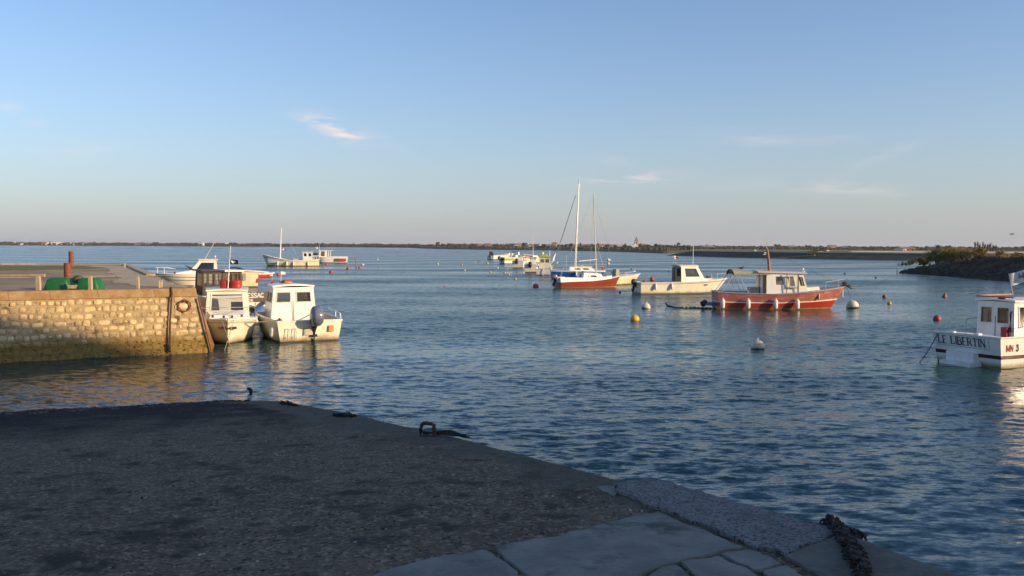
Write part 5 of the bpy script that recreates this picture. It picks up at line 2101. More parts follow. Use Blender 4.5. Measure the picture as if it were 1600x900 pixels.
G_ = 'mooring buoys floating in the harbour'
for a in [(435, 428.5, 6, 'r', 'coral red ball buoy nearest the black-flag motorboat'),
          (427, 443, 10, 'p', 'bright red buoy just behind the roof of the outboard cabin boat'),
          (510, 413, 5, 'r', 'red ball buoy just off the stern of the white masted boat'),
          (517, 424.5, 6, 'r', 'red ball buoy in open water below the two far white boats'),
          (544, 419, 6.5, 'r', 'larger red ball buoy left of the small red stake'),
          (562, 417.5, 5.5, 'r', 'red ball buoy at the foot of the thin red stake'),
          (556.5, 418, 3, 'b', 'tiny dark float touching the red buoy under the stake'),
          (567, 413, 5, 'w', 'off-white ball buoy beside the thin red stake'),
          (590, 405, 3.2, 'w', 'tiny white buoy alone right of the red stake'),
          (591, 417, 2.6, 'd', 'tiny dull red buoy alone right of the white one'),
          (473, 395.5, 2.6, 'w', 'tiny pale float beyond the white masted boat'),
          (493, 386.8, 2.6, 'w', 'tiny white float near the far shore above the masted boat'),
          (620, 389, 2.2, 'w', 'tiny white float close to the far sand bar'),
          (684.5, 412, 4, 'w', 'pale yellow buoy farthest left in the middle of the channel'),
          (721.5, 413.2, 4, 'y', 'yellow buoy left of the line of small boats, upper of its pair'),
          (726, 421.7, 4.2, 'w', 'pale buoy below the upper yellow one left of the small boats'),
          (742, 409.5, 2.8, 'w', 'tiny white float leftmost of the trio by the small boats'),
          (748, 407.5, 2.8, 'b', 'tiny grey float between white and yellow ones by the small boats'),
          (752.5, 410, 3.2, 'y', 'tiny yellow buoy right of the grey float'),
          (761.5, 410.5, 5, 'y', 'yellow buoy just left of the white open boat with the raised rod'),
          (777.5, 418, 4, 'w', 'pale buoy below the lime striped boat'),
          (766, 424.3, 4.4, 'y', 'dull yellow buoy lowest left of the pair of touching ones'),
          (788.5, 425.5, 4.8, 'y', 'yellow buoy, left of two that nearly touch'),
          (795, 428.5, 5, 'y', 'yellow buoy, right of two that nearly touch'),
          (805.5, 435, 5.4, 'y', 'bright yellow buoy nearest the red one below the small boats'),
          (837, 446, 9.5, 'r', 'coral red ball buoy left of the rust-hulled sailboat'),
          (968.5, 456, 5, 'b', 'small black float between the rust-hulled sailboat and the white cabin boat'),
          (986.5, 419.8, 3.4, 'b', 'tiny black float in open water above the white open boat'),
          (1009, 477.5, 14, 'w', 'white ball buoy with yellowed top near the floating chain'),
          (992, 496, 14, 'Y', 'round orange-yellow buoy in the middle of the harbour'),
          (1184, 538, 22, 'w', 'largest white and black mooring buoy alone in front of the red fishing boat'),
          (1332.5, 475, 19, 'w', 'big white and mossy mooring buoy off the bow of the red fishing boat'),
          (1382, 462.5, 7, 'd', 'small dull red ball buoy above the small yellow one'),
          (1389.5, 473, 7, 'y', 'small yellow buoy between the red fishing boat and the right boat'),
          (1475.5, 462, 8, 'c', 'dull red cone buoy standing upright in front of the right dike'),
          (1464, 496, 12, 'd', 'flattened red-brown buoy nearest the boat at the right edge'),
          (1320, 427, 4, 'b', 'small black float beyond the bow of the red fishing boat'),
          (1411, 415, 3.5, 'y', 'tiny yellow-green float at the tip of the right dike'),
          (1046, 423.5, 4, 'd', 'tiny dark red float behind the white cabin boat'),
          (694, 447, 2.5, 'd', 'tiny dull float in the middle of the channel')]:
    buoy(a[0], a[1], a[2], a[3], a[4], G_)
marker_stick(556.3, 418, 402, 'thin red stake standing beside the red and white buoys', REDLETTER, th=.06, lean=-.25)
marker_stick(1401.5, 428, 420, 'short blue post in the water off the tip of the right dike', NAVYP, th=.05)
marker_stick(884.8, 419, 399, 'thin bare pole rising behind the blue sailboat', METAL, th=.03)
marker_stick(1368, 434.5, 432.5, 'dark end of the mooring line floating right of the fishing boat', DKROPE, th=.1)
# pennant buoy beyond the sailboats
b = at_z(950.5, 413, 0)
pb = empty('pennant_buoy', b, 'fishing marker buoy with black and white pennant behind the sailboats', 'marker buoy')
k = b.y / FPX
MB().tube([(0, 0, -.6), (0, 0, 10 * k)], .03, 5).build('pole', METAL, pb)
MB().ball((0, 0, .08), 2.6 * k, 8).build('float', WBUOY, pb)
MB().add([(0, 0, 10 * k), (4.5 * k, .1, 6.5 * k), (0, 0, 5 * k), (0, .02, 10 * k), (4.5 * k, .12, 6.5 * k), (0, .02, 5 * k)], [(0, 1, 2), (5, 4, 3)]).build('white_pennant', FLAGW, pb, smooth=0)
MB().add([(-.2, -.02, 6.8 * k), (1.2 * k, -.02, 5.6 * k), (-.2, -.02, 4.4 * k), (-.2, -.05, 6.8 * k), (1.2 * k, -.05, 5.6 * k), (-.2, -.05, 4.4 * k)], [(0, 1, 2), (5, 4, 3)]).build('black_pennant', FLAGB, pb, smooth=0)


# ------------------------------------------------------------------ boats
def berth(pxs, pys, pxb, pyb, rake):
    """root position, heading and overall length from the pixels of both ends of the waterline"""
    s, b = at_z(pxs, pys), at_z(pxb, pyb)
    d = (b - s)
    ln = d.length + rake
    d.normalize()
    return s + d * (ln / 2), math.atan2(d.y, d.x), ln


def red_fishing_boat():
    rake = .75
    c, rz, L = berth(1116, 481, 1297, 482.3, rake)
    rt = thing_boat('fishing_boat', c, rz, 'faded red wooden fishing boat with white wheelhouse and ochre awning', 'fishing boat')
    k = c.y / FPX
    X = lambda px: (px - 1216) * k
    h = hull(rt, L, 2.15, (.83, .76, 1.12), tr=.80, tm=.5, p=2.5, rake=rake, draft=.35,
             bands=((.07, 1), (.40, 2), (.465, 1), (1, 0)), mats=(REDHULL, CREAM, REDLOW), cap=GREYDECK, capr=.03, fl=.35, openr=(.04, .36), deckmat=GREYDECK, wlf=.9)
    zc = .74
    cabin(rt, X(1184), X(1256), .72, .60, zc, 1.08, rear_dx=0, front_dx=.30, tumble=.04, hf=1.02,
          hol={'side': [(.02, .08, .085, .93), (.31, .45, .49, .84), (.60, .40, .74, .84), (.86, .42, .96, .86)], 'front': [(.08, .4, .46, .85), (.54, .4, .92, .85)], 'rear': [(.35, .03, .65, .9)]},
          mat=WCAB, roofm=PINKISH, over=(.16, .25, .10), frame=None)
    for s in (-1, 1):
        yy = s * .735
        MB().box((X(1220.5), yy, zc + .52), (.035, .03, 1.02)).build('door_post', BRWOOD, rt, smooth=0)
        MB().box((X(1238), yy * .965, zc + .5), (.06, .03, 1.0)).build('door_post', BRWOOD, rt, smooth=0)
        MB().box((X(1229), yy * .985, zc + .33), (.5, .02, .03)).build('door_sill', BRWOOD, rt, smooth=0)
        MB().box((X(1187), yy * 1.0, zc + .5), (.16, .03, .98)).build('dark_doorway', DKWOOD, rt, smooth=0)
        mb = MB()
        for (px, py) in ((1225, 1237),):
            for (u0, v0, w_, h_) in ((X(1225.5) - .03, zc + .66, .04, .56), (X(1235.5) + .03, zc + .64, .04, .56), (X(1230.5), zc + .93, .42, .04), (X(1230.5), zc + .38, .42, .05)):
                mb.box((u0, yy * .985, v0), (w_, .04, h_))
        mb.build('door_window_frame', WPAINT, rt, smooth=0)
    # foredeck trunk
    mb = MB()
    a, b_ = X(1244), X(1275)
    mb.add([(a, -.56, .7), (b_, -.40, .8), (b_, .40, .8), (a, .56, .7), (a, -.52, 1.04), (b_ - .05, -.36, 1.13), (b_ - .05, .36, 1.13), (a, .52, 1.04)],
           [(4, 5, 6, 7), (0, 1, 5, 4), (1, 2, 6, 5), (2, 3, 7, 6), (3, 0, 4, 7)])
    mb.build('foredeck_trunk', CREAM, rt, smooth=0)
    # awning
    mb = MB()
    x0, x1 = X(1139), X(1196)
    vs = []
    n, m = 10, 8
    for q in (0, .012):
        for i in range(n + 1):
            t = i / n
            for j in range(m + 1):
                s = -1 + 2 * j / m
                zz = 1.93 - .20 * abs(s) ** 3 - .05 * math.sin(PI * t) * (1 - s * s) - q
                vs.append((lerp(x0, x1, t), s * lerp(.78, .78, t), zz))
    S = (n + 1) * (m + 1)
    fs = []
    for i in range(n):
        for j in range(m):
            a = i * (m + 1) + j
            fs += [(a, a + m + 1, a + m + 2, a + 1), (S + a + 1, S + a + m + 2, S + a + m + 1, S + a)]
    mb.add(vs, fs)
    mb.build('awning', CANVAS, rt, smooth=60)
    mb = MB()
    for i in range(m):
        pass
    mb.tube([(x0 - .01, -.78, 1.72), (x0 - .02, -.6, 1.84), (x0 - .02, -.3, 1.92), (x0 - .02, 0, 1.93), (x0 - .02, .3, 1.92), (x0 - .02, .6, 1.84), (x0 - .01, .78, 1.72)], .045, 7)
    mb.build('awning_bow', DKWOOD, rt)
    mb = MB()
    for s in (-1, 1):
        mb.tube([(x0 + .05, s * .76, 1.75), (X(1120), s * .85, .82)], .016, 5)
        mb.tube([(x0 + .25, s * .76, 1.75), (X(1162), s * .98, .76)], .012, 5)
        mb.tube([(x0 + .1, s * .76, 1.75), (X(1150), s * .96, 1.0)], .010, 5)
    mb.build('awning_stays', METAL, rt)
    # mast
    mx = X(1199)
    MB().tube([(mx + .02, 0, 1.8), (mx - .05, 0, 2.5), (mx - .12, 0, 3.02)], [.088, .07, .045], 10).build('mast', WOODV, rt)
    MB().tube([(mx - .13, 0, 3.0), (mx - .18, 0, 3.55)], [.012, .006], 5).box((mx - .15, 0, 3.12), (.03, .03, .25)).build('mast_antenna', METAL, rt)
    MB().box((mx - .18, 0, 2.72), (.30, .035, .035)).box((mx - .22, 0, 2.80), (.10, .10, .06)).build('crosstree', WPAINT, rt, smooth=0)
    mb = MB()
    for (a, b_) in (((mx - .1, 0, 2.95), (X(1312), 0, 1.18)), ((mx - .1, 0, 2.9), (X(1186), .7, 1.8)), ((mx - .1, 0, 2.9), (X(1186), -.7, 1.8)), ((mx + .06, .05, 1.9), (mx + .03, .05, 2.95))):
        mb.tube([a, b_], .005, 4)
    mb.build('rigging', DKROPE, rt)
    # pulpit rail, anchor roller and anchor
    f = X(1306)
    rail(rt, [(X(1284), -.3, 1.34), (f, -.05, 1.45), (f + .35, 0, 1.50)], [((X(1284), -.3, 1.0), (X(1284), -.3, 1.34)), ((f, -.05, 1.1), (f, -.05, 1.45))], .018)
    mb = MB()
    mb.box((X(1317), 0, 1.18), (.45, .12, .07)).tube([(X(1312), 0, 1.3), (X(1318), 0, 1.18), (X(1325), 0, 1.12)], .035, 6)
    mb.tube([(X(1320), -.12, 1.14), (X(1327), 0, 1.02), (X(1320), .12, 1.14)], .03, 6).box((X(1316), 0, 1.3), (.12, .2, .14))
    mb.build('anchor', ENGDK, rt)
    MB().box((X(1313.5), 0, .82), (.05, .04, .45), M=Matrix.Translation((0, 0, 0))).build('stem_iron', WPAINT, rt, smooth=0)
    # searchlight on roof, deck gear
    mb = MB().ball((X(1251), 0, 1.99), .07, 8).tube([(X(1251), 0, 1.85), (X(1251), 0, 1.95)], .02, 5).ball((X(1256), .3, 1.86), .045, 6)
    mb.build('roof_light', WPAINT, rt)
    mb = MB().box((X(1176), .2, .86), (.45, .7, .38)).build('engine_box', BEIGEDECK, rt, smooth=0)
    # bow name, too worn to read
    p0 = h.pt(.80, .80, -1)
    p1 = h.pt(.90, .80, -1)
    up = (h.pt(.85, .95, -1) - h.pt(.85, .75, -1)).normalized()
    mb, _ = lettering('L ARCHE', p0 + V((0, -.012, 0)), p1 - p0, up, .11, .12, .07, wid=.95)
    mb.build('bow_name', PINKISH, rt, smooth=0)
    # swim step and tilted auxiliary engine
    MB().box((-L / 2 - .25, 0, .22), (.55, 1.2, .10)).tube([(-L / 2 - .05, .4, .2), (-L / 2 + .03, .4, .0)], .03, 5).build('swim_step', pm('bluish_step_paint', (.12, .15, .22), (.08, .1, .16), 4, .6), rt, smooth=0)
    MB().supr([(.02, 0, 0, .10, .05), (.1, 0, 0, .16, .08), (.3, -.02, 0, .14, .07), (.38, -.02, 0, .05, .03)], 10, M=Matrix.Translation((-L / 2 - .75, -.3, .16)) @ Matrix.Rotation(1.1, 4, 'Y')).build('rudder_head', ENGDK, rt)
    # fenders hang on the near side
    fr = 'white fenders along the side of the red fishing boat'
    labs = ['white tube fender nearest the stern of the red fishing boat', 'white tube fender below the awning stay of the red fishing boat',
            'white tube fender below the wheelhouse of the red fishing boat', 'white tube fender below the foredeck of the red fishing boat']
    R_ = rt.matrix_basis
    M = Matrix.Translation(c) @ Matrix.Rotation(rz, 4, 'Z')
    fm = None
    for i, px in enumerate((1121.5, 1162, 1206, 1241.5)):
        t = (X(px) + L / 2) / L
        q = h.pt(t, .5, -1)
        p = M @ V((q.x, q.y - .13, .27))
        if fm is None:
            fm = fender_mesh(.105, .46).build('hanging_fender', WBUOY if False else WPAINT, loc=p)
            o = fm
        else:
            o = copy_obj(fm, loc=p)
        tag(o, labs[i], 'fender', fr)
        e = h.pt(t, 1, -1)
        MB().tube([(q.x, q.y - .13, .55), (e.x, e.y - .03, e.z + .03)], .007, 4).build('fender_line', ROPE, rt)
    q = h.pt((X(1276.5) + L / 2) / L, .6, -1)
    o = fender_mesh(.055, .36).build('hanging_fender', CANVAS, loc=M @ V((q.x, q.y - .08, .66)))
    tag(o, 'slim beige fender near the bow of the red fishing boat', 'fender')
    # mooring lines
    mb = MB()
    b0, b1 = M @ V((X(1318), 0, 1.15)), at_z(1385, 436)
    mb.tube([lerp(b0, b1, i / 12) - V((0, 0, .45 * math.sin(PI * i / 12) * .6)) for i in range(13)], .012, 4)
    b1 = at_z(1332, 472)
    mb.tube([lerp(b0, b1, i / 8) for i in range(9)], .010, 4)
    tag(mb.build('mooring_line', DKROPE), 'thin dark mooring lines running from the bow of the red fishing boat', 'rope')
    bird = empty('small_bird', M @ V((X(1156.5), .1, 1.93)), 'small dark bird perched on the ochre awning', 'bird')
    mb = MB().ball((0, 0, .10), .06, 8, sz=(1.5, .9, 1)).ball((.09, 0, .17), .035, 8).tube([(-.06, 0, .09), (-.17, 0, .05)], [.03, .01], 5).tube([(0, .02, .06), (0, .02, -.01)], .006, 4).tube([(0, -.02, .06), (0, -.02, -.01)], .006, 4)
    mb.tube([(.12, 0, .17), (.15, 0, .165)], [.012, .003], 4)
    mb.build('body', BLACKP, bird)


red_fishing_boat()
# floating chain of small yellow and black floats
pts = [at_z(1043 + 77 * i / 24, interp(i, [0, 4, 12, 24], [478, 481.5, 481.6, 482.5])) for i in range(25)]
mb = MB().tube([q + V((0, 0, .01)) for q in pts], .025, 5)
for i, q in enumerate(pts):
    mb.ball((q.x, q.y, .02), .055 if i % 2 else .04, 6, sz=(1.5, 1, 1))
mb.tube([pts[0], pts[0] + V((-.12, 0, .14)), pts[0] + V((-.05, 0, .2))], .035, 5)
o = mb.build('floating_line', DKROPE)
tag(o, 'dark floating line with small floats trailing astern of the red fishing boat', 'float line')
mb = MB()
for i, q in enumerate(pts):
    if i % 2 == 0 and i > 6:
        mb.ball((q.x, q.y - .03, .045), .045, 6, sz=(1.3, 1, .8))
mb.build('small_floats', YBUOY, o)


def white_cabin_boat():
    rake = .85
    c, rz, L = berth(993.5, 459.6, 1117, 458.6, rake)
    rt = thing_boat('cabin_boat', c, rz, 'white cabin motorboat with flag and tall whip antenna behind the red fishing boat', 'motorboat')
    k = c.y / FPX
    X = lambda px: (px - 1065) * k
    h = hull(rt, L, 2.1, (.76, .80, 1.0), tr=.86, tm=.45, p=2.6, rake=rake, bands=((.12, 1), (.86, 0), (.90, 1), (1, 0)), mats=(CREAM, pm('blue_grey_boot', (.10, .13, .18), None, 4, .5)), fl=.3,
             openr=(.03, .40), deckmat=WCAB)
    cabin(rt, X(1056), X(1100), .78, .62, .76, 1.05, rear_dx=0, front_dx=.62, tumble=.08, hol={'side': [(.20, .36, .84, .88)], 'front': [(.06, .34, .46, .86), (.54, .34, .94, .86)], 'rear': 'open'},
          mat=CREAM, roofm=PINKISH, over=(.05, .12, .05), rth=.06, gl=DGLASS)
    MB().box((X(1055.5), .5, 1.25), (.05, .35, .9)).build('open_door', NAVYP, rt, smooth=0)
    mb = MB()
    a, b_ = X(1094), X(1122)
    mb.add([(a, -.62, .8), (b_, -.35, .9), (b_, .35, .9), (a, .62, .8), (a, -.5, 1.0), (b_ - .3, -.2, 1.03), (b_ - .3, .2, 1.03), (a, .5, 1.0)], [(4, 5, 6, 7), (0, 1, 5, 4), (1, 2, 6, 5), (2, 3, 7, 6), (3, 0, 4, 7)])
    mb.build('foredeck_trunk', PINKISH, rt, smooth=0)
    MB().box((X(1082) - .3, -.655, .83), (.02, .01, .01)).box((X(1096), -.83, .62), (.26, .04, .07)).build('side_vent', ENGDK, rt, smooth=0)
    MB().tube([(X(1083), 0, 1.8), (X(1083.5), 0, 3.75)], [.03, .018], 5).build('whip_antenna', METAL, rt)
    flag(rt, (X(1056), 0, 1.85), (X(1048.5), 0, 2.5), .38, .24, FLAGW, dirv=(1, -.2, 0), droop=.15, emblem=([FLAGR], [(4, 9, 1, 4, 1)]))
    mb = MB()
    rail(rt, [(X(1118), -.45, 1.3), (X(1137), -.12, 1.36), (X(1141), 0, 1.37), (X(1137), .12, 1.36), (X(1118), .45, 1.3)],
         [((X(1120), -.42, .96), (X(1120), -.43, 1.3)), ((X(1133), -.15, 1.0), (X(1135), -.15, 1.35)), ((X(1133), .15, 1.0), (X(1135), .15, 1.35)), ((X(1120), .42, .96), (X(1120), .43, 1.3))])
    MB().box((X(1111), .1, 1.08), (.2, .16, .10)).ball((X(1107), 0, 1.12), .07, 6).build('anchor_winch', ENGDK, rt)
    MB().tube([(X(1058), -.7, .78), (X(1058), -.7, 1.75)], .014, 5).tube([(X(1058), .7, .78), (X(1058), .7, 1.75)], .014, 5).build('grab_post', METAL, rt)
    M = Matrix.Translation(c) @ Matrix.Rotation(rz, 4, 'Z')
    for px, z, r_, lb in ((1016, .95, .16, 'large red ball float lying in the cockpit of the white cabin boat'), (1003.5, .80, .12, 'smaller red float at the stern of the white cabin boat')):
        tag(MB().ball((0, 0, 0), r_, 12).tube([(0, 0, r_ * .9), (0, 0, r_ * 1.25)], r_ * .2, 6).build('ball_float', REDBUOY, loc=M @ V((X(px), .1, z))), lb, 'float')
    for px, lb in ((1012, 'short white fender at the stern side of the white cabin boat'), (1039, 'short white fender amidships on the white cabin boat')):
        q = h.pt((X(px) + L / 2) / L, .75, -1)
        tag(fender_mesh(.075, .36).build('hanging_fender', WPAINT, loc=M @ V((q.x, q.y - .08, .5))), lb, 'fender')
    outboard(rt, (-L / 2 - .12, 0, .62), 0, .1, .7, ENGDK)


white_cabin_boat()


def outboard_cabin_boat():
    a, b = at_z(438, 536), at_z(530, 531.5)
    c0 = (a + b) / 2
    d = (b - a).normalized()
    fw = V((-d.y, d.x, 0))
    L = 5.0
    c = c0 + fw * (L / 2)
    rz = math.atan2(fw.y, fw.x)
    rt = thing_boat('cabin_boat', c, rz, 'small white cabin boat seen from astern with grey tilted outboard', 'motorboat')
    B = (b - a).length / .9
    h = hull(rt, L, B + .08, (.66, .74, .92), tr=.95, tm=.42, p=2.3, rake=.55, bands=((.05, 1), (.86, 0), (1, 0)), mats=(CREAM, pm('dark_boot_paint', (.04, .05, .05), None, 4, .6)), cap=WPAINT, fl=.28, openr=(.03, .60),
             inner=BEIGEDECK, deckmat=WCAB, wlf=.9, capr=.035)
    x0 = -L / 2 + 1.85
    cabin(rt, x0, x0 + 1.6, .80, .68, .30, 1.36, rear_dx=.04, front_dx=.35, tumble=.12,
          hol={'rear': [(.08, .63, .43, .89), (.555, .63, .92, .89)], 'side': [(.12, .62, .45, .88), (.52, .62, .86, .88)], 'front': [(.08, .6, .92, .9)]}, mat=WCAB, roofm=WCAB, over=(.04, .02, .03), rth=.06, frame=METAL, gl=GLASS)
    MB().box((x0 - .012, -.0, .78), (.012, .012, .9)).box((x0 - .012, .045, .78), (.012, .008, .9)).build('door_seam', GREYDECK, rt, smooth=0)
    # cuddy flare joining hull to cabin
    outboard(rt, (-L / 2 - .10, -.12, .62), 0, -.62, 1.12, COWL)
    mb = MB()
    for yy in (.50, .72):
        for s in (-.055, .055):
            mb.tube([(-L / 2 - .03, yy + s, .45), (-L / 2 - .05, yy + s, .10)], .012, 5)
        mb.tube([(-L / 2 - .05, yy - .055, .17), (-L / 2 - .05, yy + .055, .17)], .012, 5)
        mb.tube([(-L / 2 - .04, yy - .055, .44), (-L / 2 - .04, yy + .055, .44)], .012, 5)
    mb.build('boarding_ladder', METAL, rt)
    mb = MB().box((-L / 2 - .03, -.68, .40), (.03, .17, .20), taper=.9).build('orange_plate', pm('orange_board', (.62, .22, .06), (.5, .2, .08), 14, .6), rt, smooth=0)
    mb = MB().box((-L / 2 - .015, .2, .35), (.02, .02, .3)).box((-L / 2 - .02, .05, .33), (.03, .25, .22)).build('transom_pad', BEIGEDECK, rt, smooth=0)
    mb = MB().supr([(0, 0, 0, .22, .16), (.05, 0, 0, .22, .16), (.09, 0, 0, .12, .1)], 12, M=Matrix.Translation((x0 + .6, .08, 1.80)))
    mb.build('orange_hatch', ORANGEP, rt)
    MB().box((x0 + .35, .32, 1.83), (.05, .14, .07)).ball((x0 + .3, .28, 1.85), .035, 6).build('roof_lamp', ENGDK, rt)
    flag(rt, (x0 + .6, .28, 1.78), (x0 + .6, .28, 2.18), .16, .1, FLAGW, dirv=(.2, -1, 0), droop=.1, pole=MASTM)
    # stern cleats and rails on the right gunwale
    rail(rt, [(-L / 2 + .05, -B / 2 + .04, .70), (-L / 2 + .12, -B / 2 + .03, .86), (-L / 2 + .7, -B / 2 - .0, .93), (-L / 2 + 1.5, -B / 2 - .02, .95)],
         [((-L / 2 + .7, -B / 2, .7), (-L / 2 + .7, -B / 2, .93))], .022, WPAINT)
    MB().ball((-L / 2 + .06, B / 2 - .1, .74), .05, 6).box((-L / 2 + .06, B / 2 - .10, .72), (.05, .16, .04)).build('stern_cleat', RUST, rt)
    MB().box((-L / 2 + .45, .1, .5), (.35, .5, .3)).box((-L / 2 + 1.2, -.5, .42), (.5, .35, .25)).build('cockpit_box', BEIGEDECK, rt, smooth=0)
    M = Matrix.Translation(c) @ Matrix.Rotation(rz, 4, 'Z')
    p = M @ V((-L / 2 + .25, B / 2 + .09, .34))
    tag(fender_mesh(.07, .34).build('hanging_fender', WPAINT, loc=p, rot=(.15, .2, 0)), 'white fender on the left side of the outboard cabin boat', 'fender')
    return M, L, B


MD, LDD, BD = outboard_cabin_boat()


def bow_on_boat():
    st = at_z(355.5, 538)
    fw = V((.30, -.954, 0)).normalized()
    L, rake = 4.7, .35
    c = st - fw * (L / 2 - rake)
    rz = math.atan2(fw.y, fw.x)
    rt = thing_boat('cabin_boat', c, rz, 'small cream cabin boat moored bow towards the slipway beside the quay corner', 'motorboat')
    h = hull(rt, L, 1.86, (.62, .68, .80), tr=.9, tm=.5, p=3.4, rake=rake, bands=((.05, 1), (.84, 0), (.90, 2), (1, 0)),
             mats=(CREAM, MATS['dark_boot_paint'], BEIGEDECK), cap=WPAINT, openr=(.03, .34), deckmat=WCAB, wlf=.88, finebow=.5)
    x1 = L / 2 - 1.30
    cabin(rt, x1 - 1.7, x1, .72, .68, .62, .98, rear_dx=0, front_dx=.28, tumble=.07, hf=.96, hol={'front': [(.10, .36, .90, .92)], 'side': [(.1, .4, .42, .88), (.5, .4, .82, .88)], 'rear': 'open'},
          mat=CREAM, roofm=CREAM, over=(.05, .05, .04), rth=.05, frame=WPAINT, gl=GLASS, camber=.03)
    mb = MB()
    a, b_ = x1 - .05, x1 + .42
    mb.add([(a, -.66, .66), (b_, -.58, .68), (b_, .58, .68), (a, .66, .66), (a, -.62, .98), (b_ - .12, -.5, .86), (b_ - .12, .5, .86), (a, .62, .98)], [(4, 5, 6, 7), (0, 1, 5, 4), (1, 2, 6, 5), (2, 3, 7, 6), (3, 0, 4, 7)])
    mb.build('cuddy', WCAB, rt, smooth=0)
    MB().box((x1 - .55, .34, .98), (.02, .45, .5)).build('cabin_curtain', CANVAS, rt, smooth=0)
    mb = MB()
    for yy in (-.62, -.15, .2, .62):
        mb.box((L / 2 - .28 - abs(yy) * .55, yy * .7, .86), (.05, .07, .08))
    mb.build('deck_cleats', ENGDK, rt)
    zr = 1.12
    rail(rt, [(x1 - .1, -.80, zr), (L / 2 - .5, -.62, zr + .02), (L / 2 - .1, 0, zr + .04), (L / 2 - .5, .62, zr + .02), (x1 - .1, .80, zr)],
         [((L / 2 - .5, s * .62, .82), (L / 2 - .5, s * .62, zr + .02)) for s in (-1, 1)], .009)
    mb = MB().ball((L / 2 - .17, 0, .52), .06, 7).box((L / 2 - .2, 0, .52), (.1, .55, .07)).build('bow_eye_plate', RUST, rt)
    MB().tube([(x1 - .75, .02, 1.62), (x1 - .75, .12, 3.05)], [.022, .01], 6).build('antenna', METAL, rt)
    M = Matrix.Translation(c) @ Matrix.Rotation(rz, 4, 'Z')
    for i, (yy, lb) in enumerate(((-.06, 'bright red drum on the cream boat roof, left of the antenna'), (.28, 'bright red drum on the cream boat roof, behind the antenna foot'))):
        mb = MB().supr([(0, 0, 0, .14, .14), (.02, 0, 0, .165, .165), (.11, 0, 0, .17, .17), (.13, 0, 0, .16, .16), (.15, 0, 0, .17, .17), (.24, 0, 0, .165, .165), (.26, 0, 0, .13, .13)], 16, e=.75)
        mb.tube([(-.07, 0, .25), (-.05, 0, .30), (.05, 0, .30), (.07, 0, .25)], .015, 5)
        tag(mb.build('red_drum', REDP, loc=M @ V((x1 - .95 + .12 * i, yy, 1.66))), lb, 'drum')
    # bow lines going down into the water and to the quay
    mb = MB()
    for (y0, px, py) in ((.22, 351, 547), (-.18, 362, 547)):
        a = M @ V((L / 2 - .25, y0, .84))
        b_ = at_z(px, py)
        mb.tube([a, b_, b_ + (b_ - a) * .3], .010, 5)
    a = M @ V((L / 2 - .5, .6, .84))
    b_ = qf(.02, QH - .5, .08)
    mb.tube([lerp(a, b_, i / 8) - V((0, 0, .08 * math.sin(PI * i / 8))) for i in range(9)], .008, 5)
    tag(mb.build('mooring_line', ROPE), 'thin pale lines dropping from the bow of the cream cabin boat', 'rope')
    a = M @ V((L / 2 - .9, -.88, .74))
    b_ = MD @ V((-LDD / 2 + .1, BD / 2 - .02, .72))
    mb = MB().tube([lerp(a, b_, i / 10) - V((0, 0, .10 * math.sin(PI * i / 10))) for i in range(11)], .016, 6)
    tag(mb.build('mooring_line', ROPE), 'pale rope slung between the two nearest white cabin boats', 'rope')


bow_on_boat()


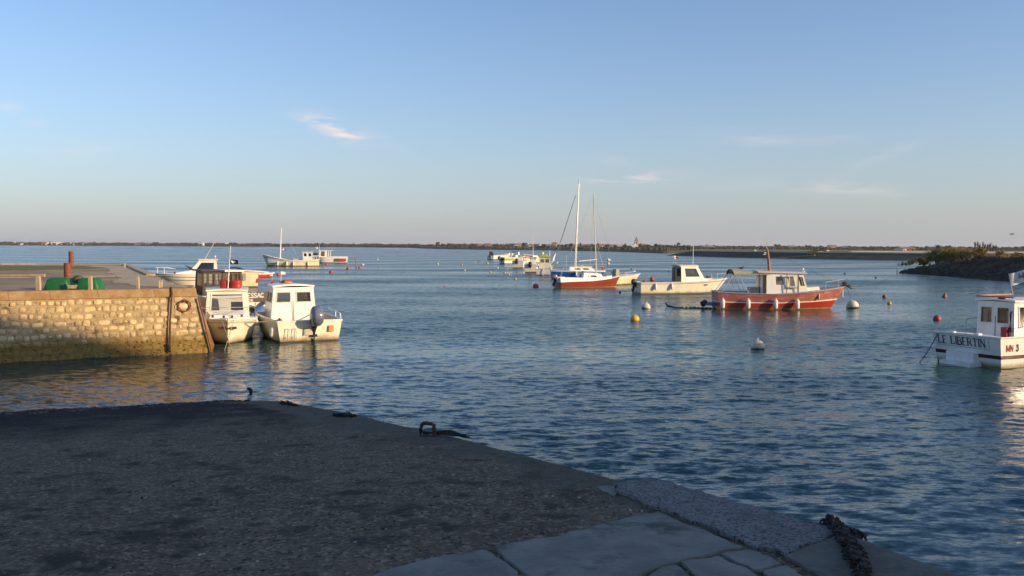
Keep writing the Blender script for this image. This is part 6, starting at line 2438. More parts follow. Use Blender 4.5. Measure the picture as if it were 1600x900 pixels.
def dark_wheelhouse_boat():
    D = 34.3
    b = at_d(381, 450, D)
    st = V((b.x, D, 0))
    fw = V((-.53, .848, 0)).normalized()
    L = 6.2
    c = st + fw * (L / 2)
    rz = math.atan2(fw.y, fw.x)
    rt = thing_boat('passenger_boat', c, rz, 'white work boat with dark wooden wheelhouse and name board behind the cream boat', 'work boat')
    B = 2.0
    h = hull(rt, L, B + .1, (1.02, 1.0, 1.4), tr=.92, tm=.4, p=2.4, rake=.5, bands=((.1, 1), (1, 0)), mats=(WHITE, MATS['dark_boot_paint']), cap=WPAINT, fl=.4, openr=(.05, .45), deckmat=GREYDECK)
    # name board on the stern rail
    yb = 3.1 - (457.5 - ray_hy(390)) * D / FPX
    k = D / FPX
    w = 37 * k / .97
    hh = 15 * k
    yc = -B / 2 + w / 2 + .10
    x = -L / 2 - .02
    MB().box((x, yc, yb - hh / 2), (.03, w, hh)).build('name_board', BRWOOD, rt, smooth=0)
    MB().box((x + .01, yc - w / 2 - .09, yb - hh * .55), (.04, .16, hh * 1.2)).box((x + .02, yc, yb - hh - .12), (.03, w + .3, .34)).build('board_backing', WPAINT, rt, smooth=0)
    mb, wid = lettering('RESSAC', V((x - .02, yc + w / 2 - .03, yb - hh * .52)), V((0, -1, 0)), V((0, 0, 1)), hh * .44, .26, .2, wid=.98, gap=.16)
    mb.build('board_lettering', FLAGW, rt, smooth=0)
    mb, wid = lettering('PECHE', V((x - .02, yc + w / 2 - .06, yb - hh * .93)), V((0, -1, 0)), V((0, 0, 1)), hh * .24, .22, .16, wid=.95)
    mb.build('board_lettering', FLAGW, rt, smooth=0)
    # wheelhouse
    x0 = -L / 2 + 2.95
    zt = 1.99
    z0 = .55
    Hh = zt - z0
    win = []
    mb = MB()
    win += wallq(mb, (x0, .86, z0), (x0, .02, z0), (x0 + .03, .02, zt), (x0 + .03, .84, zt), [(.07, .58, .20, .93), (.30, .58, .52, .93), (.62, .58, .76, .93), (.82, .58, .96, .93)])
    win += wallq(mb, (x0 + 1.8, .8, z0), (x0, .86, z0), (x0 + .03, .84, zt), (x0 + 1.6, .76, zt), [(.1, .58, .9, .93)])
    mb.build('dark_wall', DKWOOD, rt, smooth=0)
    mb = MB()
    win += wallq(mb, (x0, .02, z0), (x0, -.76, z0), (x0 + .03, -.74, zt), (x0 + .03, .02, zt), [(.12, .58, .28, .93), (.31, .58, .46, .93), (.60, .58, .74, .93), (.77, .58, .91, .93)])
    win += wallq(mb, (x0, -.76, z0), (x0 + 1.8, -.72, z0), (x0 + 1.6, -.68, zt), (x0 + .03, -.74, zt), [(.1, .58, .9, .93)])
    win += wallq(mb, (x0 + 1.8, -.72, z0), (x0 + 1.8, .8, z0), (x0 + 1.6, .76, zt), (x0 + 1.6, -.68, zt), [(.05, .5, .48, .93), (.52, .5, .95, .93)])
    mb.build('brown_wall', BRWOOD, rt, smooth=0)
    windows(rt, win, None, GLASS)
    mb = MB().box((x0 - .015, -.45, z0 + .55), (.02, .02, 1.1)).box((x0 - .015, .3, z0 + .55), (.02, .02, 1.1)).build('door_edge', DKWOOD, rt, smooth=0)
    MB().box((x0 + .78, .45, zt + .035), (1.72, .90, .06)).build('blue_roof', NAVYP, rt, smooth=0)
    MB().box((x0 + .78, -.40, zt + .02), (1.80, .78, .07)).build('cream_roof', CREAM, rt, smooth=0)
    outboard(rt, (-L / 2 - .12, -.80, .42), 0, -.25, .95, pm('pale_blue_cowl', (.26, .31, .40), (.2, .24, .3), 6, .35, coat=.4))
    mb = MB()
    for yy in (-.75, -.45, -.1, .2):
        mb.tube([(-L / 2 - .02, yy, yb - hh - .02), (-L / 2 - .03, yy + .03, .75)], .010, 4)
    mb.build('hanging_lines', DKROPE, rt)
    # old tyre against the side
    M = Matrix.Translation(c) @ Matrix.Rotation(rz, 4, 'Z')
    mb = MB()
    n = 18
    mb.tube([(0, .2 * math.cos(2 * PI * i / n), .2 * math.sin(2 * PI * i / n)) for i in range(n + 1)], .075, 8, cap=False)
    tag(mb.build('tyre_fender', BLACKP, loc=M @ V((-L / 2 - .12, -.22, .50)), rot=(0, 0, rz)), 'black tyre fender hanging under the name board', 'tyre')


dark_wheelhouse_boat()


def motor_cruiser():
    rake = .9
    c, rz, L = berth(344, 451.5, 263, 452.5, rake)
    rt = thing_boat('motor_cruiser', c, rz, 'cream motor cruiser with tinted cabin window showing behind the quay corner', 'motor cruiser')
    k = c.y / FPX
    X = lambda px: -(px - 293.5) * k
    h = hull(rt, L, 2.0, (1.05, 1.05, 1.12), tr=.88, tm=.45, p=2.4, rake=rake, bands=((.1, 1), (.60, 0), (.64, 1), (.80, 0), (.84, 1), (1, 0)), mats=(CREAM, NAVYP), cap=WPAINT, openr=(.04, .24), deckmat=WCAB)
    cabin(rt, X(338), X(291), .82, .60, 1.02, .98, rear_dx=.08, front_dx=.90, tumble=.10, hol={'side': [(.14, .30, .80, .84)], 'front': [(.06, .1, .94, .85)], 'rear': 'open'}, mat=WCAB, roofm=CREAM, over=(.10, .1, .04), rth=.06, gl=DGLASS)
    mb = MB()
    a, b_ = X(306), X(266)
    mb.add([(a, -.72, 1.0), (b_, -.4, 1.06), (b_, .4, 1.06), (a, .72, 1.0), (a, -.6, 1.38), (b_ - .15, -.28, 1.12), (b_ - .15, .28, 1.12), (a, .6, 1.38)], [(4, 5, 6, 7), (0, 1, 5, 4), (1, 2, 6, 5), (2, 3, 7, 6), (3, 0, 4, 7)])
    mb.build('foredeck_trunk', WCAB, rt, smooth=0)
    MB().add([(X(298), -.6, 1.34), (X(289), -.5, 1.72), (X(289), .5, 1.72), (X(298), .6, 1.34), (X(305), .6, 1.34), (X(305), -.6, 1.34)], [(0, 1, 2, 3), (0, 5, 1), (3, 2, 4)]).build('tinted_windscreen', DGLASS, rt, smooth=0)
    rail(rt, [(X(276), .5, 1.42), (X(262), .35, 1.5), (X(246), .05, 1.5), (X(246), -.05, 1.5), (X(262), -.35, 1.5), (X(276), -.5, 1.42)],
         [((X(p), s * yy, 1.08), (X(p), s * yy, 1.49)) for p, yy in ((260, .36), (250, .15)) for s in (-1, 1)], .022, WPAINT)
    MB().tube([(X(319), 0, 2.05), (X(342), 0, 3.85)], [.035, .02], 5).build('tilted_antenna', METAL, rt)
    MB().ball((X(335), 0, 2.26), .07, 8).tube([(X(335), 0, 2.0), (X(335), 0, 2.25)], .018, 5).build('masthead_light', WPAINT, rt)
    MB().box((X(330), 0, 2.08), (.6, .7, .03)).build('roof_rack', METAL, rt, smooth=0)
    M = Matrix.Translation(c) @ Matrix.Rotation(rz, 4, 'Z')
    q = h.pt((X(275) + L / 2) / L, 1, 1)
    tag(MB().ball((0, 0, 0), .085, 10).tube([(0, 0, .07), (0, 0, .12)], .02, 5).build('ball_fender', DARKRED, loc=M @ V((q.x, q.y + .02, 1.18))), 'small round brown-red fender on the rail of the motor cruiser', 'fender')


motor_cruiser()


def black_flag_boat():
    rake = .6
    c, rz, L = berth(404, 448.5, 338, 449, rake)
    rt = thing_boat('open_motorboat', c, rz, 'pale motorboat with black flag and dark blue cover moored behind the work boat', 'motorboat')
    k = c.y / FPX
    X = lambda px: -(px - (404 - L / 2 / k)) * k
    h = hull(rt, L, 1.9, (1.08, 1.15, 1.3), tr=.9, tm=.45, p=2.4, rake=rake, bands=((.08, 1), (.76, 0), (.80, 2), (1, 0)), mats=(YELLOWISH, pm('green_boot', (.03, .12, .08), None, 4, .5), WPAINT), cap=PINKISH, openr=(.03, .5), deckmat=WCAB)
    mb = MB()
    xs = [X(384), X(377), X(368), X(361), X(357)]
    zz = [1.28, 1.42, 1.48, 1.44, 1.28]
    vs = []
    for x, z in zip(xs, zz):
        for s in (-1, -.5, 0, .5, 1):
            vs.append((x, s * .8, 1.2 + (z - 1.2) * (1 - .35 * s * s)))
    mb.add(vs, [(i * 5 + j, (i + 1) * 5 + j, (i + 1) * 5 + j + 1, i * 5 + j + 1) for i in range(4) for j in range(4)])
    mb.build('blue_cover', NAVY, rt, smooth=60)
    # pink-white top deck reaching over the stern
    mb = MB().add([(X(420), -.4, 1.12), (X(420), .4, 1.12), (X(398), .8, 1.22), (X(398), -.8, 1.22), (X(372), .82, 1.32), (X(372), -.82, 1.32),
                   (X(420), -.4, 1.06), (X(420), .4, 1.06), (X(398), .8, 1.14), (X(398), -.8, 1.14), (X(372), .82, 1.22), (X(372), -.82, 1.22)],
                  [(0, 3, 2, 1), (3, 5, 4, 2), (6, 7, 8, 9), (9, 8, 10, 11), (0, 1, 7, 6), (1, 2, 8, 7), (2, 4, 10, 8), (3, 0, 6, 9), (5, 3, 9, 11)])
    mb.build('stern_platform', PINKISH, rt, smooth=0)
    MB().box((X(402.5), 0, .72), (.18, 1.7, .72), taper=.9).build('red_transom_trim', REDP, rt, smooth=0)
    MB().box((X(383), -.90, .78), (.22, .03, .5)).box((X(383), .93, .78), (.22, .03, .5)).build('side_locker_door', GREYDECK, rt, smooth=0)
    flag(rt, (X(360.5), .5, 1.2), (X(360.5), .5, 2.10), .62, .36, FLAGB, dirv=(-1, -.15, 0), droop=.12, pole=METAL, off=.06, emblem=([FLAGW], [(3, 4, 1, 3, 1), (4, 6, 2, 4, 1), (7, 8, 2, 3, 1)]))
    return c


black_flag_boat()


def red_dinghy():
    c, rz, L = berth(398, 433.5, 424, 433, .3)
    rt = thing_boat('inflatable_dinghy', c, rz, 'small red and white dinghy just beyond the stern of the black-flag boat', 'dinghy')
    h = hull(rt, L, 1.1, (.36, .33, .42), tr=.9, tm=.5, p=3, rake=.3, draft=.1, bands=((.75, 1), (1, 0)), mats=(WPAINT, REDP), cap=WPAINT, capr=.06, openr=(.05, .85), fl=.12)
    MB().box((0, 0, .36), (.22, 1.0, .05)).box((-.5, 0, .36), (.2, .9, .05)).build('thwart', ENGDK, rt, smooth=0)


red_dinghy()


def masted_launch():
    rake = .7
    c, rz, L = berth(499, 416, 417.5, 416, rake)
    rt = thing_boat('masted_launch', c, rz, 'traditional white launch with high bow and single bare white mast', 'fishing boat')
    k = c.y / FPX
    X = lambda px: -(px - 455) * k
    h = hull(rt, L, 2.5, (1.02, .82, 1.72), tr=.6, tm=.5, p=2.2, rake=rake, bands=((.07, 1), (.10, 1), (.72, 0), (.80, 2), (1, 0)), mats=(YELLOWISH, REDBOTTOM, GREYDECK), cap=WPAINT, capr=.05, openr=(.5, .9), fl=.5, deckmat=BEIGEDECK)
    MB().tube([(X(438.5), 0, .6), (X(440.6), 0, 5.55)], [.11, .06], 8).build('mast', WPAINT, rt)
    mb = MB()
    for a, b in (((X(440.4), 0, 5.4), (X(412), 0, 1.7)), ((X(440.4), 0, 5.4), (X(468), .9, 1.)), ((X(440.4), 0, 5.4), (X(468), -.9, 1.))):
        mb.tube([a, b], .008, 4)
    mb.build('rigging', METAL, rt)
    cabin(rt, X(488), X(474), .75, .65, .85, 1.2, rear_dx=0, front_dx=-.12, tumble=.0, hol={'side': [(.12, .5, .4, .85), (.6, .5, .88, .85)], 'front': [(.05, .5, .3, .85), (.38, .5, .62, .85), (.7, .5, .95, .85)]}, mat=WCAB, roofm=PINKISH, over=(.15, .1, .1), gl=DGLASS)
    mb = MB()
    for px in (490, 494, 498):
        mb.tube([(X(px), -.7, .9), (X(px), -.7, 1.5)], .03, 5).tube([(X(px), .7, .9), (X(px), .7, 1.5)], .03, 5)
    mb.tube([(X(489), -.7, 1.5), (X(499), -.7, 1.5)], .03, 5).tube([(X(489), .7, 1.5), (X(499), .7, 1.5)], .03, 5).box((X(494), 0, 1.52), (.9, 1.4, .05))
    mb.build('aft_frame', WPAINT, rt)
    MB().ball((X(493), 0, 1.75), .35, 7, sz=(1.2, 1, .6)).build('net_heap', DKROPE, rt)
    flag(rt, (X(440), 0, 2.0), (X(443), 0, 2.55), .45, .25, FLAGW, dirv=(-1, 0, 0), droop=.2, emblem=([FLAGR], [(6, 12, 0, 5, 1)]))
    MB().tube([(X(471), 0, .9), (X(468), .3, 1.3)], .04, 5).box((X(462), 0, .95), (.8, .6, .25)).build('deck_winch', BEIGEDECK, rt)
    M = Matrix.Translation(c) @ Matrix.Rotation(rz, 4, 'Z')
    f0 = None
    for px, lb in ((432.5, 'first white fender from the bow of the masted launch'), (447, 'second white fender from the bow of the masted launch'), (457.5, 'third white fender from the bow of the masted launch'),
                   (480.5, 'fourth white fender from the bow of the masted launch')):
        q = h.pt((X(px) + L / 2) / L, .5, 1)
        p = M @ V((q.x, q.y + .12, .38))
        if f0 is None:
            f0 = o = fender_mesh(.12, .55).build('hanging_fender', WPAINT, loc=p)
        else:
            o = copy_obj(f0, loc=p)
        tag(o, lb, 'fender', 'fenders of the masted launch')


masted_launch()


def pontoon_boat():
    rake = .4
    c, rz, L = berth(543, 411, 494, 411, rake)
    rt = thing_boat('work_barge', c, rz, 'boxy white work boat with open wheelhouse behind the masted launch', 'work boat')
    k = c.y / FPX
    X = lambda px: -(px - 518) * k
    h = hull(rt, L, 2.4, (1.12, 1.1, .95), tr=.95, tm=.5, p=4, rake=rake, bands=((.1, 1), (1, 0)), mats=(WHITE, NAVYP), cap=WPAINT, openr=(.05, .5), deckmat=GREYDECK)
    cabin(rt, X(512), X(499.5), .95, .9, .95, 1.15, hol={'side': [(.28, .2, .78, .92)], 'front': [(.1, .4, .9, .9)], 'rear': [(.3, .1, .7, .9)]}, front_dx=.1, tumble=0, mat=CREAM, roofm=WPAINT, over=(.15, 1.05, .08), gl=glass('amber_pane', (.55, .36, .12), .3))
    mb = MB()
    for px in (514.5, 517.5):
        for s in (-1, 1):
            mb.tube([(X(px), s * .9, .95), (X(px), s * .9, 2.12)], .04, 5)
    mb.build('canopy_post', WPAINT, rt)
    MB().tube([(X(500.5), 0, 2.1), (X(500.5), 0, 3.2)], [.03, .015], 5).ball((X(497), 0, 2.55), .18, 7).build('radar_mast', WPAINT, rt)
    MB().box((X(536), 1.2, .55), (1.1, .06, .5)).build('red_patch', REDP, rt, smooth=0)
    MB().box((X(527), 1.21, .55), (.7, .06, .5)).build('rust_patch', BRWOOD, rt, smooth=0)


pontoon_boat()


def small_boats():
    # white open boat with raised rod
    rake = .4
    c, rz, L = berth(766, 405.5, 796, 404, rake)
    rt = thing_boat('open_motorboat', c, rz, 'small white open boat with raised rod, farthest left of the small-boat row', 'motorboat')
    hull(rt, L, 1.9, (.9, .85, 1.1), rake=rake, bands=((.08, 1), (1, 0)), mats=(WHITE, NAVYP), cap=PINKISH, openr=(.05, .55))
    outboard(rt, (-L / 2 - .2, 0, .7), 0, -.7, 1.1, ENGDK)
    MB().ball((-L / 2 + .7, 0, 1.5), .45, 8, sz=(1.2, 1, .8)).box((-L / 2 + 1.3, 0, 1.2), (.5, .6, .6)).build('dark_gear', DKROPE, rt)
    MB().tube([(-L / 2 + .7, 0, 1.2), (-L / 2 + .1, 0, 3.4)], [.03, .012], 5).build('rod', METAL, rt)
    MB().box((L / 2 - 1.9, 0, 1.15), (.9, .9, .5), taper=.8).build('console', CREAM, rt, smooth=0)
    # lime striped boat
    c, rz, L = berth(784, 412.3, 815, 412, .8)
    rt = thing_boat('open_motorboat', c, rz, 'white open boat with lime green topside stripe and white console posts', 'motorboat')
    limem = pm('lime_gelcoat', (.36, .36, .03), (.28, .27, .03), 3, .5)
    hull(rt, L, 2.0, (1.1, 1.1, 1.35), rake=.8, bands=((.1, 2), (.5, 0), (.88, 1), (1, 0)), mats=(WHITE, limem, NAVYP), cap=WPAINT, openr=(.05, .6))
    MB().box((.05, .42, 1.5), (.22, .16, 1.1)).box((.75, -.42, 1.5), (.22, .16, 1.1)).box((.4, 0, 1.2), (.5, .8, .6)).build('console', WCAB, rt, smooth=0)
    MB().box((.35, 0, 2.1), (.9, 1.1, .08)).box((-.75, 0, 1.95), (1.1, 1.0, .07)).build('bimini', NAVY, rt, smooth=0)
    MB().tube([(-.9, .5, 1), (-.9, .5, 1.95)], .03, 5).tube([(-.9, -.5, 1), (-.9, -.5, 1.95)], .03, 5).build('bimini_frame', METAL, rt)
    outboard(rt, (-L / 2 - .2, 0, .8), 0, -.8, 1.2, ENGDK)
    # boats with their outboards towards the left
    for (xs, ys, xb, yb, Lx, B, sh, hm, em, lb) in [
            (806, 419, 822, 417.5, 4.9, 1.9, (1.0, .95, 1.2), WHITE, ENGDK, 'grey-white open boat with raised black outboard, left of the pair in the row'),
            (827, 426.5, 840, 424.3, 4.7, 1.9, (.95, .95, 1.2), CREAM, ENGDK, 'cream open boat with black raised outboard, right of the pair in the row')]:
        s, b = at_z(xs + 3, ys), at_z(xb, yb)
        dd = (b - s).normalized()
        fw = (dd + V((0, .55, 0))).normalized()
        c = s + fw * (Lx / 2)
        rt = thing_boat('open_motorboat', c, math.atan2(fw.y, fw.x), lb, 'motorboat')
        hull(rt, Lx, B, sh, rake=.5, bands=((.08, 1), (1, 0)), mats=(hm, NAVYP), cap=PINKISH, openr=(.05, .6))
        outboard(rt, (-Lx / 2 - .15, .1, .85), 0, -.95, 1.15, em, em)
        MB().box((.2, 0, 1.15), (.6, .7, .7), taper=.8).add([(.45, -.4, 1.4), (.45, .4, 1.4), (.25, .35, 1.8), (.25, -.35, 1.8)], [(0, 1, 2, 3), (3, 2, 1, 0)]).build('console', WCAB, rt, smooth=0)
        rail(rt, [(.8, -.7, 1.5), (Lx / 2 - .3, -.1, 1.7), (Lx / 2 - .3, .1, 1.7), (.8, .7, 1.5)], [((.8, -.7, 1.0), (.8, -.7, 1.5)), ((.8, .7, 1.), (.8, .7, 1.5))], .02)
    # boat under lime cover with square stern
    a, b = at_z(838, 430.3), at_z(859, 430.3)
    w = (b - a).length
    fw = V((.12, .99, 0)).normalized()
    c = (a + b) / 2 + fw * 2.6
    rt = thing_boat('cabin_boat', c, math.atan2(fw.y, fw.x), 'square-sterned white boat with lime yellow cabin cover left of the blue sailboat', 'motorboat')
    hull(rt, 5.2, w / .9, (.68, .85, 1.2), tr=.97, rake=.5, bands=((.06, 1), (1, 0)), mats=(WHITE, NAVYP), cap=WPAINT, openr=(.04, .5))
    cabin(rt, -.6, 1.2, .62, .5, .7, 1.1, rear_dx=0, front_dx=.3, tumble=.05, hol={'rear': [(.1, .55, .45, .88), (.55, .55, .9, .88)], 'side': [(.15, .5, .8, .88)]}, mat=CREAM, roofm=LIME, rth=.18)
    MB().box((-2.64, 0, .34), (.03, .10, .66)).build('stern_post', WPAINT, rt, smooth=0)
    MB().box((-.2, .1, 1.98), (.8, .7, .36), taper=.8).build('cabin_cover', LIME, rt, smooth=0)
    MB().tube([(-.3, -.5, 1.8), (-.3, -.5, 2.6)], .04, 5).ball((-.4, .25, 2.3), .16, 6).build('cover_pole', WPAINT, rt)
    # small sailing dinghy with boom behind the row
    c, rz, L = berth(812, 411.5, 846, 411, .6)
    rt = thing_boat('small_sailboat', c, rz, 'small cream sailboat with pink-white mast and boom behind the open boats', 'sailboat')
    hull(rt, L, 1.9, (.9, .9, 1.15), rake=.6, bands=((.08, 1), (1, 0)), mats=(CREAM, NAVYP), cap=WOODV, openr=(.1, .5))
    k = c.y / FPX
    mx = (833.8 - 831) * k
    MB().tube([(mx, 0, .9), (mx - .1, 0, (410 - 366.5) * k)], [.07, .035], 7).build('mast', PINKISH, rt)
    MB().tube([(mx + .3, 0, 1.35), (-2.2, 0, 1.62)], .05, 6).build('boom', PINKISH, rt)
    MB().box((-1.6, 0, 1.1), (1.2, 1.0, .35), taper=.8).build('cockpit_cover', pm('orange_brown_cover', (.42, .22, .1), (.3, .17, .08), 5, .8), rt, smooth=0)
    cabin(rt, -.3, 1.5, .6, .4, .9, .4, front_dx=.4, mat=CREAM, hol={'side': [(.2, .3, .7, .7)]})


small_boats()


def blue_sailboat():
    rake = .6
    c, rz, L = berth(860, 434.5, 937, 434.8, rake)
    rt = thing_boat('sailboat', c, rz, 'blue hulled sailboat with the tallest mast, behind the rust-red one', 'sailboat')
    k = c.y / FPX
    X = lambda px: (px - 903) * k
    hull(rt, L, 2.1, (.82, .72, .72), tr=.8, rake=rake, bands=((.05, 1), (.84, 0), (1, 1)), mats=(BLUEHULL, WHITE), cap=WPAINT, openr=(.04, .36), deckmat=WCAB, fl=.3)
    cabin(rt, X(889), X(930), .62, .35, .72, .36, rear_dx=.03, front_dx=.45, tumble=.08, hol={'side': [(.2, .3, .45, .7), (.55, .3, .8, .7)]}, mat=WCAB, roofm=PINKISH, rth=.03, gl=DGLASS)
    tp = V((X(903.3), 0, (435 - 281) * k))
    MB().tube([(X(897.2), 0, .95), tp], [.062, .04], 8).build('mast', MASTM, rt)
    MB().tube([(X(900.5), -.35, (435 - 354.5) * k), (X(900.7), .35, (435 - 354.5) * k)], .016, 5).tube([(X(900.5), 0, (435 - 354.5) * k), (X(907), .1, (435 - 354.5) * k)], .012, 4).build('spreader', METAL, rt)
    mb = MB().tube([V((X(898), 0, (435 - 306) * k)), V((X(881), 0, (435 - 360) * k)), V((X(867.5), 0, (435 - 402) * k)), V((X(862), 0, .9))], [.03, .045, .035, .02], 6)
    mb.build('furled_sail', pm('blue_grey_sailcloth', (.10, .17, .26), (.2, .24, .3), 12, .9), rt)
    mb = MB()
    for a in ((X(944), 0, .75), (X(898), .95, .72), (X(898), -.95, .72)):
        mb.tube([tp * .98, a], .010, 4)
    mb.build('rigging', METAL, rt)
    MB().box((X(912), 0, 1.13), (1.6, .3, .1)).ball((X(908), 0, 1.15), .12, 6, sz=(2.5, 1, .7)).build('folded_sail', PINKISH, rt)
    flag(rt, (X(862), 0, .8), (X(869), 0, (435 - 395.5) * k), .55, .75, FLAGW, dirv=(-.4, -.2, -.3), droop=.5, pole=METAL)
    flag(rt, (X(864), .5, .8), (X(873), .5, (435 - 409) * k), .55, .55, pm('faded_red_flag', (.36, .09, .06), (.2, .06, .05), 5, .9), dirv=(-.5, -.3, -.3), droop=.6, pole=METAL, emblem=([FLAGW], [(0, 4, 0, 5, 1)]))
    M = Matrix.Translation(c) @ Matrix.Rotation(rz, 4, 'Z')
    tag(fender_mesh(.09, .40).build('hanging_fender', WPAINT, loc=M @ V((X(898.3), -1.12, .45))), 'white fender on the blue side of the tall-masted sailboat', 'fender')
    rail(rt, [(X(930), -.5, 1.1), (X(946), -.05, 1.15), (X(946), .05, 1.15), (X(930), .5, 1.1)], [((X(933), -.45, .75), (X(933), -.45, 1.1)), ((X(933), .45, .75), (X(933), .45, 1.1))], .014)
    MB().ball((X(941), 0, .95), .12, 7).box((X(943), .1, .95), (.2, .2, .2)).build('red_bow_bag', REDP, rt)


blue_sailboat()


def rust_sailboat():
    rake = .45
    c, rz, L = berth(870.5, 450, 960.5, 448.6, rake)
    rt = thing_boat('sailboat', c, rz, 'rust-red hulled sailboat with white deck and shorter mast in front', 'sailboat')
    k = c.y / FPX
    X = lambda px: (px - 920) * k
    h = hull(rt, L, 1.8, (.44, .52, .84), tr=.72, tm=.45, p=2.1, rake=rake, draft=.2, bands=((.10, 1), (1, 0)), mats=(ORANGEHULL, CREAM), cap=WPAINT, capr=.02, openr=(0, 0), deckmat=WCAB)
    # raised white topsides along the cockpit
    mb = MB()
    ts = [i / 10 * .82 for i in range(11)]
    for s in (-1, 1):
        a = [h.pt(t, 1, s, .03) for t in ts]
        up = [V((p.x, p.y - s * .10, p.z + lerp(.36, .10, t / .82))) for p, t in zip(a, ts)]
        inn = [V((p.x, p.y - s * .06, p.z)) for p in up]
        dn = [V((p.x, p.y - s * .02, p.z - .3)) for p in inn]
        n = len(ts)
        mb.add(a + up + inn + dn, [(j * n + i, j * n + i + 1, (j + 1) * n + i + 1, (j + 1) * n + i) for j in range(3) for i in range(n - 1)])
    p, q = h.pt(0, 1, -1, .03), h.pt(0, 1, 1, .03)
    mb.add([p, q, q + V((0, -.1, .36)), p + V((0, .1, .36))], [(0, 1, 2, 3), (3, 2, 1, 0)])
    mb.build('cockpit_coaming', WCAB, rt, smooth=40)
    cabin(rt, X(904), X(946), .66, .42, .58, .50, rear_dx=.08, front_dx=.42, tumble=.10, hf=.40, hol={'side': [(.16, .42, .28, .80), (.32, .42, .66, .80)], 'rear': [(.35, .1, .65, .9)]}, mat=WCAB, roofm=WCAB, rth=.03, gl=DGLASS)
    MB().box((X(906.5), -.3, 1.17), (.16, .2, .12)).build('companion_box', ENGDK, rt, smooth=0)
    tp = V((X(926.5), 0, (450 - 303) * k))
    MB().tube([(X(932.7), 0, .95), tp], [.05, .032], 8).build('mast', MASTM, rt)
    MB().tube([(X(933.5), 0, (450 - 406) * k), (X(902), 0, (450 - 408.8) * k)], .03, 6).build('boom', WPAINT, rt)
    mb = MB()
    for a in ((X(968), 0, .85), (X(871), 0, .8), (X(930), .8, .7), (X(930), -.8, .7)):
        mb.tube([tp * .985, a], .008, 4)
    mb.build('rigging', METAL, rt)
    outboard(rt, (-L / 2 - .14, .1, .62), 0, .15, .72, COWL)
    MB().tube([(-L / 2 + .05, -.35, .7), (-L / 2 + .35, -.35, 1.6)], .014, 5).build('stern_pole', METAL, rt)


rust_sailboat()


def white_open_boat():
    rake = .7
    c, rz, L = berth(930, 445.3, 989, 444.2, rake)
    rt = thing_boat('open_motorboat', c, rz, 'pale yellow-white open boat with raised bow behind the rust-red sailboat', 'motorboat')
    k = c.y / FPX
    X = lambda px: (px - 966) * k
    hull(rt, L, 1.8, (.66, .66, .86), rake=rake, bands=((.05, 1), (.84, 0), (1, 2)), mats=(YELLOWISH, NAVYP, WCAB), cap=WPAINT, capr=.035, openr=(.05, .55), fl=.25)
    MB().box((X(962), 0, .95), (.35, .6, .6), taper=.8).ball((X(958), .1, .95), .16, 7).build('console', pm('grey_green_console', (.26, .3, .26), None, 5, .6), rt)
    rail(rt, [(X(970), -.6, .95), (X(990), -.3, 1.02), (X(998), 0, 1.12), (X(990), .3, 1.02), (X(970), .6, .95)], [((X(975), -.55, .75), (X(975), -.55, .96)), ((X(975), .55, .75), (X(975), .55, .96))], .018)
    MB().ball((X(997), 0, 1.06), .07, 6, sz=(2, .8, .8)).build('bow_roller', WPAINT, rt)


white_open_boat()


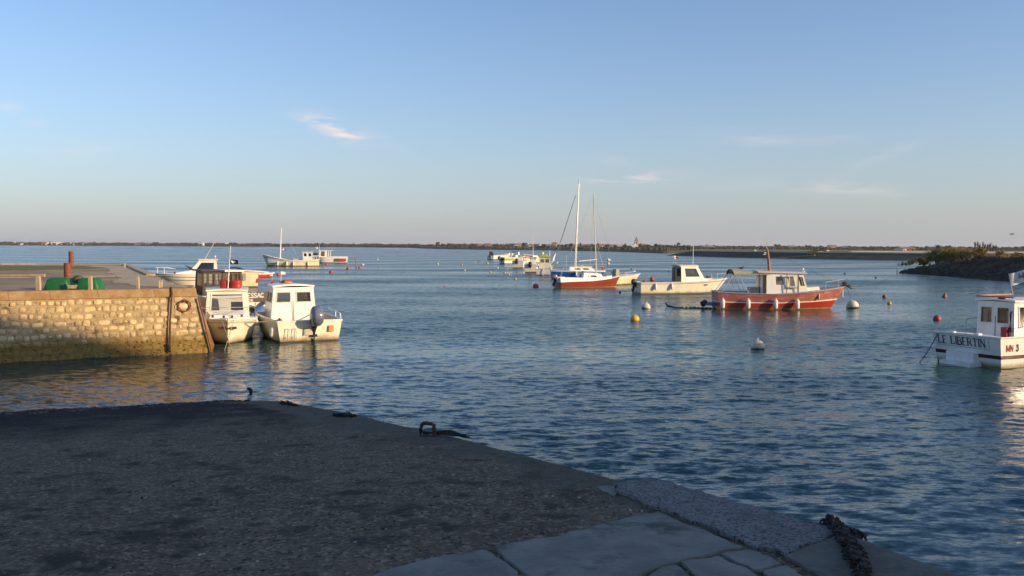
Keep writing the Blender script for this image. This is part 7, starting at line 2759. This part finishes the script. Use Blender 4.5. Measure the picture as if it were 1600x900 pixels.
def right_boat():
    a, b = at_z(1457, 563.5), at_z(1560, 577.5)
    d = (b - a).normalized()
    fw = V((-d.y, d.x, 0))
    B0 = (b - a).length
    L = 6.2
    c = (a + b) / 2 + fw * (L / 2)
    rz = math.atan2(fw.y, fw.x)
    rt = thing_boat('cabin_cruiser', c, rz, 'white cabin boat with name lettered across its shaded stern at the right edge', 'cabin boat')
    B = B0 / .90
    h = hull(rt, L, B, (.80, .82, 1.15), tr=.93, tm=.42, p=2.4, rake=.6, draft=.3, bands=((.30, 0), (.42, 1), (1, 0)), mats=(WHITE, MAROON), cap=WPAINT, capr=.025, openr=(.05, .42), fl=.3, wlf=.93, trake=.16)
    xt = -L / 2
    # stern fairing with recessed centre under the stripe
    mb = MB()
    mb.prism([(xt + .25, .60), (xt - .26, .56), (xt - .26, -.34), (xt + .25, -.40)], -.2, .10)
    mb.prism([(xt + .25, .56), (xt - .05, .52), (xt - .05, -.30), (xt + .25, -.36)], .10, .34)
    mb.build('stern_step', WPAINT, rt, smooth=0)
    # framed name
    wd = B0 * .80
    yl = B0 / 2 - .08
    z0, z1 = .47, .80
    tr_ = .16 / .84
    X = lambda z: xt + .16 * (1 - z / .82) - .004
    mb = MB()
    for (ya, za, yb, zb) in ((yl, z0, yl - wd, z0), (yl, z1 - .02, yl - wd, z1 - .02), (yl, z0, yl, z1 - .02), (yl - wd, z0, yl - wd, z1 - .02)):
        mb.tube([(X(za), ya, za), (X(zb), yb, zb)], .006, 4)
    mb.build('name_frame', GREYDECK, rt)
    txt, wid = lettering('LE LIBERTIN', (0, 0, 0), V((0, -1, 0)), V((-.16 / .82, 0, 1)), .20, .17, .075, serif=True, gap=.28)
    sc = (wd - .14) / wid
    hw = .205
    yy = yl - .07
    for word in ('LE', 'LIBERTIN'):
        mb, wid = lettering(word, (X(z0 + .055) - .006, yy, z0 + .055), V((0, -1, 0)), V((-.16 / .82, 0, 1)), hw, .17, .075, serif=True, gap=.28, wid=sc * .20 / hw)
        mb.build('name_word', NAVYP, rt, smooth=0)
        yy -= wid + (.35 + .28) * hw * sc * .20 / hw
    # registration on the near side
    t0 = .055
    p0, p1 = h.pt(t0, .56, -1), h.pt(t0 + .12, .56, -1)
    up = (h.pt(t0 + .05, .8, -1) - h.pt(t0 + .05, .5, -1)).normalized()
    rt_ = (p1 - p0).normalized()
    out = rt_.cross(up)
    mb, w1 = lettering('MN ', p0 + out * .006 - rt_ * .12, rt_, up, .16, .22, .14, wid=.82)
    mb.build('registration', REDLETTER, rt, smooth=0)
    mb, w2 = lettering('3', p0 + out * .006 + rt_ * (-.12 + w1 + .03), rt_, up, .16, .24, .14, wid=.82)
    mb.build('registration', NAVYP, rt, smooth=0)
    # wheelhouse
    x0 = xt + 1.2
    zt = 1.66
    cabin(rt, x0, x0 + 2.1, .56, .78, .30, zt - .30, rear_dx=.0, front_dx=.45, tumble=.03, hf=zt - .32,
          hol={'rear': [(.09, .56, .42, .90), (.54, .56, .88, .90)], 'side': [(.08, .50, .46, .92), (.52, .50, .92, .92)], 'front': [(.05, .5, .47, .9), (.53, .5, .95, .9)]},
          mat=WCAB, roofm=WCAB, over=(.1, .06, .06), rth=.05, frame=WPAINT, gl=GLASS, camber=.03)
    mb = MB()
    for yy in (.20, -.09):
        for q in (0, 1, 2):
            mb.box((x0 + .10 + .01 * q, yy + .02 * q * (1 if yy < 0 else -1), 1.34), (.012, .03, .42))
    mb.build('red_curtain', FLAGR, rt, smooth=0)
    MB().box((x0 + .16, -.32, 1.25), (.01, .22, .34)).box((x0 + .16, .42, 1.25), (.01, .12, .34)).build('net_curtain', FLAGW, rt, smooth=0)
    # roof rails; the orange of the low sun is put into their colour
    zr = zt + .10
    mb = MB()
    for s in (-1, 1):
        mb.tube([(x0 - .05, s * .54, zr + .03), (x0 + 1.6, s * .68, zr + .03)], .020, 6)
    mb.tube([(x0 - .05, -.54, zr + .03), (x0 - .05, .54, zr + .03)], .024, 6)
    mb.build('roof_rail', pm('sun_orange_roof_rail', (.55, .26, .11), (.45, .2, .08), 8, .4), rt)
    mb = MB().box((x0 - .04, -.2, zr), (.06, .2, .05)).build('roof_bracket', REDLETTER, rt, smooth=0)
    mb = MB().tube([(x0 - .05, -.50, 1.42), (x0 - .10, -.50, 1.34), (x0 - .10, -.50, .96), (x0 - .05, -.50, .88)], .028, 6).build('grab_handle', ENGDK, rt)
    MB().box((x0 - .07, -.34, .86), (.12, .17, .26)).build('red_locker_box', REDLETTER, rt, smooth=0)
    MB().box((x0 - .012, 0, .8), (.012, .015, .95)).build('door_seam', GREYDECK, rt, smooth=0)
    Mi = (Matrix.Translation(c) @ Matrix.Rotation(rz, 4, 'Z')).inverted()
    Df = 24.0
    fb, ft_ = Mi @ at_d(1583, 461, Df), Mi @ at_d(1576, 427.5, Df)
    flag(rt, fb, ft_, .55, .34, FLAGW, dirv=(.75, -.65, .12), droop=-.25, pole=MASTM, k=1.2, swallow=.0,
         emblem=([pm('grey_print', (.25, .22, .24), None, 6, .9), PINKISH], [(5, 6, 1, 3, 1), (7, 8, 1, 4, 1), (6, 7, 2, 3, 1), (9, 10, 1, 3, 1), (2, 4, 3, 4, 2), (3, 5, 2, 3, 2)]))
    # rods and posts on the far gunwale
    for (x, h_) in ((xt + .7, .25), (xt + 1.0, .2), (xt + 1.35, .28)):
        mb = MB()
        mb.tube([(x, B / 2 - .06, .84), (x, B / 2 - .06, .84 + h_)], .010, 4)
        mb.tube([(x - .05, B / 2 - .06, .84 + h_ * .7), (x + .05, B / 2 - .06, .84 + h_ * .7)], .008, 4)
        mb.build('rod_holder', METAL, rt)
    MB().box((xt + .1, -.30, .845), (.14, .14, .04)).build('stern_cleat', WPAINT, rt, smooth=0)
    MB().box((xt + .1, .45, .84), (.10, .14, .04)).build('stern_cleat', WPAINT, rt, smooth=0)
    MB().box((xt + .06, .95 * B0 / 2, .80), (.04, .1, .08)).build('stern_light', METAL, rt, smooth=0)
    rail(rt, [(x0 + .2, -B / 2 + .06, 1.1), (L / 2 - .5, -.4, 1.5), (L / 2 + .05, 0, 1.6), (L / 2 - .5, .4, 1.5), (x0 + .2, B / 2 - .06, 1.1)],
         [((x0 + .2, s * (B / 2 - .06), .86), (x0 + .2, s * (B / 2 - .06), 1.1)) for s in (-1, 1)], .014)
    MB().box((xt + .8, .2, .45), (.6, .5, .3)).build('engine_box', WCAB, rt, smooth=0)
    M = Matrix.Translation(c) @ Matrix.Rotation(rz, 4, 'Z')
    p, q = M @ V((xt + .02, B0 / 2 - .15, .80)), at_z(1437, 566)
    tag(MB().tube([lerp(p, q, i / 8) - V((0, 0, .06 * math.sin(PI * i / 8))) for i in range(9)] + [q + (q - p) * .2], .011, 5).build('mooring_line', DKROPE), 'thin dark stern line running down into the water from the lettered boat', 'rope')


right_boat()

# gull far up in the sky
g = at_d(1582, 366, 90)
bd = empty('gull', g, 'tiny gull flying high above the right dike', 'bird')
MB().ball((0, 0, 0), .07, 7, sz=(2.6, 1, 1)).tube([(-.16, 0, 0), (-.27, 0, 0)], [.04, .02], 4).add([(.06, 0, .02), (-.07, 0, .02), (-.1, -.28, .12), (0, -.3, .12), (-.1, -.55, .03)], [(0, 1, 2, 3), (3, 2, 4)]).add(
    [(.06, 0, .02), (-.07, 0, .02), (-.1, .28, .12), (0, .3, .12), (-.1, .55, .03)], [(0, 3, 2, 1), (3, 4, 2)]).build('body', GREYDECK, bd, smooth=0)

# ------------------------------------------------------------------ the air
hm = bpy.data.materials.new('haze_air')
hm.use_nodes = True
hm.node_tree.nodes.clear()
_o = hm.node_tree.nodes.new('ShaderNodeOutputMaterial')
_v = hm.node_tree.nodes.new('ShaderNodeVolumePrincipled')
_v.inputs['Color'].default_value = (.80, .85, .92, 1)
_v.inputs['Density'].default_value = .00012
_v.inputs['Anisotropy'].default_value = .1
hm.node_tree.links.new(_v.outputs[0], _o.inputs['Volume'])
MB().box((0, 3900, 10.5), (17000, 9000, 29)).build('haze', hm, kind='stuff', smooth=0)
